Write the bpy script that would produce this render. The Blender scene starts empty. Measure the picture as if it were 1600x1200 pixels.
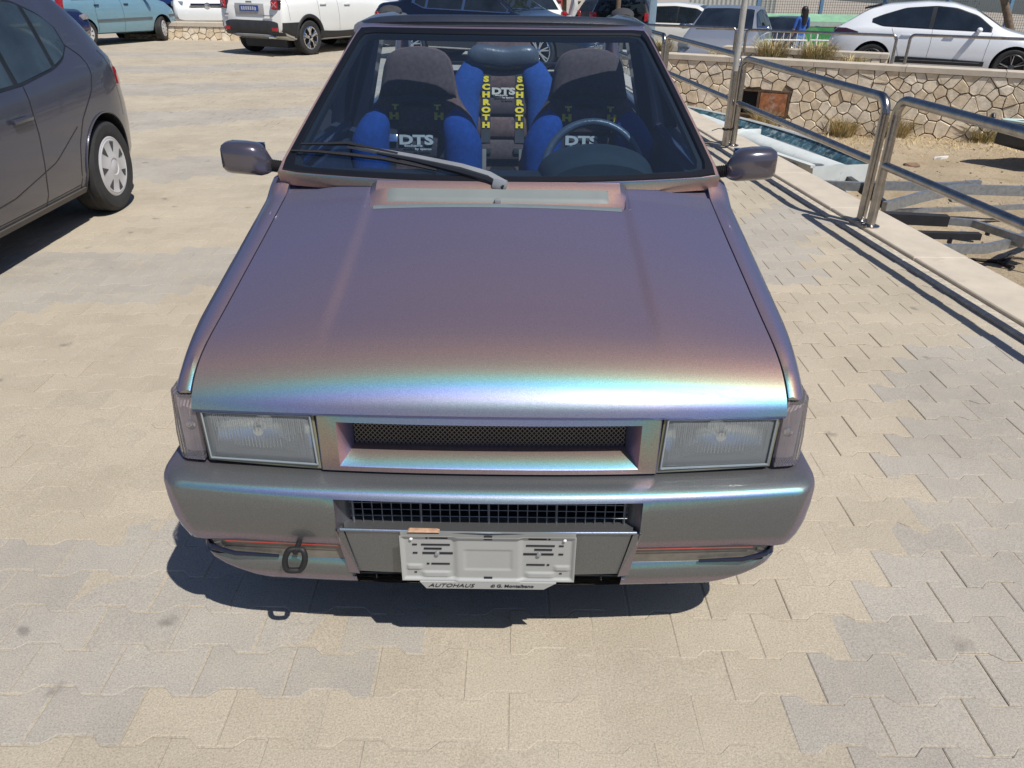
import bpy, bmesh, math, random
import numpy as np
from mathutils import Vector, Matrix

random.seed(7)
S = bpy.context.scene
COL = S.collection
rad = math.radians

# ------------------------------------------------------------------ camera
cam = bpy.data.objects.new('camera', bpy.data.cameras.new('camera'))
COL.objects.link(cam)
cam.matrix_world = Matrix.Translation((0, 0, 1.575)) @ Matrix.Rotation(rad(62), 4, 'X') @ Matrix.Rotation(rad(0.7), 4, 'Z')
cam.data.sensor_width = 36
cam.data.lens = 27.0
cam.data.clip_start = 0.05
cam.data.clip_end = 600
S.camera = cam
# ------------------------------------------------------------------ sky and sun
SUN = Vector((0.38, -0.48, 1.0)).normalized()
W = bpy.data.worlds.new('World')
S.world = W
W.use_nodes = True
nt = W.node_tree
nt.nodes.clear()
sky = nt.nodes.new('ShaderNodeTexSky')
sky.sky_type = 'NISHITA'
sky.sun_disc = False
sky.sun_elevation = math.asin(SUN.z)
sky.sun_rotation = math.atan2(SUN.x, SUN.y)
bg = nt.nodes.new('ShaderNodeBackground')
bg.inputs[1].default_value = 0.06
wo = nt.nodes.new('ShaderNodeOutputWorld')
tintn = nt.nodes.new('ShaderNodeMix')
tintn.data_type = 'RGBA'
tintn.blend_type = 'MULTIPLY'
tintn.inputs[0].default_value = 1.0
tintn.inputs[7].default_value = (0.82, 0.95, 1.22, 1)
nt.links.new(sky.outputs[0], tintn.inputs[6])
nt.links.new(tintn.outputs[2], bg.inputs[0])
nt.links.new(bg.outputs[0], wo.inputs[0])
sl = bpy.data.lights.new('sun', 'SUN')
sl.energy = 4.8
sl.angle = rad(0.5)
sl.color = (1.0, 0.95, 0.87)
so = bpy.data.objects.new('sun', sl)
so.rotation_euler = SUN.to_track_quat('Z', 'Y').to_euler()
so.location = (5, -5, 12)
COL.objects.link(so)
S.view_settings.view_transform = 'Standard'
S.view_settings.look = 'None'
S.view_settings.exposure = 0.0
S.view_settings.gamma = 1.0

# ------------------------------------------------------------------ materials
MATS = {}


def newmat(name):
    m = bpy.data.materials.new(name)
    m.use_nodes = True
    m.node_tree.nodes.clear()
    out = m.node_tree.nodes.new('ShaderNodeOutputMaterial')
    MATS[name] = m
    return m, m.node_tree, out


def N(t, kind, **kw):
    n = t.nodes.new(kind)
    for k, v in kw.items():
        if k.startswith('i_'):
            key = k[2:]
            key = int(key) if key.isdigit() else key.replace('_', ' ')
            n.inputs[key].default_value = v
        else:
            setattr(n, k, v)
    return n


def mixc(t, fac, a, b, mode='MIX'):
    n = t.nodes.new('ShaderNodeMix')
    n.data_type = 'RGBA'
    n.blend_type = mode
    for s, v in ((0, fac), (6, a), (7, b)):
        if isinstance(v, (int, float)):
            n.inputs[s].default_value = v
        elif isinstance(v, (tuple, list)):
            n.inputs[s].default_value = (*v[:3], 1)
        else:
            t.links.new(v, n.inputs[s])
    return n.outputs[2]


def ramp(t, fac, stops):
    n = t.nodes.new('ShaderNodeValToRGB')
    e = n.color_ramp.elements
    while len(e) > 1:
        e.remove(e[-1])
    for i, (p, c) in enumerate(stops):
        if i == 0:
            e[0].position = p
            el = e[0]
        else:
            el = e.new(p)
        el.color = (*c, 1) if len(c) == 3 else c
    t.links.new(fac, n.inputs[0])
    return n.outputs[0]


def mat(name, col, rough=0.6, metal=0.0, var=0.12, scale=8.0, bump=0.0, bscale=60.0, coat=0.0, spec=0.5, dirt=None, coords='Object', emis=None):
    if name in MATS:
        return MATS[name]
    m, t, out = newmat(name)
    p = N(t, 'ShaderNodeBsdfPrincipled')
    p.inputs['Roughness'].default_value = rough
    p.inputs['Metallic'].default_value = metal
    p.inputs['Coat Weight'].default_value = coat
    p.inputs['Coat Roughness'].default_value = 0.04
    p.inputs['Specular IOR Level'].default_value = spec
    tc = N(t, 'ShaderNodeTexCoord')
    no = N(t, 'ShaderNodeTexNoise', i_Scale=scale, i_Detail=5.0, i_Roughness=0.6)
    t.links.new(tc.outputs[coords], no.inputs['Vector'])
    a = tuple(c * (1 - var) for c in col)
    b = tuple(min(1, c * (1 + var)) for c in col)
    c = ramp(t, no.outputs[0], [(0.3, a), (0.7, b)])
    if dirt:
        n2 = N(t, 'ShaderNodeTexNoise', i_Scale=dirt[1], i_Detail=8.0, i_Roughness=0.7)
        t.links.new(tc.outputs[coords], n2.inputs['Vector'])
        f = ramp(t, n2.outputs[0], [(dirt[2], (0, 0, 0)), (dirt[2] + 0.15, (1, 1, 1))])
        c = mixc(t, f, c, dirt[0])
    t.links.new(c, p.inputs['Base Color'])
    if bump > 0:
        nb = N(t, 'ShaderNodeTexNoise', i_Scale=bscale, i_Detail=6.0, i_Roughness=0.65)
        t.links.new(tc.outputs[coords], nb.inputs['Vector'])
        bp = N(t, 'ShaderNodeBump', i_Strength=1.0, i_Distance=bump)
        t.links.new(nb.outputs[0], bp.inputs['Height'])
        t.links.new(bp.outputs[0], p.inputs['Normal'])
    t.links.new(p.outputs[0], out.inputs[0])
    return m


def glass_mat(name, tint, refl=1.0, rough=0.0, ribs=None, haze=0.0, hazecol=(0.5, 0.55, 0.6)):
    m, t, out = newmat(name)
    tr = N(t, 'ShaderNodeBsdfTransparent')
    tr.inputs[0].default_value = (*tint, 1)
    gl = N(t, 'ShaderNodeBsdfGlossy')
    gl.inputs['Roughness'].default_value = rough
    gl.inputs[0].default_value = (refl, refl, refl, 1)
    fr = N(t, 'ShaderNodeFresnel', i_IOR=1.5)
    mx = N(t, 'ShaderNodeMixShader')
    base = tr.outputs[0]
    if haze > 0:
        df = N(t, 'ShaderNodeBsdfDiffuse')
        df.inputs[0].default_value = (*hazecol, 1)
        m2 = N(t, 'ShaderNodeMixShader')
        m2.inputs[0].default_value = haze
        t.links.new(base, m2.inputs[1])
        t.links.new(df.outputs[0], m2.inputs[2])
        base = m2.outputs[0]
    t.links.new(fr.outputs[0], mx.inputs[0])
    t.links.new(base, mx.inputs[1])
    t.links.new(gl.outputs[0], mx.inputs[2])
    if ribs:
        tc = N(t, 'ShaderNodeTexCoord')
        wv = N(t, 'ShaderNodeTexWave', i_Scale=ribs, i_Distortion=0.3)
        t.links.new(tc.outputs['Object'], wv.inputs['Vector'])
        bp = N(t, 'ShaderNodeBump', i_Strength=0.6, i_Distance=0.004)
        t.links.new(wv.outputs[0], bp.inputs['Height'])
        t.links.new(bp.outputs[0], gl.inputs['Normal'])
        t.links.new(bp.outputs[0], fr.inputs['Normal'])
    t.links.new(mx.outputs[0], out.inputs[0])
    return m


def make_chameleon(name='colour_shift_paint', plain=False):
    """colour-shift metallic paint: nested flake lobes of different hue plus a clear coat"""
    m, t, out = newmat(name)
    tc = N(t, 'ShaderNodeTexCoord')
    fl = N(t, 'ShaderNodeTexVoronoi', i_Scale=900.0)
    t.links.new(tc.outputs['Object'], fl.inputs['Vector'])
    ns = N(t, 'ShaderNodeTexNoise', i_Scale=430.0, i_Detail=4.0)
    t.links.new(tc.outputs['Object'], ns.inputs['Vector'])
    bp = N(t, 'ShaderNodeBump', i_Strength=0.22, i_Distance=0.0007)
    t.links.new(fl.outputs['Distance'], bp.inputs['Height'])
    lw = N(t, 'ShaderNodeLayerWeight', i_Blend=0.5)
    # interference pigment: hue against the viewing angle (0 = square on, 1 = grazing)
    stops = [(0.0, (0.34, 0.46, 0.52)), (0.035, (0.38, 0.42, 0.62)), (0.072, (0.28, 0.40, 0.80)), (0.110, (0.17, 0.50, 0.72)), (0.145, (0.25, 0.57, 0.52)), (0.185, (0.43, 0.50, 0.36)),
             (0.24, (0.56, 0.45, 0.32)), (0.31, (0.72, 0.45, 0.35)), (0.385, (0.72, 0.45, 0.42)), (0.46, (0.60, 0.40, 0.50)), (0.56, (0.36, 0.37, 0.68)), (0.70, (0.14, 0.30, 0.64)), (1.0, (0.08, 0.22, 0.45))]
    if plain:   # bumper mouldings: same pigment, thinner coat, so most of the face stays grey
        stops = stops[:5] + [(0.175, (0.30, 0.40, 0.38)), (0.215, (0.24, 0.285, 0.30)), (0.40, (0.24, 0.26, 0.275)), (0.50, (0.44, 0.34, 0.42)), (0.60, (0.40, 0.34, 0.50)), (1.0, (0.10, 0.2, 0.4))]
    hue = ramp(t, lw.outputs['Facing'], stops)
    grain = ramp(t, ns.outputs[0], [(0.30, (0.76, 0.76, 0.76)), (0.5, (1, 1, 1)), (0.72, (1.28, 1.28, 1.28))])
    hue = mixc(t, 1.0, hue, grain, 'MULTIPLY')
    base = N(t, 'ShaderNodeBsdfDiffuse')
    base.inputs['Color'].default_value = (0.126, 0.108, 0.122, 1) if not plain else (0.096, 0.098, 0.100, 1)
    fk = N(t, 'ShaderNodeBsdfGlossy')
    fk.inputs['Roughness'].default_value = 0.46
    t.links.new(hue, fk.inputs['Color'])
    t.links.new(bp.outputs[0], fk.inputs['Normal'])
    mf = N(t, 'ShaderNodeMixShader')
    mf.inputs[0].default_value = 0.52
    t.links.new(base.outputs[0], mf.inputs[1])
    t.links.new(fk.outputs[0], mf.inputs[2])
    cur = mf.outputs[0]
    for rough, colr in ((0.30, (0.0035, 0.0035, 0.0060)), (0.19, (0.0085, 0.0036, 0.0014))):
        g = N(t, 'ShaderNodeBsdfGlossy')
        g.inputs['Roughness'].default_value = rough
        g.inputs[0].default_value = (*colr, 1)
        t.links.new(bp.outputs[0], g.inputs['Normal'])
        ad = N(t, 'ShaderNodeAddShader')
        t.links.new(cur, ad.inputs[0])
        t.links.new(g.outputs[0], ad.inputs[1])
        cur = ad.outputs[0]
    cc = N(t, 'ShaderNodeBsdfGlossy')
    cc.inputs['Roughness'].default_value = 0.07
    fr = N(t, 'ShaderNodeFresnel', i_IOR=1.4)
    mx = N(t, 'ShaderNodeMixShader')
    t.links.new(fr.outputs[0], mx.inputs[0])
    t.links.new(cur, mx.inputs[1])
    t.links.new(cc.outputs[0], mx.inputs[2])
    t.links.new(mx.outputs[0], out.inputs[0])
    return m


PAINT = make_chameleon()
BPAINT = make_chameleon('colour_shift_bumper_paint', True)
BLACK = mat('black_plastic', (0.014, 0.016, 0.021), 0.42, var=0.25)
RUBBER = mat('black_rubber', (0.012, 0.012, 0.014), 0.6, var=0.3, bump=0.001, bscale=90)
TYRE = mat('tyre_rubber', (0.028, 0.028, 0.029), 0.8, var=0.3, bump=0.001, bscale=120, dirt=((0.13, 0.115, 0.09), 9, 0.62))
DARKIN = mat('interior_dark', (0.010, 0.014, 0.024), 0.75, var=0.3)
CHROME = mat('chrome', (0.75, 0.76, 0.78), 0.12, 1.0, var=0.03)
STEEL = mat('stainless_steel', (0.36, 0.34, 0.32), 0.27, 1.0, var=0.22, scale=14, dirt=((0.17, 0.12, 0.08), 22, 0.60), bump=0.0006, bscale=180)
GALV = mat('galvanised_steel', (0.36, 0.385, 0.41), 0.45, 0.75, var=0.22, scale=22, dirt=((0.33, 0.26, 0.18), 10, 0.68))
ALLOY = mat('alloy_silver', (0.62, 0.63, 0.66), 0.3, 0.85, var=0.06)
HUBCAP = mat('hubcap_silver', (0.56, 0.56, 0.57), 0.45, 0.15, var=0.08, dirt=((0.36, 0.33, 0.28), 14, 0.66))
DGLASS = mat('dark_window_glass', (0.014, 0.020, 0.028), 0.03, 0.0, var=0.4, scale=2.0, coat=0.0, spec=0.8)
FABRIC = mat('seat_fabric_dark', (0.075, 0.058, 0.060), 0.95, var=0.25, scale=60, bump=0.002, bscale=420)
FABRIC2 = mat('seat_fabric_brown', (0.125, 0.080, 0.074), 0.95, var=0.3, scale=45, bump=0.002, bscale=420)
BLUE = mat('seat_fabric_blue', (0.008, 0.060, 0.26), 0.9, var=0.2, scale=50, bump=0.002, bscale=420)
WEB = mat('harness_webbing', (0.035, 0.038, 0.046), 0.7, var=0.3, bump=0.001, bscale=300)
YELLOW = mat('yellow_print', (0.92, 0.72, 0.03), 0.7, var=0.1)
CREAM = mat('cream_print', (0.62, 0.60, 0.52), 0.7, var=0.1)
LEATHER = mat('black_leather', (0.075, 0.095, 0.12), 0.3, var=0.2, bump=0.0015, bscale=60)
WHITEP = mat('white_plastic', (0.37, 0.38, 0.37), 0.4, var=0.04, scale=4, dirt=((0.42, 0.40, 0.35), 16, 0.66), bump=0.0004, bscale=30)
SLOT = mat('slot_dark', (0.012, 0.012, 0.015), 0.8)
REDL = mat('red_lens', (0.36, 0.012, 0.018), 0.12, var=0.3, scale=30, coat=0.6)
REDLINE = mat('red_line', (0.38, 0.04, 0.03), 0.5)
ORANGE = mat('orange_tape', (0.45, 0.27, 0.17), 0.7, var=0.3, scale=60)
CLEARL = mat('pale_lens', (0.25, 0.235, 0.24), 0.08, var=0.08, scale=20, coat=0.7)
AMBER = mat('housing_olive', (0.19, 0.19, 0.125), 0.4, var=0.2)
REFLECT = mat('reflector_silver', (0.86, 0.89, 0.90), 0.16, 0.9, var=0.12, scale=12)
LENS = glass_mat('headlight_glass', (0.80, 0.84, 0.86), 0.8, 0.06, ribs=None, haze=0.25, hazecol=(0.62, 0.68, 0.72))
WSG = glass_mat('windscreen_glass', (0.60, 0.73, 0.88), 1.0, 0.0, haze=0.022, hazecol=(0.30, 0.42, 0.60))  # haze tinted blue to paint the sky's reflected veil into the glass
SIDEG = glass_mat('side_glass', (0.83, 0.88, 0.86), 1.0, 0.0)
CORNER = glass_mat('corner_lens', (.80, .76, .78), 0.9, 0.08, ribs=38.0, haze=.16, hazecol=(.62, .57, .59))
FOGG = mat('fog_lens', (0.30, 0.28, 0.24), 0.22, var=0.35, scale=35, coat=0.8, dirt=((0.52, 0.52, 0.5), 40, 0.62))
MIRG = mat('mirror_glass', (0.6, 0.65, 0.7), 0.02, 1.0)
PLATEW = mat('plate_white', (0.62, 0.63, 0.66), 0.45)
PLATEB = mat('plate_blue', (0.03, 0.07, 0.28), 0.45)
PLATET = mat('plate_print', (0.03, 0.03, 0.04), 0.6)


def car_paint(name, col, metal=0.0, rough=0.3, dust=0.0):
    return mat(name, col, rough, metal, var=0.05, scale=3, coat=0.8 if dust < 0.3 else 0.45,
               dirt=((0.17, 0.145, 0.11), 5, 0.62 - dust * 0.1) if dust else None)


# ------------------------------------------------------------------ mesh helpers
class G:
    def __init__(s):
        s.v = []
        s.f = []

    def add(s, vs, fs):
        o = len(s.v)
        s.v += [tuple(v) for v in vs]
        s.f += [tuple(i + o for i in f) for f in fs]
        return s

    def box(s, c, d, rot=None, bev=0.0):
        c = Vector(c)
        hx, hy, hz = d[0] / 2, d[1] / 2, d[2] / 2
        if bev > 0:
            bm = bmesh.new()
            bmesh.ops.create_cube(bm, size=1)
            bmesh.ops.scale(bm, vec=(d[0], d[1], d[2]), verts=bm.verts)
            bmesh.ops.bevel(bm, geom=bm.edges[:], offset=bev, segments=2, profile=0.6, affect='EDGES')
            bm.verts.index_update()
            vs = [v.co.copy() for v in bm.verts]
            fs = [[v.index for v in f.verts] for f in bm.faces]
            bm.free()
        else:
            vs = [Vector((x, y, z)) for x in (-hx, hx) for y in (-hy, hy) for z in (-hz, hz)]
            fs = [(0, 1, 3, 2), (4, 6, 7, 5), (0, 4, 5, 1), (2, 3, 7, 6), (0, 2, 6, 4), (1, 5, 7, 3)]
        if rot is not None:
            vs = [rot @ v for v in vs]
        return s.add([v + c for v in vs], fs)

    def hexa(s, p):
        """8 points: bottom quad 0-3 ccw, top quad 4-7 ccw"""
        return s.add(p, [(3, 2, 1, 0), (4, 5, 6, 7), (0, 1, 5, 4), (1, 2, 6, 5), (2, 3, 7, 6), (3, 0, 4, 7)])

    def tube(s, path, r, n=10, cap=True):
        path = [Vector(p) for p in path]
        rs = r if isinstance(r, (list, tuple)) else [r] * len(path)
        up = None
        rings = []
        for i, p in enumerate(path):
            a = path[max(i - 1, 0)]
            b = path[min(i + 1, len(path) - 1)]
            d = (b - a).normalized()
            if up is None:
                up = Vector((0, 0, 1)) if abs(d.z) < 0.9 else Vector((1, 0, 0))
            x = d.cross(up)
            if x.length < 1e-4:
                x = d.cross(Vector((0, 1, 0)))
            x.normalize()
            y = x.cross(d).normalized()
            up = y
            rings.append([p + (x * math.cos(2 * math.pi * k / n) + y * math.sin(2 * math.pi * k / n)) * rs[i] for k in range(n)])
        o = len(s.v)
        for rg in rings:
            s.v += [tuple(q) for q in rg]
        for i in range(len(path) - 1):
            for k in range(n):
                k2 = (k + 1) % n
                s.f.append((o + i * n + k, o + i * n + k2, o + (i + 1) * n + k2, o + (i + 1) * n + k))
        if cap:
            s.f.append(tuple(o + k for k in reversed(range(n))))
            s.f.append(tuple(o + (len(path) - 1) * n + k for k in range(n)))
        return s

    def lathe(s, prof, n=32, M=None, closed=False):
        """prof list of (r, h): axis +Y"""
        vs = []
        for r, h in prof:
            for k in range(n):
                a = 2 * math.pi * k / n
                vs.append(Vector((r * math.cos(a), h, r * math.sin(a))))
        fs = []
        m = len(prof)
        for i in range(m if closed else m - 1):
            j = (i + 1) % m
            for k in range(n):
                k2 = (k + 1) % n
                fs.append((i * n + k, i * n + k2, j * n + k2, j * n + k))
        if M is not None:
            vs = [M @ v for v in vs]
        return s.add(vs, fs)

    def grid(s, fn, nu, nv, flip=False, wrap=False):
        o = len(s.v)
        for i in range(nu + 1):
            for j in range(nv + 1):
                s.v.append(tuple(fn(i / nu, j / nv)))
        for i in range(nu):
            for j in range(nv):
                a = o + i * (nv + 1) + j
                q = (a, a + nv + 1, a + nv + 2, a + 1)
                s.f.append(tuple(reversed(q)) if flip else q)
        return s

    def rings(s, rings, cap=True):
        n = len(rings[0])
        o = len(s.v)
        for r in rings:
            s.v += [tuple(p) for p in r]
        for i in range(len(rings) - 1):
            for k in range(n):
                k2 = (k + 1) % n
                s.f.append((o + i * n + k, o + i * n + k2, o + (i + 1) * n + k2, o + (i + 1) * n + k))
        if cap:
            s.f.append(tuple(o + k for k in reversed(range(n))))
            s.f.append(tuple(o + (len(rings) - 1) * n + k for k in range(n)))
        return s

    def prism(s, poly, f0, f1):
        """poly 2d list, f0/f1 map (a,b)->3d"""
        n = len(poly)
        o = len(s.v)
        s.v += [tuple(f0(*p)) for p in poly] + [tuple(f1(*p)) for p in poly]
        s.f.append(tuple(o + k for k in reversed(range(n))))
        s.f.append(tuple(o + n + k for k in range(n)))
        for k in range(n):
            k2 = (k + 1) % n
            s.f.append((o + k, o + k2, o + n + k2, o + n + k))
        return s

    def mesh(s, name, smooth=35):
        me = bpy.data.meshes.new(name)
        me.from_pydata(s.v, [], s.f)
        bm = bmesh.new()
        bm.from_mesh(me)
        bmesh.ops.recalc_face_normals(bm, faces=bm.faces)
        bm.to_mesh(me)
        bm.free()
        if smooth:
            me.shade_smooth()
            me.set_sharp_from_angle(angle=rad(smooth))
        return me


def props(o, label=None, cat=None, group=None, kind=None):
    if label:
        o['label'] = label
    if cat:
        o['category'] = cat
    if group:
        o['group'] = group
    if kind:
        o['kind'] = kind
    return o


def link(name, me, m=None, parent=None, loc=None):
    o = bpy.data.objects.new(name, me)
    COL.objects.link(o)
    if m is not None and me is not None and len(me.materials) == 0:
        me.materials.append(m)
    if parent is not None:
        o.parent = parent
    if loc is not None:
        o.location = loc
    return o


def obj(name, g, m, parent=None, smooth=35, off=None):
    if off is not None:
        g.v = [(v[0] - off[0], v[1] - off[1], v[2] - off[2]) for v in g.v]
    return link(name, g.mesh(name, smooth), m, parent)


def empty(name, loc, rz=0.0, **kw):
    o = bpy.data.objects.new(name, None)
    o.empty_display_size = 0.2
    COL.objects.link(o)
    o.location = loc
    o.rotation_euler = (0, 0, rz)
    props(o, **kw)
    return o


def copy_tree(o, parent=None):
    c = o.copy()
    COL.objects.link(c)
    if parent is not None:
        c.parent = parent
    for ch in list(o.children):
        copy_tree(ch, c)
    return c


def bake(o):
    """apply the modifiers of o into its mesh"""
    bpy.context.view_layer.update()
    dg = bpy.context.evaluated_depsgraph_get()
    me = bpy.data.meshes.new_from_object(o.evaluated_get(dg))
    o.modifiers.clear()
    o.data = me
    return o


def cut(o, cutters):
    """boolean difference with temporary meshes (G objects in o's space)"""
    tmp = []
    for g in cutters:
        me = g.mesh('cutter', 0)
        bm_ = bmesh.new()
        bm_.from_mesh(me)
        bmesh.ops.remove_doubles(bm_, verts=bm_.verts, dist=1e-5)
        bmesh.ops.recalc_face_normals(bm_, faces=bm_.faces)
        bm_.to_mesh(me)
        bm_.free()
        me.materials.append(BLACK)
        c = bpy.data.objects.new('cutter', me)
        COL.objects.link(c)
        c.matrix_world = o.matrix_world
        if o.parent:
            c.parent = o.parent
        tmp.append(c)
        md = o.modifiers.new('cut', 'BOOLEAN')
        md.operation = 'DIFFERENCE'
        md.solver = 'EXACT'
        md.object = c
        md.material_mode = 'TRANSFER'
    bake(o)
    o.data.shade_smooth()
    o.data.set_sharp_from_angle(angle=rad(35))
    for c in tmp:
        bpy.data.objects.remove(c)
    return o


def text_mesh(name, body, size, m, parent, M, extrude=0.001, shear=0.0, bold=0.0, sx=1.0, spacing=1.0):
    cu = bpy.data.curves.new(name, 'FONT')
    cu.body = body
    cu.size = size
    cu.extrude = extrude
    cu.shear = shear
    cu.offset = bold
    cu.space_character = spacing
    cu.align_x = 'CENTER'
    cu.align_y = 'CENTER'
    cu.resolution_u = 3
    t = bpy.data.objects.new(name, cu)
    COL.objects.link(t)
    bpy.context.view_layer.update()
    dg = bpy.context.evaluated_depsgraph_get()
    me = bpy.data.meshes.new_from_object(t.evaluated_get(dg))
    bpy.data.objects.remove(t)
    me.transform(M @ Matrix.Diagonal((sx, 1, 1, 1)))
    me.materials.clear()
    me.materials.append(m)
    return link(name, me, None, parent)


def smoothstep(a, b, x):
    t = min(1, max(0, (x - a) / (b - a)))
    return t * t * (3 - 2 * t)


def lerp(a, b, t):
    return a + (b - a) * t


# ------------------------------------------------------------------ ground lines
def xk(y):          # inner edge of the kerb beside the paving
    return 2.43 - 0.0875 * (y - 4.7)


def wy(x):          # back edge line of the long stone wall
    return 17.37 - (x - 3.38) * 0.5036


WD = Vector((0.8931, -0.4498, 0))      # along the wall
WN = Vector((-0.4498, -0.8931, 0))     # towards the camera


def band(x, y):
    """wavy two-tone pattern of the paving: 1 beige, 0 grey"""
    if x > 0:
        p = x - 0.53 * y
    else:
        p = 0.10 * x - 0.53 * y
    p += 0.16 * math.sin(x * 1.1 + y * 0.35) + 0.10 * math.sin(y * 2.3 + x * 0.6)
    q = (p - 0.25) / 1.55
    fr = q - math.floor(q)
    return 1.0 if fr > 0.36 else 0.0


# paving materials -------------------------------------------------
def paving_mat(name, src):
    m, t, out = newmat(name)
    p = N(t, 'ShaderNodeBsdfPrincipled')
    p.inputs['Roughness'].default_value = 0.88
    p.inputs['Specular IOR Level'].default_value = 0.25
    geo = N(t, 'ShaderNodeNewGeometry')
    if src == 'obj':
        oi = N(t, 'ShaderNodeObjectInfo')
        c = oi.outputs['Color']
    elif src == 'attr':
        at = N(t, 'ShaderNodeAttribute', attribute_name='tint')
        c = at.outputs['Color']
    else:
        rg = N(t, 'ShaderNodeRGB')
        rg.outputs[0].default_value = (*src, 1)
        c = rg.outputs[0]
    n1 = N(t, 'ShaderNodeTexNoise', i_Scale=1.3, i_Detail=6.0, i_Roughness=0.65)
    t.links.new(geo.outputs['Position'], n1.inputs['Vector'])
    c = mixc(t, 1.0, c, ramp(t, n1.outputs[0], [(0.3, (0.86, 0.85, 0.84)), (0.7, (1.08, 1.08, 1.07))]), 'MULTIPLY')
    # wind-blown dust that evens the two tones out
    n2 = N(t, 'ShaderNodeTexNoise', i_Scale=4.5, i_Detail=8.0, i_Roughness=0.7)
    t.links.new(geo.outputs['Position'], n2.inputs['Vector'])
    c = mixc(t, ramp(t, n2.outputs[0], [(0.46, (0, 0, 0)), (0.78, (0.55, 0.55, 0.55))]), c, (0.46, 0.405, 0.325))
    # fine aggregate
    n3 = N(t, 'ShaderNodeTexNoise', i_Scale=210.0, i_Detail=4.0, i_Roughness=0.7)
    t.links.new(geo.outputs['Position'], n3.inputs['Vector'])
    c = mixc(t, 1.0, c, ramp(t, n3.outputs[0], [(0.32, (0.72, 0.71, 0.70)), (0.5, (1, 1, 1)), (0.70, (1.24, 1.24, 1.23))]), 'MULTIPLY')
    # scuffs and dark stains
    v1 = N(t, 'ShaderNodeTexVoronoi', i_Scale=3.4)
    nw = N(t, 'ShaderNodeTexNoise', i_Scale=11.0, i_Detail=4.0)
    t.links.new(geo.outputs['Position'], nw.inputs['Vector'])
    vm = N(t, 'ShaderNodeVectorMath', operation='MULTIPLY_ADD')
    vm.inputs[1].default_value = (0.10, 0.10, 0.10)
    t.links.new(nw.outputs['Color'], vm.inputs[0])
    t.links.new(geo.outputs['Position'], vm.inputs[2])
    t.links.new(vm.outputs[0], v1.inputs['Vector'])
    c = mixc(t, ramp(t, v1.outputs['Distance'], [(0.04, (0.62, 0.62, 0.62)), (0.11, (0, 0, 0))]), c, (0.16, 0.145, 0.135))
    v2 = N(t, 'ShaderNodeTexVoronoi', i_Scale=0.8)
    t.links.new(vm.outputs[0], v2.inputs['Vector'])
    c = mixc(t, ramp(t, v2.outputs['Distance'], [(0.02, (0.30, 0.30, 0.30)), (0.16, (0, 0, 0))]), c, (0.22, 0.20, 0.18))
    t.links.new(c, p.inputs['Base Color'])
    nb = N(t, 'ShaderNodeTexNoise', i_Scale=150.0, i_Detail=6.0, i_Roughness=0.7)
    t.links.new(geo.outputs['Position'], nb.inputs['Vector'])
    b1 = N(t, 'ShaderNodeBump', i_Strength=0.8, i_Distance=0.0022)
    t.links.new(nb.outputs[0], b1.inputs['Height'])
    b2 = N(t, 'ShaderNodeBump', i_Strength=0.6, i_Distance=0.008)
    t.links.new(n2.outputs[0], b2.inputs['Height'])
    t.links.new(b1.outputs[0], b2.inputs['Normal'])
    t.links.new(b2.outputs[0], p.inputs['Normal'])
    t.links.new(p.outputs[0], out.inputs[0])
    return m


PAVO = paving_mat('paver_concrete', 'obj')
PAVA = paving_mat('paver_concrete_far', 'attr')
PAVS = paving_mat('joint_sand', (0.425, 0.375, 0.300))

# ------------------------------------------------------------------ ground sheets
g = G()
ys = [-25, 0, 6, 12, 18.31]
# main flat car park: left of the kerb line, then everything left of x = 1.5 further on
pts_r = [(xk(y), y) for y in ys]
pl = [(-160, -25)] + [(pts_r[0][0], -25)]
o = len(g.v)
zj = -0.0075
for (x, y) in pts_r:
    g.v += [(-160, y, zj), (x, y, zj)]
for i in range(len(pts_r) - 1):
    g.f.append((2 * i, 2 * i + 1, 2 * i + 3, 2 * i + 2))
k = len(g.v)
g.v += [(-160, 18.31, zj), (-3.6, 18.31, zj), (-160, 260, zj), (-3.6, 260, zj)]
g.f.append((k, k + 1, k + 3, k + 2))
def slope_z(x, y):
    return -.040 * min(30, max(0, y - 18.6)) * smoothstep(-3.6, -.6, x)
g.grid(lambda u, v: (lerp(-3.6, xk(18.31), u), 18.31 + 241.7 * v ** 2.5, zj + slope_z(lerp(-3.6, xk(18.31), u), 18.31 + 241.7 * v ** 2.5)), 14, 40)
pave = obj('pavement', g, PAVS, smooth=0)
props(pave, kind='structure')

# paving blocks (double-T shape)
BL, BW, BA = 0.2245, 0.1395, 0.0125


def block_outline(gap=0.0022):
    L2, a = BL / 2 - gap, BA
    h = BW / 2 - gap
    top = [(L2, h + a), (L2 * 0.60, h + a), (L2 * 0.36, h - a), (-L2 * 0.36, h - a), (-L2 * 0.60, h + a), (-L2, h + a)]
    bot = [(-L2, -h - a), (-L2 * 0.60, -h - a), (-L2 * 0.36, -h + a), (L2 * 0.36, -h + a), (L2 * 0.60, -h - a), (L2, -h - a)]
    return top + bot


def inset_poly(poly, d):
    n = len(poly)
    out = []
    for i in range(n):
        p0, p1, p2 = Vector(poly[i - 1]), Vector(poly[i]), Vector(poly[(i + 1) % n])
        e1 = (p1 - p0).normalized()
        e2 = (p2 - p1).normalized()
        n1 = Vector((-e1.y, e1.x))
        n2 = Vector((-e2.y, e2.x))
        b = (n1 + n2)
        b = b / max(0.35, b.length_squared) * 2
        out.append(tuple(p1 + b * d))
    return out


OUTL = block_outline()
INL = inset_poly(OUTL, 0.0028)
NB = len(OUTL)


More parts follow.
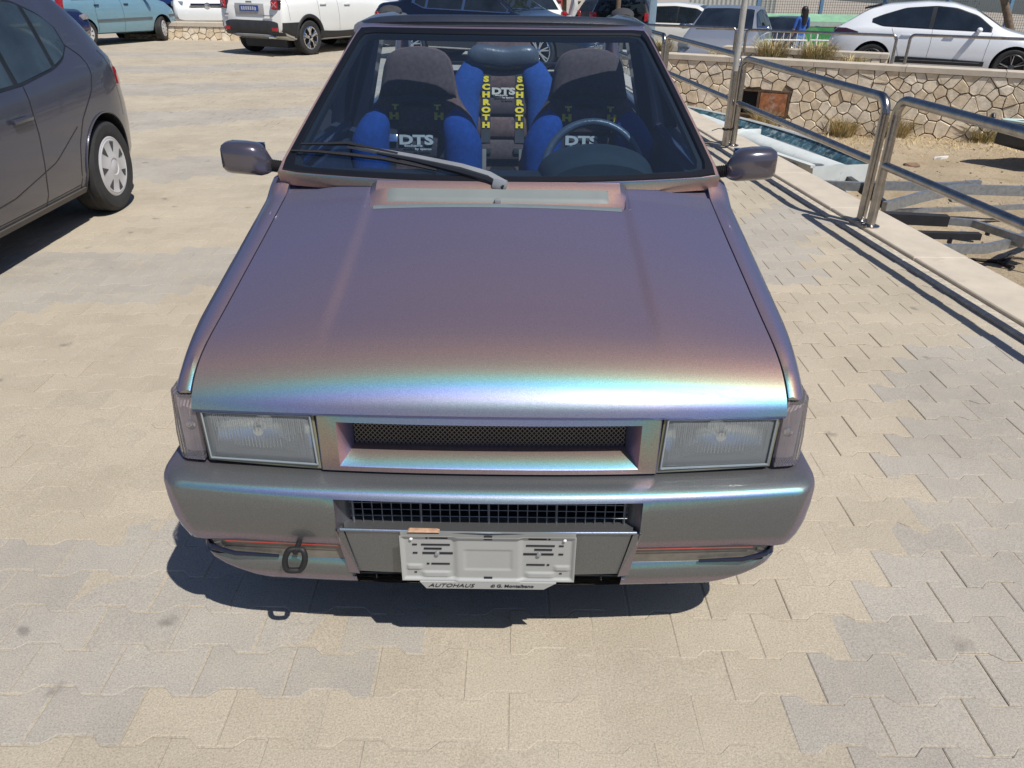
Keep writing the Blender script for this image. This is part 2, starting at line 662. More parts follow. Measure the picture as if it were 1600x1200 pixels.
def block_geo(cx, cy, dz, verts, faces, rot=0.0):
    o = len(verts)
    c, s = math.cos(rot), math.sin(rot)
    for poly, z in ((OUTL, -0.012), (OUTL, -0.0020), (INL, 0.0)):
        for x, y in poly:
            verts.append((cx + x * c - y * s, cy + x * s + y * c, z + dz))
    for lv in (0, 1):
        for k in range(NB):
            k2 = (k + 1) % NB
            faces.append((o + lv * NB + k, o + lv * NB + k2, o + (lv + 1) * NB + k2, o + (lv + 1) * NB + k))
    faces.append(tuple(o + 2 * NB + k for k in range(NB)))


def tint(x, y):
    b = band(x + random.uniform(-.04, .04), y + random.uniform(-.02, .02))
    r = random.uniform(0.95, 1.04)
    c = (0.440, 0.388, 0.306) if b > 0.5 else (0.388, 0.362, 0.320)
    return tuple(min(1, v * r) for v in c)


cells = []
row = 0
y = 0.55
PROT = rad(-0.6)
while y < 19.0:
    xoff = (row % 2) * BL / 2
    x0 = -(0.80 * y + 1.6)
    x1 = xk(y) - 0.06
    kx = math.ceil((x0 - xoff) / BL)
    while kx * BL + xoff < x1:
        cells.append((kx * BL + xoff, y))
        kx += 1
    row += 1
    y += BW
cells.append(None)
cells.pop()
# the 300 blocks that show largest and are not hidden under the parked car
vis = [c for c in cells if 1.12 < c[1] < 3.6 and abs(c[0]) < 0.68 * (0.883 * c[1] + 0.74) + 0.05 and not (abs(c[0] + 0.05) < 0.72 and c[1] > 1.60)]
vis.sort(key=lambda c: c[1])
near = set(vis[:300])
verts, faces = [], []
block_geo(0, 0, 0, verts, faces)
bme = bpy.data.meshes.new('paving_block')
bme.from_pydata(verts, [], faces)
bme.materials.append(PAVO)
for (x, y) in near:
    o = bpy.data.objects.new('paving_block', bme)
    COL.objects.link(o)
    o.parent = pave
    o.location = (x + random.uniform(-.0015, .0015), y + random.uniform(-.0015, .0015), random.uniform(-0.0018, 0.0012))
    o.rotation_euler = (random.uniform(-.006, .006), random.uniform(-.006, .006), random.uniform(-.008, .008))
    o.color = (*tint(x, y), 1)
verts, faces, cols = [], [], []
for (x, y) in cells:
    if (x, y) in near:
        continue
    block_geo(x + random.uniform(-.0015, .0015), y + random.uniform(-.0015, .0015), random.uniform(-0.0018, 0.001), verts, faces, random.uniform(-.008, .008))
    cols += [tint(x, y)] * (3 * NB)
me = bpy.data.meshes.new('paving_blocks')
me.from_pydata(verts, [], faces)
ca = me.attributes.new('tint', 'FLOAT_COLOR', 'POINT')
ca.data.foreach_set('color', np.array([(*c, 1.0) for c in cols], dtype=np.float32).ravel())
me.materials.append(PAVA)
o = link('paving_blocks', me, None, pave)
o['kind'] = 'stuff'

# wind-blown sand that fills the joints and in places covers the blocks
from mathutils import noise as mnoise
g = G()


def dustf(u, v):
    y = .5 + 8.5 * u ** 1.25
    x = lerp(-(0.80 * y + 1.4), xk(y) - .02, v)
    q = Vector((x, y, 0))
    n_ = mnoise.noise(q * 1.1) * .55 + mnoise.noise(q * 3.7 + Vector((7, 3, 1))) * .3 + mnoise.noise(q * 13 + Vector((1, 9, 4))) * .22
    side = smoothstep(.4, 1.6, x) * .0012
    near_ = smoothstep(2.2, 1.0, y) * .0006 if y < 2.2 else 0
    return (x, y, -0.0023 - side + near_ + .0032 * n_)


g.grid(dustf, 330, 330, flip=True)
o = obj('joint_sand', g, PAVS, pave, 60)
o['kind'] = 'stuff'

# kerb, coping and retaining edge -----------------------------------
STONEK = mat('kerb_stone', (0.47, 0.42, 0.34), 0.9, var=0.28, scale=30, bump=0.004, bscale=70, coords='Object')
COPE = mat('coping_stone', (0.52, 0.46, 0.375), 0.75, var=0.10, scale=5, bump=0.0015, bscale=110, dirt=((0.42, 0.37, 0.30), 6, 0.6), coords='Object')
WALLJ = mat('wall_mortar', (0.20, 0.155, 0.105), 0.95, var=0.3, scale=14, bump=0.006, bscale=40)
kerb = empty('kerb', (2.43, 4.7, 0), 0)
props(kerb, kind='structure')
seg = 1.18
yy = -2.4
kdir = Vector((-0.0875, 1, 0)).normalized()
while yy < 18.0:
    y1 = min(yy + seg, 18.0)
    for (nm, a0, a1, zt, zb, m) in (('kerb_stone', 0.0, 0.10, 0.010, -0.2, STONEK), ('coping_slab', 0.103, 0.45, 0.030, -0.03, COPE)):
        g = G()
        ga = 0.004 if nm == 'coping_slab' else 0.002
        b = 0.006
        p = [(xk(yy + ga) + a0, yy + ga), (xk(yy + ga) + a1, yy + ga), (xk(y1 - ga) + a1, y1 - ga), (xk(y1 - ga) + a0, y1 - ga)]
        zz = zt + random.uniform(-.0015, .0015)
        pin = inset_poly(p, b)
        g.rings([[(x, y, zb) for x, y in p], [(x, y, zz - b) for x, y in p], [(x, y, zz) for x, y in pin]])
        obj(nm, g, m, kerb, smooth=0, off=(2.43, 4.7, 0))
    yy = y1
g = G()
g.hexa([(xk(-3) + .11, -3, -1.6), (xk(-3) + .40, -3, -1.6), (xk(18) + .40, 18, -1.6), (xk(18) + .11, 18, -1.6),
        (xk(-3) + .11, -3, -.03), (xk(-3) + .40, -3, -.03), (xk(18) + .40, 18, -.03), (xk(18) + .11, 18, -.03)])
rw = obj('retaining_wall', g, WALLJ, smooth=0)
props(rw, 'rough mortar retaining wall under the pale coping beside the paving', 'wall')


# sandy lower lot
def sand_z(x, y):
    t = smoothstep(5, 16, y)
    z = -0.86 - 0.20 * t + 0.05 * smoothstep(6, 11, x)
    z += 0.035 * math.sin(x * 1.7 + y * 0.9) + 0.02 * math.sin(x * 3.9 - y * 2.7 + 1) + 0.012 * math.sin(x * 9 + y * 7)
    return z


SAND, t, out = newmat('sand_ground')
p = N(t, 'ShaderNodeBsdfPrincipled', i_Roughness=0.95)
geo = N(t, 'ShaderNodeNewGeometry')
n1 = N(t, 'ShaderNodeTexNoise', i_Scale=0.9, i_Detail=8.0, i_Roughness=0.65)
n2 = N(t, 'ShaderNodeTexNoise', i_Scale=28.0, i_Detail=8.0, i_Roughness=0.75)
n3 = N(t, 'ShaderNodeTexNoise', i_Scale=3.5, i_Detail=8.0, i_Roughness=0.7)
for n_ in (n1, n2, n3):
    t.links.new(geo.outputs['Position'], n_.inputs['Vector'])
c = ramp(t, n1.outputs[0], [(0.35, (0.40, 0.315, 0.205)), (0.65, (0.50, 0.41, 0.285))])
c = mixc(t, 1.0, c, ramp(t, n2.outputs[0], [(0.32, (0.62, 0.58, 0.55)), (0.5, (1, 1, 1)), (0.7, (1.12, 1.12, 1.12))]), 'MULTIPLY')
c = mixc(t, ramp(t, n3.outputs[0], [(0.56, (0, 0, 0)), (0.66, (0.7, 0.7, 0.7))]), c, (0.36, 0.25, 0.12))
t.links.new(c, p.inputs['Base Color'])
b1 = N(t, 'ShaderNodeBump', i_Strength=1.0, i_Distance=0.03)
t.links.new(n2.outputs[0], b1.inputs['Height'])
t.links.new(b1.outputs[0], p.inputs['Normal'])
t.links.new(p.outputs[0], out.inputs[0])
g = G()


def sfn(u, v):
    y = -3 + u * 21.6
    xa = xk(y) + 0.1
    x = xa + (v ** 1.4) * (34 - xa)
    return (x, y, sand_z(x, y))


g.grid(sfn, 90, 90, flip=True)
lot = obj('sand_ground', g, SAND)
props(lot, kind='structure')


# upper ground beyond the long wall
def up_z(x, y):
    t = y - wy(x)
    a_ = -smoothstep(1.0, 5.5, x) * (0.30 + 0.052 * min(30, max(0, t)))
    return min(a_, slope_z(x, y)) + .003


ASPH, t, out = newmat('worn_asphalt')
p = N(t, 'ShaderNodeBsdfPrincipled', i_Roughness=0.9)
geo = N(t, 'ShaderNodeNewGeometry')
n1 = N(t, 'ShaderNodeTexNoise', i_Scale=0.8, i_Detail=8.0, i_Roughness=0.7)
t.links.new(geo.outputs['Position'], n1.inputs['Vector'])
t.links.new(ramp(t, n1.outputs[0], [(0.35, (0.30, 0.275, 0.235)), (0.65, (0.42, 0.37, 0.30))]), p.inputs['Base Color'])
t.links.new(p.outputs[0], out.inputs[0])
g = G()
g.grid(lambda u, v: (lerp(xk(18.31), 60, u ** 1.3), wy(lerp(xk(18.31), 60, u ** 1.3)) + v ** 1.8 * 220, up_z(lerp(xk(18.31), 60, u ** 1.3), wy(lerp(xk(18.31), 60, u ** 1.3)) + v ** 1.8 * 220) - 0.008), 50, 50)
up = obj('upper_ground', g, ASPH)
props(up, kind='structure')


# ------------------------------------------------------------------ stone walls
def clip(poly, p, n):
    out = []
    m = len(poly)
    for i in range(m):
        a, b = poly[i], poly[(i + 1) % m]
        da = (a[0] - p[0]) * n[0] + (a[1] - p[1]) * n[1]
        db = (b[0] - p[0]) * n[0] + (b[1] - p[1]) * n[1]
        if da <= 0:
            out.append(a)
        if (da < 0 < db) or (db < 0 < da):
            s = da / (da - db)
            out.append((a[0] + (b[0] - a[0]) * s, a[1] + (b[1] - a[1]) * s))
    return out


def voronoi_cells(L, Hh, d, rnd, holes=()):
    seeds = []
    tries = 0
    while tries < 6000:
        tries += 1
        q = (rnd.uniform(0, L), rnd.uniform(0, Hh))
        dd = d * rnd.choice((0.5, .62, .8, 1.0, 1.25))
        if all((q[0] - s[0]) ** 2 + (q[1] - s[1]) ** 2 > dd * dd for s in seeds):
            seeds.append(q)
    cells = []
    for s in seeds:
        poly = [(0, 0), (L, 0), (L, Hh), (0, Hh)]
        for q in seeds:
            if q is s or abs(q[0] - s[0]) > 3 * d or abs(q[1] - s[1]) > 3 * d:
                continue
            mid = ((s[0] + q[0]) / 2, (s[1] + q[1]) / 2)
            poly = clip(poly, mid, (q[0] - s[0], q[1] - s[1]))
            if len(poly) < 3:
                break
        if len(poly) < 3:
            continue
        bad = False
        for (a, b, c_, d_) in holes:
            if a < s[0] < b and c_ < s[1] < d_:
                bad = True
        if bad:
            continue
        for (a, b, c_, d_) in holes:
            # push polygons out of the opening
            if poly and min(q[0] for q in poly) < b and max(q[0] for q in poly) > a and min(q[1] for q in poly) < d_ and max(q[1] for q in poly) > c_:
                if s[0] <= a:
                    poly = clip(poly, (a, 0), (1, 0))
                elif s[0] >= b:
                    poly = clip(poly, (b, 0), (-1, 0))
                elif s[1] <= c_:
                    poly = clip(poly, (0, c_), (0, 1))
                else:
                    poly = clip(poly, (0, d_), (0, -1))
        # shrink for the joint
        cx = sum(q[0] for q in poly) / max(1, len(poly))
        cy = sum(q[1] for q in poly) / max(1, len(poly))
        poly = [(cx + (q[0] - cx) * (1 - 0.009 / max(.05, math.hypot(q[0] - cx, q[1] - cy))), cy + (q[1] - cy) * (1 - 0.012 / max(.05, math.hypot(q[0] - cx, q[1] - cy)))) for q in poly]
        ar = 0
        for i in range(len(poly)):
            a, b = poly[i - 1], poly[i]
            ar += a[0] * b[1] - a[1] * b[0]
        if len(poly) >= 3 and ar / 2 > 0.004:
            cells.append(poly)
    return cells


STM = []
for i, c_ in enumerate(((0.70, 0.59, 0.44), (0.73, 0.635, 0.49), (0.66, 0.54, 0.385), (0.76, 0.67, 0.54))):
    STM.append(mat('wall_stone_%s' % ('buff', 'cream', 'ochre', 'pale')[i], c_, 0.92, var=0.22, scale=6, bump=0.007, bscale=22, coords='Object'))


def stone_wall(name, label, A, D, Nn, L, z0, z1, d, seed, thick=0.28, cap=(0.38, 0.10), holes=(), capseg=1.6):
    """A start point of the FACE line, D along, Nn outwards"""
    rnd = random.Random(seed)
    A, D, Nn = Vector(A), Vector(D), Vector(Nn)
    root = empty(name, (A.x, A.y, z0), 0, label=label, cat='wall')
    off = (A.x, A.y, z0)
    g = G()
    zt = z1 - cap[1]

    def P(u, w, dn):
        q = A + D * u + Nn * dn
        return (q.x, q.y, w)
    us = sorted(set([0, L] + [h[0] for h in holes] + [h[1] for h in holes]))
    for i in range(len(us) - 1):
        a, b = us[i], us[i + 1]
        spans = [(z0, zt)]
        for h in holes:
            if h[0] <= a and b <= h[1]:
                spans = [(z0, z0 + h[2]), (z0 + h[3], zt)]
        for (c0, c1) in spans:
            g.hexa([P(a, c0, -0.012), P(a, c0, -thick), P(b, c0, -thick), P(b, c0, -0.012),
                    P(a, c1, -0.012), P(a, c1, -thick), P(b, c1, -thick), P(b, c1, -0.012)])
    obj('mortar', g, WALLJ, root, smooth=0, off=off)
    n = 0
    for poly in voronoi_cells(L, zt - z0, d, rnd, holes):
        pr = rnd.uniform(0.004, 0.022)
        cx = sum(q[0] for q in poly) / len(poly)
        cy = sum(q[1] for q in poly) / len(poly)
        inn = [(cx + (q[0] - cx) * 0.94 + rnd.uniform(-.008, .008), cy + (q[1] - cy) * 0.94 + rnd.uniform(-.008, .008)) for q in poly]
        g = G()
        g.rings([[P(q[0], z0 + q[1], -0.02) for q in poly], [P(q[0], z0 + q[1], pr * 0.3) for q in poly],
                 [P(q[0], z0 + q[1], pr + rnd.uniform(-.004, .004)) for q in inn]])
        obj('stone', g, rnd.choice(STM), root, smooth=0, off=off)
        n += 1
    u = 0
    while u < L - 0.05:
        u1 = min(L, u + capseg)
        g = G()
        a = u + 0.003
        b = u1 - 0.003
        e = 0.035
        g.rings([[P(a, zt, e), P(b, zt, e), P(b, zt, e - cap[0]), P(a, zt, e - cap[0])],
                 [P(a, z1 - .008, e), P(b, z1 - .008, e), P(b, z1 - .008, e - cap[0]), P(a, z1 - .008, e - cap[0])],
                 [P(a + .006, z1, e - .008), P(b - .006, z1, e - .008), P(b - .006, z1, e + .008 - cap[0]), P(a + .006, z1, e + .008 - cap[0])]])
        obj('coping_slab', g, COPE, root, smooth=0, off=off)
        u = u1
    return root


# long wall: face line is 0.35 in front of the back edge
FA = Vector((1.55, wy(1.55), 0)) + WN * 0.345
u_box0 = 3.55
wall = stone_wall('stone_wall', 'long crazy-paved stone retaining wall with a pale coping behind the sandy lot', FA, WD, WN, 13.5, -1.45, 0.20, 0.262, 3,
                  holes=((3.35, 4.47, 0.58, 1.07),))
# low planter walls
D2 = Vector((1.0, -0.07, 0)).normalized()
stone_wall('planter_wall', 'low stone planter wall in front of the white people carrier', (-10.4, 22.05, 0), D2, (-0.07, -1, 0), 8.6, -0.05, 0.42, 0.25, 11)
A3 = Vector((3.9, wy(3.9), 0)) + WN * (-1.45)
stone_wall('planter_wall', 'short low stone wall behind the dry grasses, in front of the white barrier', A3, WD, WN, 3.35, -0.35, 0.26, 0.24, 12)

# wall opening with rusty doors
RUST = mat('rusty_metal', (0.36, 0.15, 0.07), 0.85, 0.2, var=0.5, scale=9, bump=0.003, bscale=40, dirt=((0.50, 0.40, 0.34), 4, 0.52))
root = empty('meter_cabinet', FA + WD * 3.35 + Vector((0, 0, -.87)), 0, label='rusty metal cabinet set in the stone wall, one door missing', cat='cabinet')
off = root.location


def WP(u, z, dn):
    q = FA + WD * u + WN * dn
    return (q.x, q.y, z)


g = G()
for (a, b, c0, c1) in ((3.35, 3.39, -.87, -.38), (4.43, 4.47, -.87, -.38), (3.39, 4.43, -.87, -.84), (3.39, 4.43, -.41, -.38), (3.85, 3.90, -.84, -.41)):
    g.hexa([WP(a, c0, .03), WP(a, c0, -.1), WP(b, c0, -.1), WP(b, c0, .03), WP(a, c1, .03), WP(a, c1, -.1), WP(b, c1, -.1), WP(b, c1, .03)])
obj('frame', g, mat('dark_rust', (0.10, 0.06, 0.04), 0.9, var=0.5, scale=20), root, 0, off)
g = G().hexa([WP(3.91, -.83, .035), WP(3.91, -.83, .02), WP(4.42, -.83, .02), WP(4.42, -.83, .035), WP(3.91, -.42, .035), WP(3.91, -.42, .02), WP(4.42, -.42, .02), WP(4.42, -.42, .035)])
obj('door', g, RUST, root, 0, off)
g = G().hexa([WP(3.39, -.84, -.2), WP(3.39, -.84, -.24), WP(4.43, -.84, -.24), WP(4.43, -.84, -.2), WP(3.39, -.41, -.2), WP(3.39, -.41, -.24), WP(4.43, -.41, -.24), WP(4.43, -.41, -.2)])
obj('back_panel', g, DARKIN, root, 0, off)
g = G().tube([WP(7.98, -.52, 0), WP(7.98, -.52, .07), WP(7.99, -.56, .09)], 0.035, 10)
pp = obj('drain_pipe', g, BLACK)
props(pp, 'short black drain pipe sticking out high on the stone wall', 'pipe')


# ------------------------------------------------------------------ railings
def rail_section(name, label, group, A, B, z0, z1, zm, r, corner=0.10, flange=True, clampy=False):
    A, B = Vector(A), Vector(B)
    root = empty(name, (A.x, A.y, z0), 0, label=label, cat='railing', group=group)
    off = root.location
    d = (B - A).normalized()
    a0 = A.copy(); a0.z = z0
    b0 = B.copy(); b0.z = z0
    za = z1 if not isinstance(z1, tuple) else z1[0]
    path = []
    for k in range(7):
        t_ = k / 6 * math.pi / 2
        path.append(Vector((A.x, A.y, za - corner)) + d * (corner * (1 - math.cos(t_))) + Vector((0, 0, corner * math.sin(t_))))
    path2 = []
    for k in range(7):
        t_ = k / 6 * math.pi / 2
        path2.append(Vector((B.x, B.y, za - corner)) - d * (corner * (1 - math.cos(t_))) + Vector((0, 0, corner * math.sin(t_))))
    full = path + path2[::-1]
    obj('top_rail', G().tube(full, r, 14), STEEL, root, 50, off)
    for q in (A, B):
        obj('post', G().tube([(q.x, q.y, z0), (q.x, q.y, za - corner)], r * 1.02, 14), STEEL, root, 50, off)
        if flange:
            g = G().lathe([(0, 0.0), (r * 2.0, 0.0), (r * 2.0, 0.008), (r * 1.3, 0.014), (r * 1.05, 0.02)], 20, Matrix.Translation((q.x, q.y, z0)) @ Matrix.Rotation(rad(90), 4, 'X'))
            obj('base_flange', g, STEEL, root, 50, off)
    if zm:
        obj('mid_rail', G().tube([(A.x, A.y, zm), (B.x, B.y, zm)], r * 0.92, 14), STEEL, root, 50, off)
    return root


def rx(y):
    return 2.525 - 0.0875 * (y - 5.43)


grp = 'steel railing sections along the kerb'
rail_section('railing', 'nearest steel tube railing section at the right edge, above the boat trailers', grp, (rx(5.36), 5.36, 0), (rx(2.1), 2.1, 0), 0.030, 0.885, 0.455, 0.031)
rail_section('railing', 'steel tube railing section beside the dinghy, between the paired posts and the tied pole', grp, (rx(5.50), 5.50, 0), (rx(8.28), 8.28, 0), 0.030, 0.872, 0.450, 0.031)
rail_section('railing', 'steel tube railing section just beyond the tied pole', grp, (rx(8.42), 8.42, 0), (rx(11.2), 11.2, 0), 0.030, 0.885, 0.450, 0.031)
rail_section('railing', 'farthest steel tube railing section on the kerb, seen through the car side window', grp, (rx(11.36), 11.36, 0), (rx(14.1), 14.1, 0), 0.030, 0.885, 0.450, 0.031)
grp = 'low steel rails on the long stone wall'


def capP(x):
    q = Vector((x, wy(x), 0)) + WN * 0.06
    return (q.x, q.y, 0)


rail_section('wall_railing', 'low steel rail on the stone wall in front of the silver hatchback', grp, capP(2.25), capP(4.40), 0.20, 0.70, None, 0.026, 0.08, False)
rail_section('wall_railing', 'low steel rail on the stone wall behind the grasses and SUV tail', grp, capP(4.58), capP(7.02), 0.20, 0.68, None, 0.026, 0.08, False)
rail_section('wall_railing', 'low steel rail on the stone wall before the front doors of the white sports SUV', grp, capP(7.22), capP(10.2), 0.20, 0.70, None, 0.026, 0.08, False)
# tied pole
POLEM = mat('painted_pole', (0.46, 0.45, 0.42), 0.5, 0.3, var=0.2, scale=9, dirt=((0.2, 0.15, 0.1), 12, 0.6))
root = empty('sign_pole', (rx(8.28) - 0.085, 8.25, 0.0), 0, label='slim pale metal pole tied upright to the steel railing post', cat='pole')
px_, py_ = rx(8.28) - 0.085, 8.25
obj('pole', G().tube([(px_, py_, 0.75), (px_, py_, 3.2)], 0.030, 14), POLEM, root, 50, root.location)
obj('sleeve', G().tube([(px_, py_, 0.04), (px_, py_, 0.76)], 0.036, 14), STEEL, root, 50, root.location)
g = G()
for z_ in (0.77, 0.20):
    g = G()
    g.tube([(px_ + 0.046 * math.cos(a), py_ + 0.046 * math.sin(a) * 1.2, z_ + 0.004 * math.sin(3 * a)) for a in [2 * math.pi * k / 16 for k in range(17)]], 0.007, 6)
g.tube([(px_ - .04, py_, .2), (px_ - .10, py_ - .03, .21), (px_ - .17, py_ - .05, .19)], 0.004, 6)
obj('tie', g, RUBBER, root, 50, root.location)
# ------------------------------------------------------------------ generic vehicles
def sm_interp(keys, win=0.05):
    xs = np.array([k[0] for k in keys], float)
    zs = np.array([k[1] for k in keys], float)

    def f(x):
        return float(np.mean([np.interp(x + d, xs, zs) for d in (-win, -win / 2, 0, win / 2, win)]))
    return f


class Car:
    """x runs from the rear (0) to the nose (L), y across, z up"""

    def __init__(s, name, label, cat, loc, head, sp, group=None):
        s.sp = sp
        s.L, s.Wd = sp['L'], sp['W']
        s.zt = sm_interp(sp['top'], sp.get('win', 0.05))
        s.zb = sm_interp(sp['bottom'], 0.03)
        s.bl = sm_interp(sp['belt'], 0.1)
        s.rk = sp.get('plan', 0.12)
        s.root = empty(name, loc, head, label=label, cat=cat, group=group)
        s.tumble = sp.get('tumble', 0.17)
        s.paint = sp['paint']
        g = G()
        n = sp.get('n', 70)
        rings = []
        for i in range(n + 1):
            t_ = i / n
            x = s.L * (0.5 - 0.5 * math.cos(math.pi * t_)) * 0.5 + s.L * t_ * 0.5
            h = s.half(x)
            ring = [(x, y, z) for y, z in h] + [(x, -y, z) for y, z in h[-2:0:-1]]
            rings.append(ring)
        g.rings(rings)
        s.body = obj('body', g, s.paint, s.root, 32)
        r = sp['wr']
        cut(s.body, [G().lathe([(0, -1.3), (r * 1.14, -1.3), (r * 1.14, 1.3), (0, 1.3)], 40, Matrix.Translation((ax, 0, r * 1.02))) for ax in sp['axles']])
        for ax in sp['axles']:
            obj('arch_liner', G().box((ax, 0, r * 1.0 + .10), (r * 2.5, s.Wd - .62, r * 1.7)), BLACK, s.root, 0)
        if sp.get('trim_low'):
            z_, m_ = sp['trim_low']
            s.low_trim(z_, m_)

    def wfn(s, x):
        e = min(x, s.L - x)
        k = s.sp.get('nose', 0.45) if x > s.L / 2 else s.sp.get('tail', 0.3)
        a = s.sp.get('nosew', 0.80) if x > s.L / 2 else s.sp.get('tailw', 0.88)
        t_ = min(1.0, max(0.0, e / k))
        return s.Wd / 2 * (a + (1 - a) * math.sqrt(1 - (1 - t_) ** 2))

    def half(s, x):
        w = s.wfn(x)
        zb, zt = s.zb(x), s.zt(x)
        belt = min(s.bl(x), zt - 0.035)
        gh = zt - belt
        k = min(1.0, gh / 0.45)
        h = belt - zb
        wr = w * 0.95 - 0.02 - s.tumble * k
        rr = 0.02 + 0.05 * k
        return [(0, zb), (w * 0.80, zb), (w * 0.93, zb + 0.03), (w * 0.975, zb + 0.18 * h), (w * 0.995, zb + 0.42 * h), (w, zb + 0.62 * h), (w * 0.985, belt - 0.12 * h), (w * 0.965, belt - 0.02),
                (w * 0.95, belt), (lerp(w * 0.95, wr, 0.33), belt + (gh - rr) * 0.36), (lerp(w * 0.95, wr, 0.68), belt + (gh - rr) * 0.72), (wr, zt - rr), (wr * 0.96, zt - rr * 0.42), (wr * 0.86, zt - rr * 0.12), (wr * 0.5, zt - 0.002), (0, zt + 0.006)]

    def ys(s, x, z):
        h = s.half(x)
        for i in range(1, len(h) - 1):
            (y0, z0), (y1, z1) = h[i], h[i + 1]
            if z0 <= z <= z1 and z1 > z0:
                return lerp(y0, y1, (z - z0) / (z1 - z0))
        return h[1][0]

    def zs(s, x, y):
        h = s.half(x)[10:]
        y = abs(y)
        for i in range(len(h) - 1):
            (y0, z0), (y1, z1) = h[i], h[i + 1]
            if y1 <= y <= y0:
                return lerp(z0, z1, (y0 - y) / max(1e-6, y0 - y1))
        return h[0][1]

    def side_patch(s, name, m, x0, x1, lo, hi, off=0.005, sides=(1, -1), nu=22, nv=5, parent=None, inner=-0.01):
        """patch between z=lo(x) and z=hi(x); its border dips into the body"""
        out = []
        for sd in sides:
            g = G()

            def fn(u, v):
                e = min(u, 1 - u) <= 0 or min(v, 1 - v) <= 0
                uu = min(max((u * (nu + 2) - 1) / nu, 0), 1)
                vv = min(max((v * (nv + 2) - 1) / nv, 0), 1)
                x = lerp(x0, x1, uu)
                z = lerp(lo(x), max(lo(x) + 0.004, hi(x)), vv)
                return (x, sd * (s.ys(x, z) + (inner if e else off)), z)
            g.grid(fn, nu + 2, nv + 2)
            out.append(obj(name, g, m, parent or s.root, 40))
        return out

    def top_patch(s, name, m, x0, x1, w0, w1, off=0.006, nu=14, nv=16, bow=0.0):
        g = G()

        def fn(u, v):
            e = min(u, 1 - u) <= 0 or min(v, 1 - v) <= 0
            uu = min(max((u * (nu + 2) - 1) / nu, 0), 1)
            vv = min(max((v * (nv + 2) - 1) / nv, 0), 1)
            t_ = vv * 2 - 1
            x = lerp(x0, x1, uu) + bow * (1 - t_ * t_)
            y = t_ * lerp(w0, w1, uu)
            dz = (s.zt(x + 0.02) - s.zt(x - 0.02)) / 0.04
            nn = 1 / math.hypot(1, dz)
            q = -0.012 if e else off
            return (x - dz * nn * q, y, s.zs(x, y) + nn * q)
        g.grid(fn, nu + 2, nv + 2)
        return obj(name, g, m, s.root, 40)

    def seam(s, pts, w=0.006, name='door_gap', m=None, off=0.0016, sides=(1, -1)):
        for sd in sides:
            g = G()
            n = 30
            ps = []
            tot = [0]
            for i in range(1, len(pts)):
                tot.append(tot[-1] + math.dist(pts[i], pts[i - 1]))
            for i in range(n + 1):
                d = tot[-1] * i / n
                j = max(1, min(len(pts) - 1, next((q for q in range(1, len(tot)) if tot[q] >= d - 1e-9), len(tot) - 1)))
                t_ = (d - tot[j - 1]) / (tot[j] - tot[j - 1])
                ps.append((lerp(pts[j - 1][0], pts[j][0], t_), lerp(pts[j - 1][1], pts[j][1], t_)))
            vs = []
            for i, (x, z) in enumerate(ps):
                a, b = ps[max(0, i - 1)], ps[min(n, i + 1)]
                dx, dz = b[0] - a[0], b[1] - a[1]
                l = math.hypot(dx, dz)
                nx, nz = -dz / l * w / 2, dx / l * w / 2
                for q in (-1, 1):
                    X, Z = x + nx * q, z + nz * q
                    vs.append((X, sd * (s.ys(X, Z) + off), Z))
            g.add(vs, [(2 * i, 2 * i + 2, 2 * i + 3, 2 * i + 1) for i in range(n)])
            obj(name, g, m or BLACK, s.root, 40)

    def low_trim(s, zf, m):
        for (a, b) in s.sp.get('trim_spans', [(0.02, s.L - 0.02)]):
            s.side_patch('sill_trim', m, a, b, lambda x: s.zb(x) + 0.03, zf, 0.012, nu=40)

    def arch(s, ax, m, r0, r1, off=0.02):
        for sd in (1, -1):
            g = G()

            def fn(u, v):
                a = math.pi * (u * 1.16 - 0.08)
                r = lerp(r0, r1, v)
                x = ax - math.cos(a) * r
                z = max(s.zb(x) + 0.04, s.sp['wr'] * 1.02 + math.sin(a) * r)
                e = min(v, 1 - v) <= 0
                return (x, sd * (s.ys(x, z) + (-.02 if e and v > .5 else off if not e else off - .03)), z)
            g.grid(fn, 30, 4)
            obj('arch_trim', g, m, s.root, 40)

    def wheel(s, ax, side, r, w, rim, style, yo=None, steer=0.0, hub=ALLOY, tyre_text=False):
        y = side * ((yo if yo is not None else s.wfn(ax) - 0.02) - w / 2)
        wh = obj('wheel', G().lathe([(rim * 0.98, -w * .42), (rim * 0.93, -w * .2), (rim * 0.90, w * .22), (0.0, w * .22)], 36), RUBBER, s.root, 40)
        wh.location = (ax, y, r)
        # lathe axis is +Y; outer face is +Y, so the far side is turned round
        wh.rotation_euler = (0, 0, steer if side > 0 else math.pi + steer)
        prof = [(rim, -w * .46), (rim + .015, -w * .5), (r - .03, -w * .5), (r - .006, -w * .42), (r, -w * .3), (r - .006, -w * .16), (r - .006, -w * .14), (r, -w * .12), (r, -.006), (r - .006, -.004), (r - .006, .004), (r, .006),
                (r, w * .12), (r - .006, w * .14), (r - .006, w * .16), (r, w * .3), (r - .006, w * .42), (r - .03, w * .5), (rim + .045, w * .505), (rim + .015, w * .48), (rim, w * .44)]
        obj('tyre', G().lathe(prof, 48, closed=False), TYRE, wh, 30)
        g = G()
        g.lathe([(rim + .004, w * .46), (rim - .006, w * .485), (rim - .022, w * .44), (rim - .03, w * .2)], 44)
        ns, kind = style
        yo_ = w * .40
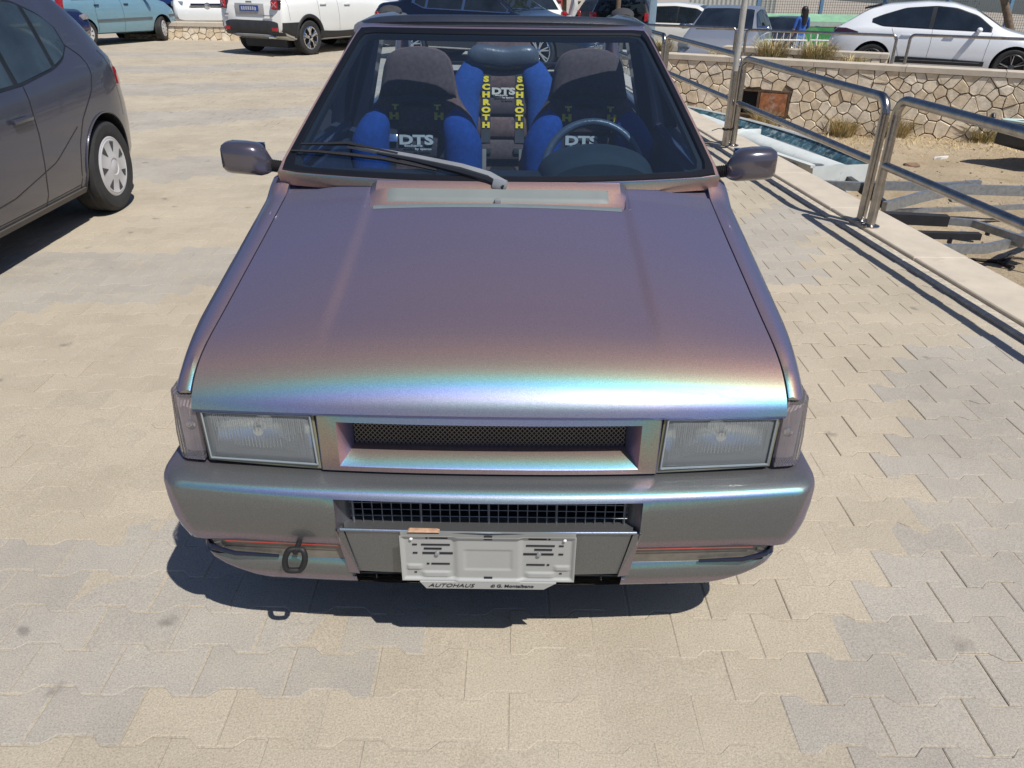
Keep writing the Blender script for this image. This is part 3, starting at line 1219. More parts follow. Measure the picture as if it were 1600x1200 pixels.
        for k in range(ns):
            a = 2 * math.pi * k / ns + 0.2
            if kind == 'y':
                for da in (-0.13, 0.13):
                    p0 = Vector((0.055, 0, 0)); p1 = Vector(((rim - .02) * math.cos(da), 0, (rim - .02) * math.sin(da)))
                    g.add(*spoke(p0, p1, 0.020, 0.016, yo_, a))
            elif kind == 'v':
                p0 = Vector((0.05, 0, 0)); p1 = Vector((rim - .015, 0, 0))
                g.add(*spoke(p0, p1, 0.030, 0.022, yo_, a))
                for da in (-0.30, 0.30):
                    p2 = Vector(((rim - .015) * math.cos(da), 0, (rim - .015) * math.sin(da)))
                    g.add(*spoke(Vector((rim * .45, 0, 0)), p2, 0.018, 0.016, yo_, a))
            elif kind == 'cap':
                pass
            else:
                p0 = Vector((0.04, 0, 0)); p1 = Vector((rim - .015, 0, 0))
                g.add(*spoke(p0, p1, 0.032, 0.026, yo_, a))
        g.lathe([(0.0, yo_ + .028), (0.035, yo_ + .026), (0.062, yo_ + .016), (0.068, yo_ - .02)], 24)
        if kind == 'cap':
            g.lathe([(rim * 1.0, yo_ + .004), (rim * .97, yo_ + .012), (rim * .90, yo_ + .020), (rim * .80, yo_ + .015), (rim * .50, yo_ + .022), (rim * .30, yo_ + .026), (rim * .27, yo_ + .020), (0, yo_ + .022)], 56)
            hg = G()
            for k in range(ns):
                a = 2 * math.pi * k / ns
                w1, w0 = 1.9 / ns, .75 / ns
                cs = [(rim * .50, -w0 * .2), (rim * .50, w0 * .2), (rim * .86, w1 * .55), (rim * .86, -w1 * .55)]
                hg.add([(r_ * math.cos(a + t_), yo_ + (.0235 if r_ < rim * .6 else .0195), r_ * math.sin(a + t_)) for r_, t_ in cs] + [(r_ * math.cos(a + t_), yo_ + .01, r_ * math.sin(a + t_)) for r_, t_ in cs],
                       [(0, 1, 2, 3), (0, 4, 5, 1), (1, 5, 6, 2), (2, 6, 7, 3), (3, 7, 4, 0)])
            obj('cap_openings', hg, mat('opening_shadow_grey', (.05, .05, .055), .6), wh, 0)['kind'] = 'stuff'
        obj('rim', g, hub, wh, 40)
        return wh

    def box_part(s, name, c, d, m, bev=0.01, rz=0.0, ry=0.0, parent=None, mirror=False, rx_=0.0):
        out = []
        for sd in ((1, -1) if mirror else (1,)):
            R = Matrix.Rotation(rz * sd, 3, 'Z') @ Matrix.Rotation(ry, 3, 'Y') @ Matrix.Rotation(rx_ * sd, 3, 'X')
            out.append(obj(name, G().box((c[0], c[1] * sd, c[2]), d, R, bev), m, parent or s.root, 40))
        return out

    def plate(s, x, z, tilt, front, txt=None, m=PLATEW):
        d = 1 if front else -1
        R = Matrix.Rotation(-tilt * d, 3, 'Y')
        pl_ = obj('number_plate', G().box((x, 0, z), (0.012, 0.52, 0.11), R, 0.003), m, s.root, 0)
        if txt:
            M = Matrix.Translation((x + d * .008, 0, z)) @ Matrix.Rotation(-tilt * d, 4, 'Y') @ Matrix.Rotation(rad(90) * d, 4, 'Z') @ Matrix.Rotation(rad(90), 4, 'X')
            text_mesh('plate_lettering', txt, 0.10, PLATET if m is PLATEW else PLATEW, pl_, M, 0.001, 0, 0.001, 1.0)
            return pl_
        return pl_

    def handle(s, x, z, m=None, sides=(1, -1), l=0.2):
        for sd in sides:
            y = s.ys(x, z)
            g = G().box((x, sd * (y + .018), z), (l, .02, .028), None, .008)
            g.box((x + l * .38, sd * (y + .006), z), (.03, .025, .024), None, .004)
            g.box((x - l * .38, sd * (y + .006), z), (.03, .025, .024), None, .004)
            obj('door_handle', g, m or s.paint, s.root, 40)

    def mirror(s, x, z, m=None, big=1.0):
        for sd in (1, -1):
            y = s.ys(x, z)
            g = G()
            rings = []
            for k, (f, h, dd) in enumerate(((-.02, .05, .05), (.06, .085, .08), (.15, .10, .09), (.20, .085, .08), (.225, .03, .03))):
                f *= big
                rings.append([(x - dd * big * .6 * math.cos(a) * (1 if math.cos(a) > 0 else 1), sd * (y + f), z + .02 + h * big * .5 * math.sin(a)) for a in [2 * math.pi * q / 14 for q in range(14)]])
            g.rings(rings)
            obj('side_mirror', g, m or s.paint, s.root, 50)


def spoke(p0, p1, w0, w1, y, a, th=0.03):
    d = (p1 - p0).normalized()
    nn = Vector((-d.z, 0, d.x))
    R = Matrix.Rotation(-a, 3, 'Y')
    vs = []
    for (p, w, yy) in ((p0, w0, y + .01), (p1, w1, y + .02)):
        for q, dy in ((-1, 0), (1, 0), (.6, .012), (-.6, .012)):
            vs.append(R @ (p + nn * w * q + Vector((0, yy + dy, 0))))
    for (p, w, yy) in ((p0, w0, y + .01), (p1, w1, y + .02)):
        for q in (-1, 1):
            vs.append(R @ (p + nn * w * q + Vector((0, yy - th, 0))))
    return vs, [(0, 1, 5, 4), (1, 2, 6, 5), (2, 3, 7, 6), (3, 0, 4, 7), (0, 3, 2, 1), (4, 5, 6, 7), (0, 8, 9, 1), (4, 5, 11, 10), (0, 4, 10, 8), (1, 9, 11, 5), (8, 10, 11, 9)]


def side_glass(c, x0, x1, lo, hi, splits, trim=BLACK, pill=0.05, name='side_window', glass=DGLASS):
    """black surround plus one pane per door"""
    c.side_patch('window_surround', trim, x0, x1, lambda x: lo(x) - .018, lambda x: hi(x) + .016, 0.003, nu=40)
    xs = [x0 + .03] + list(splits) + [x1 - .03]
    for i in range(len(xs) - 1):
        a = xs[i] + (pill / 2 if i else 0)
        b = xs[i + 1] - (pill / 2 if i < len(xs) - 2 else 0)
        c.side_patch(name, glass, a, b, lo, hi, 0.009, nu=20)


def glasshi(c, m=0.075):
    return lambda x: c.zt(x) - m


# --- grey hatchback, left edge, near ------------------------------------------------
GREY = mat('dusty_grey_paint', (0.078, 0.082, 0.115), 0.27, 0.45, var=0.08, scale=2.5, coat=0.6, dirt=((0.135, 0.125, 0.12), 1.6, 0.60))
sp = dict(L=4.28, W=1.80, wr=0.318, axles=(0.76, 3.40), paint=GREY, tumble=0.13, nose=0.8, nosew=0.72, tail=0.66, tailw=0.68, n=110,
          top=[(0, .62), (.04, .78), (.14, .92), (.27, 1.02), (.38, 1.12), (.54, 1.32), (.70, 1.44), (1.0, 1.50), (1.5, 1.53), (2.0, 1.53), (2.5, 1.46), (3.15, 1.08), (3.3, 1.02), (3.9, .86), (4.2, .70), (4.28, .55)],
          belt=[(0, .90), (.4, 1.06), (.9, 1.03), (1.5, .99), (2.6, .94), (3.3, .90), (4.28, .6)],
          bottom=[(0, .36), (.15, .24), (.4, .20), (3.7, .19), (4.1, .22), (4.28, .32)])
gc = Car('parked_car', 'dusty dark grey hatchback cut off by the left edge of the photo', 'car', (-3.83, 6.40, 0), rad(-88.4), sp)
for sd in (1, -1):
    gc.wheel(.76, sd, .318, .205, .205, (7, 'cap'), yo=.895, hub=HUBCAP)
    gc.wheel(3.40, sd, .318, .205, .205, (7, 'cap'), yo=.895, hub=HUBCAP)
glo = sm_interp([(.90, 1.16), (1.0, 1.08), (1.2, 1.03), (1.6, .985), (2.6, .955), (3.0, .955)], .05)
ghi = sm_interp([(.88, 1.20), (1.0, 1.31), (1.25, 1.40), (2.0, 1.45), (2.5, 1.37), (2.9, 1.06), (3.0, .97)], .05)
side_glass(gc, .90, 2.98, glo, ghi, (1.18, 1.66), glass=mat('tinted_window', (0.03, 0.045, 0.055), 0.04, var=0.5, scale=3, spec=0.9))
gc.seam([(.90, 1.14), (.78, 1.06), (.76, .96), (.84, .84), (1.05, .70), (1.16, .55), (1.20, .36), (1.20, .24)], .008)
gc.seam([(1.60, .97), (1.62, .7), (1.66, .26)], .008)
gc.seam([(2.74, .94), (2.80, .5), (2.76, .24)], .008)
gc.seam([(1.2, .29), (1.7, .285), (2.75, .29)], .006)
gc.seam([(1.15, .66), (1.5, .50), (2.0, .40), (2.6, .36)], .006, name='crease')
gc.handle(1.76, .80)
gc.handle(2.92, .78)
gc.arch(.76, GREY, .362, .378, .008)
gc.side_patch('sill_trim', mat('dusty_sill', (0.10, .09, .08), .6), 1.15, 3.0, lambda x: .205, lambda x: .262, .016, nu=30)
gc.side_patch('tail_lamp', REDL, .12, .34, lambda x: .80 + (x - .1) * .15, lambda x: .90 + (x - .1) * .22, .008, nu=12)
gc.seam([(.52, 1.08), (.44, .98), (.40, .88), (.39, .62)], .006)
gc.top_patch('rear_window', DGLASS, .38, .66, .48, .44)
gc.top_patch('windscreen', DGLASS, 2.55, 3.12, .52, .62)
gc.mirror(2.95, 1.0)

# --- white compact SUV with black cladding ------------------------------------------
WHITE = mat('white_paint', (0.78, 0.79, 0.77), 0.25, 0.0, var=0.02, scale=2, coat=0.8)
CLAD = mat('grey_cladding', (0.030, 0.031, 0.034), 0.55, var=0.2, dirt=((0.10, 0.09, 0.08), 12, 0.62))
sp = dict(L=4.24, W=1.80, wr=0.345, axles=(0.80, 3.37), paint=WHITE, tumble=0.13, nose=0.5, nosew=0.84, tail=0.22, tailw=0.90,
          top=[(0, .92), (.04, 1.02), (.10, 1.15), (.22, 1.55), (.34, 1.63), (.8, 1.665), (1.8, 1.68), (2.3, 1.64), (2.5, 1.55), (2.95, 1.16), (3.1, 1.11), (3.9, 1.02), (4.1, .94), (4.24, .72)],
          belt=[(0, 1.02), (1.2, 1.08), (2.9, 1.03), (4.24, .85)],
          bottom=[(0, .46), (.2, .36), (.5, .27), (3.6, .26), (4.0, .32), (4.24, .46)])
jp = Car('suv', 'white compact SUV with black arch cladding and square red tail lamps', 'car', (0, 0, 0), 0, sp)
hd = Vector((0.457, 0.889, 0)).normalized()
# rear axle centre between the two rear wheels
ra = Vector((-5.22, 18.55, 0))
jp.root.location = ra - hd * 0.80
jp.root.rotation_euler = (0, 0, math.atan2(hd.y, hd.x))
for sd in (1, -1):
    jp.wheel(.80, sd, .345, .225, .225, (5, 'v'), yo=.89, hub=CHROME)
    jp.wheel(3.37, sd, .345, .225, .225, (5, 'v'), yo=.89, hub=CHROME)
jp.side_patch('sill_trim', CLAD, .02, .46, lambda x: jp.zb(x) + .02, lambda x: .66, .012, nu=10)
jp.side_patch('sill_trim', CLAD, 1.14, 3.02, lambda x: jp.zb(x) + .02, lambda x: .44 + .05 * abs(x - 2) ** 2, .012, nu=30)
jp.side_patch('sill_trim', CLAD, 3.72, 4.2, lambda x: jp.zb(x) + .02, lambda x: .62, .012, nu=10)
jp.arch(.80, CLAD, .385, .47, .022)
jp.arch(3.37, CLAD, .385, .47, .022)
# rear bumper cladding
g = G()


def rearband(c, z0, z1, off, yk, nu=24, nv=4, dz=None):
    g = G()

    def fn(u, v):
        t_ = u * 2 - 1
        w = c.wfn(.02)
        xs_ = -off + (abs(t_) ** 6) * .10
        z = lerp(z0, z1, v) + (dz(t_) * v if dz else 0)
        e = v <= 0 or v >= 1
        return (xs_ + (.05 if e else 0), t_ * yk, z)
    g.grid(fn, nu, nv)
    return g


obj('bumper', rearband(jp, .40, .70, .045, .845, dz=lambda t_: .05 * (abs(t_) ** 4)), CLAD, jp.root, 40)
obj('skid_plate', rearband(jp, .37, .44, .062, .60), mat('skid_grey', (.20, .20, .20), .5), jp.root, 40)
jp.box_part('fog_reflector', (-.03, .66, .53), (.04, .14, .07), REDL, .008, mirror=True)
jp.box_part('exhaust_pipe', (-.06, -.60, .385), (.08, .15, .05), CHROME, .015)
for sd in (1, -1):
    tl = obj('tail_lamp', G().box((.03, sd * .725, .995), (.11, .20, .19), Matrix.Rotation(-sd * rad(14), 3, 'Z'), .03), mat('lamp_surround', (.03, .01, .015), .25, coat=.6), jp.root, 40)
    obj('lens', G().box((-.024, sd * .715, .995), (.03, .155, .15), Matrix.Rotation(-sd * rad(14), 3, 'Z'), .012), REDL, tl, 40)
    g = G()
    for q in (-1, 1):
        g.box((-.041, sd * .712, .995), (.008, .15, .018), Matrix.Rotation(-sd * rad(14), 3, 'Z') @ Matrix.Rotation(q * rad(42), 3, 'X'), .003)
    obj('cross_marker', g, mat('pink_marker', (.55, .22, .26), .4), tl, 40)
jp.box_part('plate_recess', (-.004, 0, .90), (.02, .80, .22), mat('recess_grey', (.42, .42, .42), .4), .008)
jp.plate(-.02, .92, rad(4), False, None, PLATEB)
pl_ = [c_ for c_ in jp.root.children if c_.name.startswith('number_plate')][0]
g = G()
rp = random.Random(5)
for k in range(7):
    g.box((-.029, .19 - k * .062, .915 + rp.uniform(-.004, .004)), (.003, .040, .066), None, 0)
obj('plate_print', g, mat('plate_smudge', (.50, .53, .60), .5), pl_, 0)
jp.box_part('badge', (-.006, .0, 1.035), (.015, .16, .035), mat('badge_grey', (.3, .3, .3), .3, .5), .004)
jp.box_part('model_badge', (-.02, .66, .79), (.01, .10, .03), mat('badge_grey', (.3, .3, .3)), .002)
jp.box_part('tailgate_lettering', (-.02, -.5, .785), (.01, .26, .018), mat('badge_grey', (.3, .3, .3)), .002)
jp.top_patch('rear_window', DGLASS, .115, .21, .62, .58)
side_glass(jp, .55, 2.85, lambda x: 1.14, glasshi(jp, .10), (.95, 1.75))
jp.seam([(1.12, 1.13), (1.14, .7), (1.20, .46)], .007)
jp.seam([(1.78, 1.12), (1.80, .7), (1.80, .46)], .007)
jp.handle(1.28, .99)
jp.handle(2.10, .97)
jp.seam([(.20, .70), (.19, .9), (.19, 1.15)], .006)

# --- light blue city car --------------------------------------------------------------
LBLUE = mat('light_blue_paint', (0.22, 0.40, 0.50), 0.3, 0.35, var=0.03, coat=0.7)
sp = dict(L=3.56, W=1.56, wr=0.285, axles=(0.58, 2.96), paint=LBLUE, tumble=0.14, nose=0.6, nosew=0.74, tail=0.25, tailw=0.88,
          top=[(0, .88), (.03, 1.0), (.12, 1.30), (.22, 1.48), (.6, 1.55), (1.5, 1.57), (2.0, 1.53), (2.65, 1.08), (2.8, 1.02), (3.3, .88), (3.48, .74), (3.56, .58)],
          belt=[(0, .98), (1.2, .95), (2.6, .90), (3.56, .7)],
          bottom=[(0, .36), (.2, .26), (3.1, .22), (3.4, .26), (3.56, .36)])
hd = Vector((0.23, 0.973, 0))
lb = Car('city_car', 'light blue city car with black door strips and a tall red tail lamp', 'car', (0, 0, 0), 0, sp)
hd = Vector((0.36, 0.933, 0)).normalized()
nl = Vector((-hd.y, hd.x, 0))
ra = Vector((-9.95, 19.42, 0)) + nl * .70
lb.root.location = ra - hd * .58
lb.root.rotation_euler = (0, 0, math.atan2(hd.y, hd.x))
for sd in (1, -1):
    lb.wheel(.58, sd, .285, .17, .185, (9, 'cap'), yo=.775, hub=HUBCAP)
    lb.wheel(2.96, sd, .285, .17, .185, (9, 'cap'), yo=.76, hub=HUBCAP, steer=rad(26))
side_glass(lb, .35, 2.55, lambda x: 1.0, glasshi(lb, .09), (1.0, 1.75))
lb.side_patch('rubbing_strip', mat('strip_grey', (.10, .12, .13), .6), .92, 2.62, lambda x: .52, lambda x: .57, .014, nu=24)
lb.handle(.98, .87, BLACK, l=.13)
lb.handle(1.86, .87, BLACK, l=.13)
lb.seam([(.98, .98), (.92, .75), (.95, .3)], .007)
lb.seam([(1.72, .98), (1.74, .6), (1.72, .26)], .007)
for sd in (1, -1):
    obj('tail_lamp', G().box((.06, sd * .70, .90), (.12, .13, .36), Matrix.Rotation(-sd * rad(20), 3, 'Z') @ Matrix.Rotation(rad(4), 3, 'Y'), .025), REDL, lb.root, 40)
obj('bumper', rearband(lb, .36, .62, .05, .735), LBLUE, lb.root, 40)
obj('bumper_strip', rearband(lb, .53, .58, .062, .725), mat('strip_grey', (.10, .12, .13)), lb.root, 40)
lb.plate(-.03, .80, rad(5), False)
pl_ = [c_ for c_ in lb.root.children if c_.name.startswith('number_plate')][0]
g = G()
for k in range(7):
    g.box((-.039, .19 - k * .062, .80), (.003, .036, .062), None, 0)
obj('plate_print', g, mat('plate_smudge_dark', (.16, .17, .2), .5), pl_, 0)
lb.top_patch('rear_window', DGLASS, .05, .18, .58, .52)
lb.side_patch('front_bumper_strip', mat('strip_grey', (.10, .12, .13)), 3.22, 3.50, lambda x: .55, lambda x: .61, .012, nu=10)
lb.mirror(2.5, .98, BLACK)

# --- white sports SUV on the upper ground ----------------------------------------------
PWHITE = mat('pearl_white_paint', (0.78, 0.81, 0.85), 0.22, 0.0, var=0.02, scale=2, coat=0.9)
sp = dict(L=4.70, W=1.92, wr=0.365, axles=(0.98, 3.79), paint=PWHITE, tumble=0.20, nose=0.9, nosew=0.66, tail=0.7, tailw=0.74, n=90,
          top=[(0, .72), (.04, .96), (.16, 1.05), (.28, 1.12), (.75, 1.43), (1.1, 1.53), (1.9, 1.60), (2.4, 1.585), (2.9, 1.45), (3.45, 1.12), (3.6, 1.07), (4.2, .93), (4.55, .76), (4.70, .58)],
          belt=[(0, .98), (.8, 1.07), (1.6, 1.06), (3.4, 1.0), (4.70, .7)],
          bottom=[(0, .44), (.2, .32), (.6, .24), (4.1, .24), (4.5, .30), (4.70, .42)])
pc = Car('sports_suv', 'pearl white sports SUV with dark wheels parked side-on above the long stone wall', 'car', (0, 0, 0), 0, sp)
hd = Vector((0.8931, -0.4498, 0))
nl = Vector((-hd.y, hd.x, 0))
nearpt = Vector((8.12, 19.1, -.42))     # foot of the near rear wheel
ra = nearpt + nl * .84
pc.root.location = ra - hd * .98
pc.root.rotation_euler = (0, 0, math.atan2(hd.y, hd.x))
DRIM = mat('dark_rim', (0.12, 0.12, 0.125), 0.3, 0.8)
for sd in (1, -1):
    for ax in (.98, 3.79):
        w_ = pc.wheel(ax, sd, .365, .26, .262, (5, 'y'), yo=.945, hub=DRIM)
        obj('bright_spokes', (lambda gg: [gg.add(*spoke(Vector((.06, 0, 0)), Vector((.24 * math.cos(.13), 0, .24 * math.sin(.13))), .007, .006, .113, 2 * math.pi * k / 5 + .2)) for k in range(5)] and gg)(G()), CHROME, w_, 40)
        if sd < 0 and ax > 3:
            obj('brake_caliper', G().box((-.15, .03, .05), (.06, .05, .16), None, .015), mat('caliper_red', (.5, .02, .02), .4), w_, 40)
plo = sm_interp([(.85, 1.18), (1.1, 1.10), (1.9, 1.08), (3.3, 1.05)], .06)
phi = sm_interp([(.80, 1.19), (1.05, 1.30), (1.5, 1.45), (2.1, 1.50), (2.5, 1.47), (2.95, 1.33), (3.30, 1.08)], .06)
side_glass(pc, .86, 3.26, plo, phi, (2.08,), pill=.09)
pc.top_patch('rear_window', DGLASS, .32, .76, .60, .52)
pc.top_patch('windscreen', DGLASS, 2.88, 3.42, .58, .68)
pc.box_part('roof_spoiler', (.80, 0, 1.47), (.36, 1.05, .04), BLACK, .012, ry=rad(-14))
pc.side_patch('tail_lamp', mat('smoked_lamp', (.05, .02, .03), .15, coat=.8), .06, .62, lambda x: .93 + .02 * x, lambda x: 1.03 + .0 * x - max(0, (x - .35) * .25), .014, nu=20)
pc.side_patch('rear_valance', BLACK, .05, .50, lambda x: pc.zb(x) + .02, lambda x: .66 - .55 * max(0, x - .08), .014, nu=14)
obj('rear_diffuser', rearband(pc, .42, .66, .03, .68), BLACK, pc.root, 40)
pc.side_patch('door_blade', BLACK, 1.50, 3.26, lambda x: .36, lambda x: .46 + .03 * math.sin(x), .02, nu=24)
pc.side_patch('door_blade_insert', mat('blade_grey', (.16, .16, .17), .4), 1.60, 3.18, lambda x: .42, lambda x: .435, .028, nu=24)
pc.seam([(1.30, 1.06), (1.45, .75), (1.56, .45)], .006)
pc.seam([(2.12, 1.05), (2.14, .8), (2.12, .46)], .006)
pc.seam([(3.28, 1.03), (3.24, .7), (3.22, .4)], .006)
pc.handle(1.62, .93)
pc.handle(2.48, .92)
pc.mirror(3.02, 1.06, big=1.1)

# --- black saloon seen through the windscreen ----------------------------------------------
BLK = mat('black_blue_paint', (0.008, 0.012, 0.026), 0.2, 0.2, var=0.1, coat=1.0)
SAL = dict(L=4.75, W=1.82, wr=0.335, axles=(1.0, 3.87), tumble=0.20, nose=0.8, nosew=0.72, tail=0.6, tailw=0.78,
           top=[(0, .75), (.05, 1.0), (.15, 1.08), (.65, 1.13), (1.1, 1.32), (1.55, 1.43), (2.2, 1.455), (2.6, 1.40), (3.2, 1.02), (3.4, .94), (4.2, .78), (4.6, .64), (4.75, .46)],
           belt=[(0, .92), (1.5, .97), (3.3, .93), (4.75, .65)],
           bottom=[(0, .42), (.2, .28), (4.3, .22), (4.6, .28), (4.75, .4)])
sp = dict(SAL, paint=BLK)
bs = Car('saloon_car', 'black-blue saloon with chrome window line, side-on behind the open-topped car', 'car', (0, 0, 0), 0, sp)
hd = Vector((2.55, -1.3, 0)).normalized()
nl = Vector((-hd.y, hd.x, 0))
ra = Vector((-2.10, 17.15, -.02)) + nl * .8
bs.root.location = ra - hd * 1.0
bs.root.rotation_euler = (0, 0, math.atan2(hd.y, hd.x))
for sd in (1, -1):
    for ax in (1.0, 3.87):
        bs.wheel(ax, sd, .335, .235, .25, (7, 'y'), yo=.905, hub=CHROME)
blo = sm_interp([(1.0, 1.12), (1.3, 1.02), (3.2, .985)], .05)
bhi = sm_interp([(1.0, 1.13), (1.25, 1.25), (1.6, 1.34), (2.3, 1.37), (2.7, 1.30), (3.18, 1.0)], .05)
bs.side_patch('chrome_line', CHROME, .98, 3.22, lambda x: blo(x) - .02, lambda x: bhi(x) + .030, .004, nu=40)
side_glass(bs, 1.03, 3.18, blo, bhi, (1.35, 2.2), pill=.06)
bs.side_patch('sill_strip', CHROME, 1.4, 3.5, lambda x: .30, lambda x: .325, .012, nu=24)
bs.top_patch('rear_window', DGLASS, .72, 1.42, .62, .55)
bs.top_patch('windscreen', DGLASS, 2.66, 3.26, .56, .66)
bs.side_patch('tail_lamp', REDL, .04, .34, lambda x: .78, lambda x: .92, .008, nu=10)

HATCH = dict(L=4.1, W=1.76, wr=0.31, axles=(0.72, 3.26), tumble=0.17, nose=0.7, nosew=0.74, tail=0.35, tailw=0.85, n=50,
             top=[(0, .80), (.04, .95), (.12, 1.05), (.38, 1.38), (.6, 1.45), (1.6, 1.49), (2.2, 1.44), (2.95, 1.05), (3.1, 1.0), (3.8, .84), (4.0, .72), (4.1, .5)],
             belt=[(0, .95), (1.2, 1.0), (2.9, .93), (4.1, .65)],
             bottom=[(0, .40), (.2, .26), (3.7, .21), (3.95, .26), (4.1, .38)])
MPV = dict(L=4.85, W=1.88, wr=0.35, axles=(0.95, 3.84), tumble=0.15, nose=0.5, nosew=0.84, tail=0.3, tailw=0.9, n=50,
           top=[(0, .95), (.05, 1.1), (.3, 1.58), (.6, 1.68), (2.2, 1.72), (2.9, 1.64), (3.6, 1.18), (3.8, 1.13), (4.5, 1.02), (4.75, .88), (4.85, .65)],
           belt=[(0, 1.05), (3.6, 1.02), (4.85, .85)],
           bottom=[(0, .42), (.2, .3), (4.5, .26), (4.7, .3), (4.85, .42)])


def place_front(c, at, hd):
    hd = Vector(hd).normalized()
    c.root.location = Vector(at) - hd * c.L
    c.root.rotation_euler = (0, 0, math.atan2(hd.y, hd.x))


def simple_wheels(c, style=(5, 's'), rim=.2, hub=ALLOY):
    for sd in (1, -1):
        for ax in c.sp['axles']:
            c.wheel(ax, sd, c.sp['wr'], .2, rim, style, yo=c.Wd / 2 - .015, hub=hub)


def std_glass(c, x0, x1, zl, splits, ws, rw):
    side_glass(c, x0, x1, lambda x: zl, glasshi(c, .10), splits)
    c.top_patch('windscreen', DGLASS, *ws)
    c.top_patch('rear_window', DGLASS, *rw)


def rear_lamps(c, z, h, w=.16, x=.03, y=None):
    for sd in (1, -1):
        yy_ = y or c.wfn(.05) - w * .45
        obj('tail_lamp', G().box((x, sd * yy_, z), (.10, w, h), Matrix.Rotation(-sd * rad(15), 3, 'Z'), .02), REDL, c.root, 40)


def front_lamps(c, z, h, w=.3, x=None, m=CLEARL):
    for sd in (1, -1):
        xx = x or c.L - .12
        obj('headlight', G().box((xx, sd * (c.wfn(xx) - w * .45), z), (.16, w, h), Matrix.Rotation(sd * rad(24), 3, 'Z') @ Matrix.Rotation(rad(-14), 3, 'Y'), .03), m, c.root, 40)


# white people carrier, front view, behind the left planter wall
fm = Car('people_carrier', 'white people carrier facing forwards behind the low planter wall at the left', 'car', (0, 0, 0), 0, dict(MPV, paint=WHITE))
place_front(fm, (-8.35, 23.05, 0), (.26, -1, 0))
simple_wheels(fm)
std_glass(fm, .4, 3.4, 1.12, (1.2, 2.3), (2.95, 3.62, .62, .72), (.10, .3, .6, .55))
front_lamps(fm, .80, .13, .34, 4.66, mat('headlamp_grey', (.20, .24, .28), .2, coat=.8))
g = G()
for z_ in (.72, .80):
    g.box((4.80, 0, z_), (.06, .86, .045), None, .012)
obj('grille', g, mat('grille_black', (.01, .012, .03), .3), fm.root, 40)
fm.box_part('grille_bar', (4.825, 0, .76), (.05, .92, .022), CHROME, .006)
obj('emblem', G().lathe([(0, .03), (.07, .028), (.085, .01), (.085, -.02)], 24, Matrix.Translation((4.83, 0, .76)) @ Matrix.Rotation(rad(-90), 4, 'Z')), CHROME, fm.root, 40)
fm.mirror(3.35, 1.2, big=1.3)
# dark blue people carrier beside it
NAVY = mat('navy_paint', (0.010, 0.028, 0.14), 0.25, 0.1, var=0.05, coat=0.8)
nb = Car('van', 'dark blue van parked behind the light blue city car', 'car', (0, 0, 0), 0, dict(MPV, paint=NAVY))
place_front(nb, (-8.9, 25.3, 0), (1, -.15, 0))
simple_wheels(nb)
std_glass(nb, .4, 3.4, 1.05, (1.2, 2.3), (2.95, 3.62, .62, .72), (.10, .3, .6, .55))
# dark blue car nose between grey car and city car
nv = Car('saloon_car', 'dark blue car showing only its nose and number plate beside the city car rear bumper', 'car', (0, 0, 0), 0, dict(HATCH, paint=mat('deep_blue_paint', (0.012, 0.018, 0.07), 0.25, 0.2, coat=0.8)))
place_front(nv, (-9.85, 18.5, -.02), (1, -.28, 0))
simple_wheels(nv)
std_glass(nv, .45, 2.8, 1.02, (1.5,), (2.25, 2.98, .55, .64), (.14, .36, .55, .5))
nv.plate(4.13, .42, rad(0), True)
front_lamps(nv, .66, .12, .26)

# silver hatch facing the camera, behind the short wall
SILV = mat('silver_paint', (0.40, 0.42, 0.46), 0.28, 0.55, var=0.03, coat=0.8)
sv = Car('silver_hatchback', 'silver hatchback facing the camera behind the low steel rail', 'car', (0, 0, 0), 0, dict(HATCH, paint=SILV))
place_front(sv, (4.45, 19.05, -.50), (-.42, -1, 0))
simple_wheels(sv)
std_glass(sv, .45, 2.8, 1.02, (1.5,), (2.22, 3.0, .60, .70), (.14, .36, .55, .5))
sv.mirror(2.75, 1.02, CHROME, 1.3)
front_lamps(sv, .72, .15, .30, None, mat('headlamp_grey', (.20, .24, .28)))
sv.box_part('wiper_panel', (3.08, 0, 1.0), (.06, 1.2, .02), BLACK, .005)

# white crossover heading right, further back
wx = Car('white_crossover', 'white crossover seen side-on behind the pale blue lamp post', 'car', (0, 0, 0), 0, dict(HATCH, paint=WHITE, L=4.1))
hd = Vector((.93, -.36, 0)).normalized()
wx.root.location = Vector((3.15, 24.9, -.52))
wx.root.rotation_euler = (0, 0, math.atan2(hd.y, hd.x))
simple_wheels(wx)
std_glass(wx, .5, 2.85, 1.0, (.95, 1.7), (2.25, 2.98, .55, .64), (.14, .36, .55, .5))
rear_lamps(wx, .98, .22, .2)
# black hatch rear view
bh = Car('black_hatchback', 'black hatchback seen from behind with a bare tree trunk in front of it', 'car', (0, 0, 0), 0, dict(HATCH, paint=mat('black_car_paint', (.012, .013, .017), .22, .1, coat=.8)))
hd = Vector((.22, 1, 0)).normalized()
bh.root.location = Vector((2.75, 22.6, -.32))
bh.root.rotation_euler = (0, 0, math.atan2(hd.y, hd.x))
simple_wheels(bh)
std_glass(bh, .5, 2.85, 1.0, (.95, 1.7), (2.25, 2.98, .55, .64), (.14, .37, .62, .52))
rear_lamps(bh, .96, .20, .2)
# dark car with red lamp left of it
dh = Car('dark_estate_car', 'dark car with a bright red tail lamp, left of the black hatchback', 'car', (0, 0, 0), 0, dict(HATCH, paint=mat('dark_grey_paint', (.02, .02, .024), .25, .1, coat=.8)))
dh.root.location = Vector((2.75, 29.5, -.55))
dh.root.rotation_euler = (0, 0, rad(62))
simple_wheels(dh)
std_glass(dh, .5, 2.85, 1.0, (.95, 1.7), (2.25, 2.98, .55, .64), (.14, .37, .62, .52))
rear_lamps(dh, .95, .26, .22)
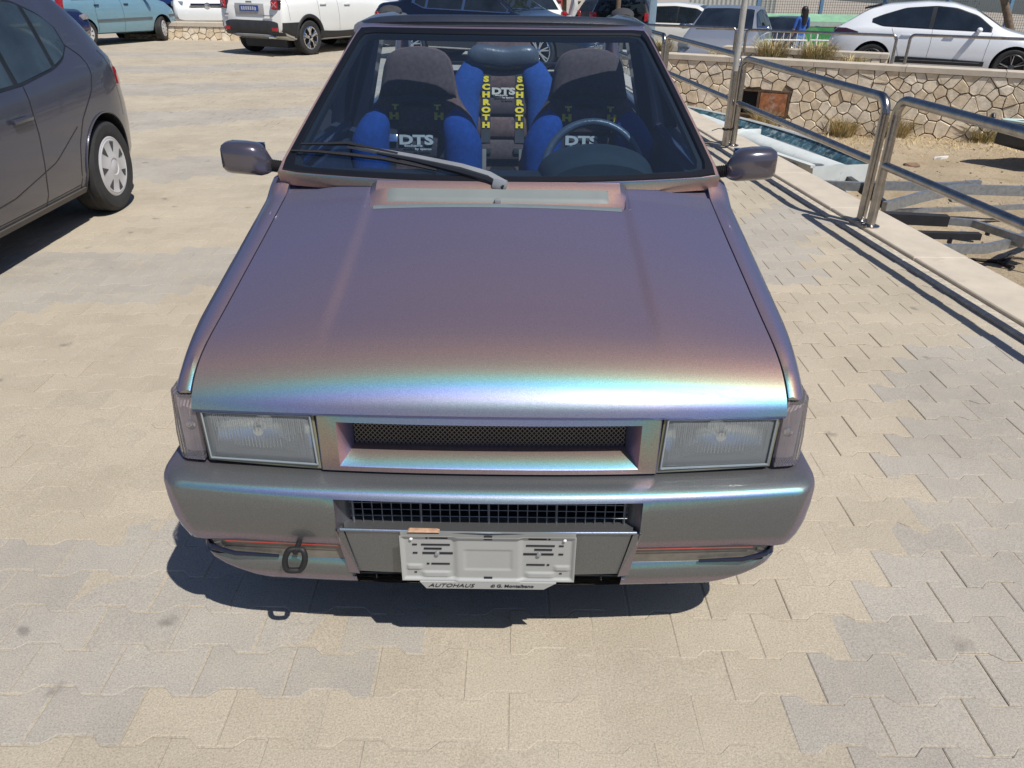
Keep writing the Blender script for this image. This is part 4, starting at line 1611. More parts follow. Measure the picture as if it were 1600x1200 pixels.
# small white hatch rear view
wh_ = Car('white_city_car', 'small white hatchback with a round red tail lamp, seen above the black saloon bonnet', 'car', (0, 0, 0), 0, dict(HATCH, paint=WHITE))
wh_.root.location = Vector((0.80, 25.6, -.40))
wh_.root.rotation_euler = (0, 0, rad(118))
simple_wheels(wh_)
std_glass(wh_, .5, 2.85, 1.0, (.95, 1.7), (2.25, 2.98, .55, .64), (.14, .37, .62, .52))
rear_lamps(wh_, .95, .16, .16)
# pale van
pv = Car('pale_van', 'pale silver-blue van behind the black saloon bonnet', 'car', (0, 0, 0), 0, dict(MPV, paint=mat('pale_blue_paint', (.45, .50, .55), .3, .2, coat=.6)))
place_front(pv, (.55, 22.6, -.30), (.9, -.35, 0))
simple_wheels(pv)
std_glass(pv, .4, 3.4, 1.12, (1.2, 2.3), (2.95, 3.62, .62, .72), (.10, .3, .6, .55))
# white car left of the black saloon
ws_ = Car('white_saloon', 'white car nose showing between the white SUV and the black-blue saloon', 'car', (0, 0, 0), 0, dict(HATCH, paint=WHITE))
place_front(ws_, (-2.75, 20.7, 0), (.75, -.65, 0))
simple_wheels(ws_)
std_glass(ws_, .5, 2.85, 1.0, (.95, 1.7), (2.25, 2.98, .55, .64), (.14, .37, .62, .52))
front_lamps(ws_, .70, .14)
pk = Car('pink_car', 'bright pink car far behind the white car nose', 'car', (0, 0, 0), 0, dict(HATCH, paint=mat('pink_paint', (.62, .05, .22), .3, coat=.6)))
pk.root.location = Vector((-6.3, 26.4, 0))
pk.root.rotation_euler = (0, 0, rad(10))
simple_wheels(pk)
std_glass(pk, .5, 2.85, 1.0, (.95, 1.7), (2.25, 2.98, .55, .64), (.14, .37, .62, .52))
dk = Car('dark_hatchback', 'dark car parked behind the silver hatchback', 'car', (0, 0, 0), 0, dict(HATCH, paint=mat('black_car_paint', (.012, .013, .017))))
place_front(dk, (8.0, 26.6, -1.0), (-.45, -1, 0))
simple_wheels(dk)
std_glass(dk, .5, 2.85, 1.0, (.95, 1.7), (2.25, 2.98, .55, .64), (.14, .37, .62, .52))
# ------------------------------------------------------------------ the colour-shift hatchback in front
OY = 3.2
car = empty('hatchback', (-0.052, OY, 0), 0, label='open-topped hatchback in purple-blue colour-shift paint with racing seats, front view', cat='car')
OFF = (0, OY, 0)


def C(name, g, m, parent=None, smooth=35):
    """part of the main car; coordinates: x across, y away from the camera, z up"""
    g.v = [(v[0], v[1] - OY, v[2]) for v in g.v]
    return link(name, g.mesh(name, smooth), m, parent or car)


def bow(x):
    return 0.040 * (abs(x) / 0.69) ** 2.2


HP = [(0.0, .694), (0.0035, .706), (0.011, .7195), (0.026, .7360), (0.052, .7565), (0.090, .7775), (0.145, .7985), (0.21, .8160), (0.28, .8310), (0.45, .8635), (0.70, .911), (0.98, .968), (1.10, .987)]
hx_ = np.array([p_[0] for p_ in HP]); hz_ = np.array([p_[1] for p_ in HP])


def hz0(s_):
    return float(np.mean([np.interp(s_ + d, hx_, hz_) for d in (-.012, -.006, 0, .006, .012)])) if s_ > .02 else float(np.interp(s_, hx_, hz_))


def hoodz(x, y):
    s_ = max(0.0, y - 1.497 - bow(x))
    z = hz0(s_)
    a = abs(x)
    z -= (0.012 + 0.014 * smoothstep(0, .3, s_)) * (a / .69) ** 2.2
    z -= 0.007 * (1 - smoothstep(.385, .425, a)) * smoothstep(.10, .35, s_)
    return z


def hood_rear(x):
    a = abs(x)
    return lerp(2.375, 2.545 - .045 * max(0, (a - .41) / .28), smoothstep(.398, .418, a))


HWD = 0.688
g = G()
xs = sorted(set([round(v, 4) for v in list(np.linspace(-HWD, HWD, 49)) + [s_ * q for s_ in (-1, 1) for q in (.385, .392, .398, .404, .410, .416, .425, .435)]]))
ts = [0, .004, .010, .018, .028, .04, .055, .075, .10, .13, .17, .22, .28, .35, .43, .52, .61, .70, .79, .87, .93, .97, 1.0]
nx_, nt_ = len(xs), len(ts)
top_, low_ = [], []
for x in xs:
    y0 = 1.497 + bow(x)
    y1 = hood_rear(x)
    for t_ in ts:
        y = lerp(y0, y1, t_)
        top_.append((x, y, hoodz(x, y)))
g.v = list(top_)
for i in range(nx_ - 1):
    for j in range(nt_ - 1):
        a = i * nt_ + j
        g.f.append((a, a + nt_, a + nt_ + 1, a + 1))
# downturned edges
edge = [(i, 0) for i in range(nx_)] + [(nx_ - 1, j) for j in range(1, nt_)] + [(i, nt_ - 1) for i in range(nx_ - 2, -1, -1)] + [(0, j) for j in range(nt_ - 2, 0, -1)]
o = len(g.v)
for (i, j) in edge:
    v = g.v[i * nt_ + j]
    g.v.append((v[0] * .9985, v[1] + (.006 if j == 0 else 0), v[2] - (.009 if j == 0 else .022)))
for k in range(len(edge)):
    k2 = (k + 1) % len(edge)
    a = edge[k][0] * nt_ + edge[k][1]
    b = edge[k2][0] * nt_ + edge[k2][1]
    g.f.append((a, b, o + k2, o + k))
hood = C('bonnet', g, PAINT, None, 28)

# cowl / scuttle
g = G()


def cowl(u, v):
    x = lerp(-.712, .712, u)
    y0 = 2.34
    yb = 2.575 - .06 * (1 - (x / .7) ** 2)
    y = lerp(y0, yb, v)
    z = .918 + .070 * smoothstep(0.05, 1, v) + .010 * v - .006 * (x / .7) ** 2
    if abs(x) > .40:
        z = min(z, hoodz(x, min(y, 2.50)) - .014 + max(0, y - 2.50) * .3)
    return (x, y, z)


g.grid(cowl, 40, 14)
C('scuttle_panel', g, PAINT)
g = G()
g.grid(lambda u, v: (lerp(-.70, .70, u), lerp(1.7, 2.56, v), .64), 4, 4)
C('engine_bay_cover', g, BLACK)
# recess walls (lip of the bonnet cut-out) and vent grille
VENT = mat('vent_grey', (0.165, 0.19, 0.19), 0.55, var=0.06)
g = G()


def ventf(u, v):
    e = min(u, 1 - u, v, 1 - v) <= 0
    q = cowl(.5 + (u - .5) * .515, lerp(.36, .66, v))
    return (q[0], q[1], q[2] + (-.01 if e else .006))


g.grid(ventf, 30, 6)
vent = C('vent_panel', g, VENT)
g = G()
for s_ in (-1, 1):
    g.hexa([(s_ * .399, 2.37, .90), (s_ * .414, 2.37, .90), (s_ * .414, 2.545, .94), (s_ * .399, 2.545, .94),
            (s_ * .403, 2.375, hoodz(.41, 2.37) - .001), (s_ * .417, 2.375, hoodz(.42, 2.37) + .0025), (s_ * .419, 2.54, hoodz(.42, 2.54) + .002), (s_ * .404, 2.53, hoodz(.41, 2.53) - .002)])
C('bonnet_cutout_edge', g, PAINT)
g = G()
g.rings([[(x, 2.364, hoodz(x, 2.366) + .0005), (x, 2.377, hoodz(x, 2.37) + .0060), (x, 2.386, hoodz(x, 2.37) + .0055), (x, 2.388, .925)] for x in np.linspace(-.388, .388, 13)])
C('bonnet_lip', g, mat('lip_grey_blue', (.20, .245, .26), .4, .3, coat=.4), None, 30)
g = G().box((.0, 2.402, .944), (.020, .024, .022), None, .004)
C('washer_nozzle', g, mat('nozzle_grey', (.2, .2, .22), .5))
g = G()
for x, y in ((-.60, 2.545), (.655, 2.545)):
    g.tube([(x, y, .975), (x, y, .988)], .004, 6)
C('scuttle_screws', g, BLACK)


# ----- body side
def wside(y):
    return 0.775 + 0.008 * smoothstep(1.5, 2.4, y) - 0.022 * (1 - smoothstep(1.53, 1.85, y))


def ztop(y):
    if y < 2.47:
        return hoodz(.684, y) - 0.001
    return lerp(hoodz(.684, 2.47), .985, smoothstep(2.47, 2.62, y)) - .02 * smoothstep(3.5, 5.0, y)


def side_poly(y, xin=None):
    w = wside(y)
    zt = ztop(y)
    xi = 0.6935 if y < 2.5 else lerp(.6935, .6935, smoothstep(2.5, 2.7, y))
    xa = w - .768 + .742
    xa = max(xa, xi + .022)
    return [(xi, zt - .03), (xi, zt - .002), (lerp(xi, xa, .25), zt + .001), (lerp(xi, xa, .65), zt - .005), (xa, zt - .016), (xa + .010, zt - .034), (xa + .018, zt - .065), (w - .004, zt - .14),
            (w + .002, .66), (w + .004, .58), (w, .45), (w - .008, .32), (w - .03, .22), (w - .06, .19)]


def side_panel(name, y0, y1, s_, n=26, m=None):
    g = G()
    rings = []
    for i in range(n + 1):
        y = lerp(y0, y1, i / n)
        po = side_poly(y)
        zt_ = ztop(y)
        inn = [(max(x - .04, .64), z) for x, z in po[:6:-1]] + [(.672, zt_ - .045)]
        rings.append([(s_ * x, y, z) for x, z in po + inn])
    g.rings(rings)
    return C(name, g, m or PAINT, None, 40)


FAX, RAX = 2.19, 4.52
for s_ in (-1, 1):
    f = side_panel('front_wing', 1.560, 2.60, s_, 34)
    gg = [G().lathe([(0, -.3), (.325, -.3), (.325, .3), (0, .3)], 40, Matrix.Translation((s_ * .75, FAX - OY, .30)) @ Matrix.Rotation(rad(90), 4, 'Z')),
          G().box((s_ * .75, 1.60 - OY, .40), (.4, .30, .624))]
    cut(f, gg)
    side_panel('door', 2.606, 3.72, s_, 12)
    f = side_panel('rear_wing', 3.726, 5.04, s_, 20)
    cut(f, [G().lathe([(0, -.3), (.325, -.3), (.325, .3), (0, .3)], 40, Matrix.Translation((s_ * .75, RAX - OY, .30)) @ Matrix.Rotation(rad(90), 4, 'Z'))])
    g = G().box((s_ * .792, 3.55, .86), (.02, .14, .03), None, .006)
    C('door_handle', g, BLACK)
g = G()
g.hexa([(-.76, 5.02, .25), (.76, 5.02, .25), (.76, 5.09, .25), (-.76, 5.09, .25), (-.70, 4.98, .96), (.70, 4.98, .96), (.70, 5.03, .96), (-.70, 5.03, .96)])
C('tailgate', g, PAINT)
g = G().box((0, 5.09, .42), (1.50, .10, .24), None, .03)
C('rear_bumper', g, PAINT)
for s_ in (-1, 1):
    C('tail_lamp', G().box((s_ * .66, 5.075, .74), (.16, .05, .30), None, .01), REDL)
C('floor', G().box((0, 3.45, .24), (1.40, 3.1, .05)), DARKIN)
C('bulkhead', G().box((0, 2.56, .60), (1.36, .04, .66)), DARKIN)
# front structure behind the bumper
C('front_panel', G().box((0, 1.72, .46), (1.30, .12, .44)), BLACK)
for ax in (FAX, RAX):
    for s_ in (-1, 1):
        r, w, rim = .285, .165, .17
        w_ = C('wheel', G().lathe([(rim, -w * .4), (rim * .9, w * .2), (0, w * .2)], 30, Matrix.Translation((s_ * .675, ax, r)) @ Matrix.Rotation(rad(-90 * s_), 4, 'Z')), RUBBER)
        C('tyre', G().lathe([(rim, -w * .46), (r - .03, -w * .5), (r, -w * .3), (r, w * .3), (r - .03, w * .5), (rim, w * .45)], 40, Matrix.Translation((s_ * .675, ax, r)) @ Matrix.Rotation(rad(-90 * s_), 4, 'Z')), TYRE, w_)
        g = G()
        for k in range(5):
            g.add(*spoke(Vector((.03, 0, 0)), Vector((rim - .01, 0, 0)), .03, .025, w * .38, 2 * math.pi * k / 5))
        g.lathe([(0, w * .55), (.05, w * .5), (.055, w * .3)], 16)
        M_ = Matrix.Translation((s_ * .675, ax, r)) @ Matrix.Rotation(rad(-90 * s_), 4, 'Z')
        g.v = [tuple(M_ @ Vector(v)) for v in g.v]
        C('rim', g, ALLOY, w_)

# ----- grille panel
FY = 1.497


def fy(x):
    return FY + bow(x)


def ring_frame(outer, inner, n=1):
    """faces between matching loops"""
    g = G()
    m_ = len(outer)
    g.v = [tuple(p) for p in outer] + [tuple(p) for p in inner]
    g.f = [(k, (k + 1) % m_, m_ + (k + 1) % m_, m_ + k) for k in range(m_)]
    return g


def rect_loop(xh, z0, z1, yf, n=14, xh1=None, rc=0.0):
    xh1 = xh if xh1 is None else xh1
    L_ = []
    for i in range(n + 1):
        x = lerp(-xh, xh, i / n)
        L_.append((x, yf(x), z0))
    for i in range(n + 1):
        x = lerp(xh1, -xh1, i / n)
        L_.append((x, yf(x), z1))
    return L_


loops = [rect_loop(.398, .530, .690, lambda x: fy(x) + .03), rect_loop(.398, .530, .690, lambda x: fy(x) + .009), rect_loop(.395, .533, .688, lambda x: fy(x) + .006),
         rect_loop(.352, .5475, .668, lambda x: fy(x) + .003), rect_loop(.350, .550, .666, lambda x: fy(x) + .006), rect_loop(.327, .572, .662, lambda x: fy(x) + .060), rect_loop(.327, .572, .662, lambda x: fy(x) + .075)]
g = G()
m_ = len(loops[0])
for L_ in loops:
    g.v += L_
for i in range(len(loops) - 1):
    for k in range(m_):
        k2 = (k + 1) % m_
        g.f.append((i * m_ + k, i * m_ + k2, (i + 1) * m_ + k2, (i + 1) * m_ + k))
grille = C('grille_surround', g, PAINT, None, 30)
C('grille_backing', G().box((0, FY + .17, .61), (.78, .02, .16)), mat('void_black', (.004, .004, .005), .8), grille)
# expanded metal mesh
g = G()
nxm, nzm = 58, 7
dx, dz = .65 / nxm, .090 / nzm
for j in range(nzm):
    for i in range(nxm):
        for q in (0, 1):
            x0 = -.325 + i * dx + (0 if q == 0 else dx)
            x1 = -.325 + i * dx + dx * .5
            for (za, zb_) in ((0, .5), (1, .5)):
                a = Vector((x0, fy(x0) + .066, .572 + (j + za) * dz))
                b = Vector((x1, fy(x1) + .066, .572 + (j + zb_) * dz))
                d = (b - a).normalized()
                nn = Vector((-d.z, 0, d.x)) * .0008
                yv = Vector((0, .0006, 0))
                o = len(g.v)
                g.v += [tuple(a - nn - yv), tuple(a + nn - yv), tuple(b + nn - yv), tuple(b - nn - yv), tuple(a - nn + yv), tuple(a + nn + yv), tuple(b + nn + yv), tuple(b - nn + yv)]
                g.f += [(o, o + 1, o + 2, o + 3), (o + 1, o + 5, o + 6, o + 2), (o + 3, o + 7, o + 4, o)]
ms = link('wire_mesh', None, None)
bpy.data.objects.remove(ms)
g.v = [(v[0], v[1] - OY, v[2]) for v in g.v]
C_ = link('wire_mesh', g.mesh('wire_mesh', 0), mat('mesh_metal', (.16, .16, .17), .28, .9), grille)
C('gap_filler', G().box((0, FY + .26, .600), (1.34, .12, .13)), BLACK)

# ----- headlights
for s_ in (-1, 1):
    hl = []
    # outline of the lens in x,z (inner edge first)
    A_ = [(.404, .690), (.680, .682), (.676, .536), (.398, .530)]
    yf = lambda x: fy(x) + .013

    def loop(ins, dy, A_=A_):
        cx = sum(p_[0] for p_ in A_) / 4
        cz = sum(p_[1] for p_ in A_) / 4
        pts = []
        for i in range(4):
            p0, p1 = A_[i], A_[(i + 1) % 4]
            for k in range(6):
                t_ = k / 6
                x, z = lerp(p0[0], p1[0], t_), lerp(p0[1], p1[1], t_)
                x += -math.copysign(min(abs(x - cx), ins), x - cx) if abs(x - cx) > .10 else (cx - x) * ins / .137
                z += -math.copysign(ins, z - cz) * min(1, abs(z - cz) / .06)
                pts.append((s_ * x, yf(x) + dy, z))
        return pts
    g = G()
    L4 = [loop(0, .06), loop(0, 0.0), loop(.004, -.002), loop(.011, 0.0), loop(.013, .006)]
    m_ = len(L4[0])
    for L_ in L4:
        g.v += L_
    for i in range(len(L4) - 1):
        for k in range(m_):
            k2 = (k + 1) % m_
            g.f.append((i * m_ + k, i * m_ + k2, (i + 1) * m_ + k2, (i + 1) * m_ + k))
    head = C('headlight', g, AMBER)
    # lens: slightly bulging fluted sheet
    g = G()

    def lensf(u, v, d=0.0):
        xa = lerp(.412, .671, u)
        xb = lerp(.407, .668, u)
        x = lerp(xb, xa, v)
        z = lerp(.5455, lerp(.679, .671, u), v)
        e = min(u, 1 - u, v, 1 - v)
        bulge = .004 + .003 * min(1, e / .06)
        fl = .0006 * math.sin(u * 2 * math.pi * 34) * (1 if .06 < u < .94 and v > .35 else .3)
        return (s_ * x, yf(x) + .004 - bulge + fl + d, z)
    g.grid(lensf, 136, 14)
    C('lens', g, LENS, head, 60)
    g = G()
    fr0 = [(s_ * x, yf(x) - .0045, z) for x, z in ((.407, .5455), (.668, .5455), (.671, .671), (.412, .679))]
    for k in range(4):
        g.tube([fr0[k], fr0[(k + 1) % 4]], .0028, 6)
    C('lens_edge', g, mat('lens_edge_grey', (.32, .37, .40), .25, .3, coat=.5), head, 60)
    # reflector bowl
    g = G()

    def refl(u, v):
        x = lerp(.408, .668, u)
        z = lerp(.540, .680, v)
        dx_, dz_ = (x - .555) / .150, (z - .600) / .095
        d = max(0, 1 - (dx_ ** 2 + dz_ ** 2))
        sidey = .012
        if x < .445:
            sidey += .5 * (x - .408)
        return (s_ * x, yf(x) + sidey + .012 + .075 * d ** .85 + .0012 * math.sin(u * 60) * (1 if d < .25 else 0), z)
    g.grid(refl, 24, 14)
    C('reflector', g, REFLECT, head, 60)
    g = G().lathe([(0, -.012), (.012, -.012), (.019, .0), (.021, .04)], 16, Matrix.Translation((s_ * .555, yf(.555) + .045, .604)))
    C('bulb_shield', g, CHROME, head)
    g = G()
    for k in range(46):
        x = lerp(.425, .652, (k + .5) / 46)
        zt_, zb2 = (.668, .640 - .02 * math.sin(k * .21)) if k % 2 else (.668, .626 - .02 * math.sin(k * .21))
        g.box((s_ * x, yf(x) - .0022, (zt_ + zb2) / 2), (.0018, .0022, zt_ - zb2), None, 0)
    for k in range(14):
        x = lerp(.49, .60, k / 13)
        g.box((s_ * x, yf(x) - .0022, .598), (.0022, .0022, .030 - .0015 * abs(k - 6)), None, 0)
    C('lens_flutes', g, glass_mat('flute_glass_%d' % (s_ + 1), (.74, .78, .80), .9, .10, haze=.35, hazecol=(.6, .65, .66)), head, 0)['kind'] = 'stuff'
    # indicator lamp wraps round the corner
    g = G()

    po_ = []
    for k in range(9):
        x = lerp(.686, .722, k / 8)
        po_.append((x + .0, yf(x) - .004 - .0008 * (k % 2)))
    for k in range(1, 13):
        a = k / 12 * math.pi / 2
        po_.append((.722 + .036 * math.sin(a) + .0008 * (k % 2), yf(.722) - .004 + .045 * (1 - math.cos(a))))
    for k in range(1, 10):
        po_.append((.758 + .008 * k / 9 + .0008 * (k % 2), yf(.722) + .043 + .13 * k / 9))
    po_ += [(.72, yf(.722) + .17), (.686, yf(.7) + .05)]
    g = G()
    rings = []
    for (z, f) in ((.536, .995), (.540, 1.0), (.60, 1.0), (.66, .998), (.700, .992), (.7055, .985)):
        rings.append([(s_ * (.686 + (x - .686) * f - (.004 if z > .65 and x > .7 else 0)), y + (.004 if z > .69 else 0) + .02 * max(0, z - .6), z) for x, y in po_])
    g.rings(rings)
    il = C('indicator', g, CORNER, None, 50)
    g = G()
    g.grid(lambda u, v: (s_ * (.690 + .052 * min(1, u * 2)), yf(.722) + .018 + .12 * max(0, u - .35) ** 1.3, lerp(.545, .692, v)), 12, 2)
    C('backing', g, mat('indicator_reflector', (.82, .76, .77), .35, .1, var=.15, scale=20), il)
    C('bulb', G().lathe([(0, -.01), (.012, -.006), (.014, .02)], 12, Matrix.Translation((s_ * .712, yf(.722) + .018, .62))), REFLECT, il)

# ----- front bumper
LV = [(.5230, 1.545, .764), (.5250, 1.505, .774), (.5205, 1.470, .783), (.5150, 1.4490, .7875), (.5085, 1.4395, .789), (.498, 1.4350, .790), (.455, 1.436, .790), (.420, 1.440, .786), (.385, 1.445, .779), (.356, 1.450, .768), (.349, 1.456, .758), (.348, 1.505, .742)]


def plan(hw, yf_, nside=7, ncor=8, nf=24, back=1.86):
    rc, ry = .062, .075
    pts = []
    bw = lambda x: .040 * (abs(x) / .70) ** 2.2
    ye = yf_ + bw(hw - rc)
    for k in range(nside):
        y = lerp(back, ye + ry, k / nside)
        pts.append((hw + .012 * (y - ye - ry) / .3, y))
    for k in range(ncor):
        a = k / ncor * math.pi / 2
        pts.append((hw - rc + rc * math.cos(a), ye + ry - ry * math.sin(a)))
    xs_ = sorted(set([round(float(v), 4) for v in list(np.linspace(0, .36, 13)) + list(np.linspace(.36, hw - rc, 13))[1:-1]]), reverse=True)
    pts.append((hw - rc, ye))
    for x in xs_:
        pts.append((x, yf_ + bw(x)))
    return pts


def level_pts(z, yf_, hw):
    h = plan(hw, yf_)
    f = lambda x: z - (.018 * (abs(x) / .75) ** 4 if z < .45 else 0) - (.012 * smoothstep(.45, .36, z) * 0)
    return [(x, y, f(x)) for x, y in h] + [(-x, y, f(x)) for x, y in h[-2::-1]]


rowsL = [level_pts(*lv) for lv in LV]
g = G()
for L_ in rowsL:
    g.v += L_
m_ = len(rowsL[0])
INT = .348
for i in range(len(rowsL) - 1):
    for k in range(m_ - 1):
        xm = (rowsL[i][k][0] + rowsL[i][k + 1][0]) / 2
        if i >= 5 and abs(xm) < INT + .012:
            continue
        g.f.append((i * m_ + k, i * m_ + k + 1, (i + 1) * m_ + k + 1, (i + 1) * m_ + k))
bumper = C('front_bumper', g, BPAINT, None, 40)
# recess in the middle: roof, cheeks and lower shelf
g = G()


def yb5(x):
    return 1.4355 + .040 * (abs(x) / .70) ** 2.2


XI = max(abs(p_[0]) for k, p_ in enumerate(rowsL[5]) if abs(p_[0]) < INT + .03)
xe = [abs((rowsL[5][k][0] + rowsL[5][k + 1][0]) / 2) for k in range(m_ - 1)]
edges_x = sorted(set(round(abs(p_[0]), 4) for p_ in rowsL[5]))
xo = min([x for x in edges_x if x > INT - .004])
for s_ in (-1, 1):
    # cheek sloping inwards
    g.grid(lambda u, v: (s_ * lerp(xo, .330 - .004 * v, smoothstep(0, 1, u)), lerp(yb5(xo) + .0005, 1.505, u), lerp(.4978, .400, v)), 6, 6)
    # step beside the plate panel
    g.grid(lambda u, v: (s_ * lerp(xo - .005 * v, .368 - .030 * v, smoothstep(0, 1, u)), lerp(yb5(xo) + .001 + .01 * v, 1.447 + .01 * v, u), lerp(.402, .346, v)), 5, 4)
g.grid(lambda u, v: (lerp(-xo, xo, u), lerp(1.436 + .04 * (abs(lerp(-xo, xo, u)) / .7) ** 2.2, 1.52, v), .4975 - .010 * v), 12, 2)
C('intake_surround', g, BPAINT, bumper)
# plate panel
g = G()


def apr(u, v):
    t_ = u * 2 - 1
    e = 1 if (u <= 0 or u >= 1 or v >= 1) else 0
    z = lerp(.273, .412, min(1, v * 1.12))
    w = lerp(.330, .357, v)
    y = 1.437 + .03 * (abs(t_)) ** 2.2 * .3 + .012 * (1 - v)
    if v > .9:
        y += (v - .9) * .65
        z = .412 - .002
    if abs(t_) > .985:
        y += .05
    return (t_ * w, y, z)


g.grid(apr, 60, 20)
C('plate_panel', g, BPAINT, bumper, 30)
g = G().tube([(-.352, 1.440 + .006, .4095), (0, 1.4375, .4105), (.352, 1.446, .4095)], .0045, 8)
C('panel_lip', g, BPAINT, bumper, 60)
C('intake_backing', G().box((0, 1.56, .44), (.74, .02, .14)), SLOT, bumper)
C('intake_floor', G().box((0, 1.50, .400), (.70, .10, .012)), BLACK, bumper)
g = G()
for k in range(29):
    x = -.325 + .65 * k / 28
    g.tube([(x, 1.478, .405), (x, 1.478, .486)], .0013 if k % 7 else .0028, 4)
for z in (.447, .466, .428):
    g.tube([(-.332, 1.477, z), (.332, 1.477, z)], .0011, 4)
C('wire_mesh', g, mat('mesh_metal_dull', (.22, .24, .26), .45, .7), bumper, 60)
g = G()
for k in range(7):
    g.tube([(-.30 + k * .1, 1.52, .455), (-.27 + k * .1, 1.52, .45), (-.235 + k * .1, 1.52, .457)], .006, 5)
C('radiator_fins', g, mat('mesh_metal_dull', (.22, .24, .26)), bumper, 60)

# lower lip
LL = [(.306, 1.485, .740), (.299, 1.462, .733), (.286, 1.457, .722), (.272, 1.456, .704), (.256, 1.457, .678), (.237, 1.461, .640), (.221, 1.469, .603), (.213, 1.481, .578), (.213, 1.53, .54)]
rowsL = [level_pts(z, y, w) for z, y, w in LL]
g = G()
for L_ in rowsL:
    g.v += L_
for i in range(len(rowsL) - 1):
    for k in range(m_ - 1):
        xm = (rowsL[i][k][0] + rowsL[i][k + 1][0]) / 2
        if i <= 2 and abs(xm) < .335 or i in (3, 4, 5) and abs(xm) < .322:
            continue
        g.f.append((i * m_ + k, i * m_ + k + 1, (i + 1) * m_ + k + 1, (i + 1) * m_ + k))
lip = C('lower_lip', g, BPAINT, bumper, 40)
g = G()
g.grid(lambda u, v: (lerp(-.34, .34, u), lerp(1.452, 1.462, v) + .012 * (lerp(-1, 1, u)) ** 2 * .4, lerp(.254, .249, v)), 14, 2)
C('lower_bar', g, BPAINT, bumper)
C('lower_grille_backing', G().box((0, 1.53, .262), (.68, .02, .075)), SLOT, bumper)
g = G().box((0, 1.474, .256), (.64, .010, .005), None, 0)
for k in range(9):
    g.box((-.28 + .07 * k, 1.470, .258), (.003, .01, .032))
C('lower_grille_slats', g, BLACK, bumper)
for s_ in (-1, 1):
    C('panel_return', G().hexa([(s_ * .318, 1.452, .268), (s_ * .346, 1.464, .262), (s_ * .346, 1.50, .262), (s_ * .318, 1.50, .268), (s_ * .344, 1.444, .404), (s_ * .366, 1.450, .404), (s_ * .366, 1.50, .404), (s_ * .344, 1.50, .404)]), BPAINT, bumper)
# fog lamp slots
for s_ in (-1, 1):
    g = G()
    g.grid(lambda u, v: (s_ * lerp(.345, .735, u), 1.463 + .040 * (lerp(.345, .735, u) / .7) ** 2.2 + .05 * smoothstep(.8, 1, u), lerp(.285, .349, v)), 16, 2)
    C('slot_panel', g, mat('slot_khaki', (.155, .145, .125), .4, .2, var=.3, scale=20, coat=.5), bumper)
    xa, xb = (.49, .690)
    fo = C('fog_lamp', G().hexa([(s_ * (xa - .012), 1.470 + bow(xa), .308), (s_ * xb, 1.470 + bow(xb), .310), (s_ * xb, 1.50 + bow(xb), .310), (s_ * xa, 1.50 + bow(xa), .308),
                                 (s_ * (xa + .012), 1.462 + bow(xa), .341), (s_ * (xb - .0), 1.462 + bow(xb), .335), (s_ * xb, 1.50 + bow(xb), .335), (s_ * xa, 1.50, .341)]), FOGG, bumper)
    g = G().tube([(s_ * .52, 1.456 + bow(.50), .301), (s_ * .63, 1.453 + bow(.6), .302), (s_ * .69, 1.462 + bow(.655), .308), (s_ * .725, 1.50 + bow(.69), .324)], [.004, .006, .007, .004], 6)
    C('slot_trim', g, mat('slot_blue_black', (.01, .014, .035), .4), bumper, 60)
    g = G().tube([(s_ * x, 1.4515 + bow(x) + .0, .3475 - .018 * (abs(x) / .75) ** 4) for x in (.352, .42, .50, .58, .65)], .0011, 5)
    C('red_pinstripe', g, REDLINE, bumper, 60)
# towing eye
g = G()
cx, cz = -.466, .326
pts = []
for k in range(29):
    a = 2 * math.pi * k / 28
    pts.append((cx + .024 * math.cos(a) + .006 * math.sin(a), 1.432 + .008 * math.sin(a), cz + .026 * max(-1, min(1, 1.35 * math.sin(a)))))
g.tube(pts, .0075, 8, cap=False)
g.tube([(cx + .004, 1.50, .350), (cx + .004, 1.430, .350)], .007, 8)
tow = C('towing_eye', g, RUBBER, bumper, 60)

# ----- number plate holder
PH = 1.427
pc_z = .340


def PX(x, z, d=0.0):
    return (x, PH + (.415 - z) * .03 - d, z)


g = G()


def holder(u, v):
    x = lerp(-.208, .208, u)
    z = lerp(.276, .417, v)
    ax_ = abs(x)
    d = 0
    e = min(.208 - ax_, z - .276, .417 - z)
    d += .006 * (1 - smoothstep(.003, .010, e))                       # raised rim
    d += .0042 * (1 - smoothstep(.070, .085, ax_))                     # centre field
    d -= .002 * (1 - smoothstep(.052, .060, ax_)) * (1 - smoothstep(.026, .034, abs(z - .342)))
    for zz in (.395, .371, .357, .317, .300):
        pass
    d += .0035 * smoothstep(.085, .10, ax_) * (1 - smoothstep(.15, .165, ax_)) * (1 - smoothstep(.006, .011, abs(z - .2935)))
    d += .0032 * smoothstep(.155, .165, ax_) * (1 - smoothstep(.19, .198, ax_)) * (1 - smoothstep(.005, .010, abs(z - .316)))
    return PX(x, z, d + .004)


g.grid(holder, 120, 60)
o = len(g.v)
for (a, b) in ((-.208, .276), (.208, .276), (.208, .417), (-.208, .417)):
    g.v.append(PX(a, b, -.008))
g.f.append((o, o + 1, o + 2, o + 3))
hold = C('plate_holder', g, WHITEP, None, 60)
g = G()


def slot(x0, x1, z, h):
    g.hexa([PX(x0, z - h / 2, .0056), PX(x1, z - h / 2, .0056), PX(x1, z - h / 2, 0), PX(x0, z - h / 2, 0), PX(x0, z + h / 2, .0056), PX(x1, z + h / 2, .0056), PX(x1, z + h / 2, 0), PX(x0, z + h / 2, 0)])


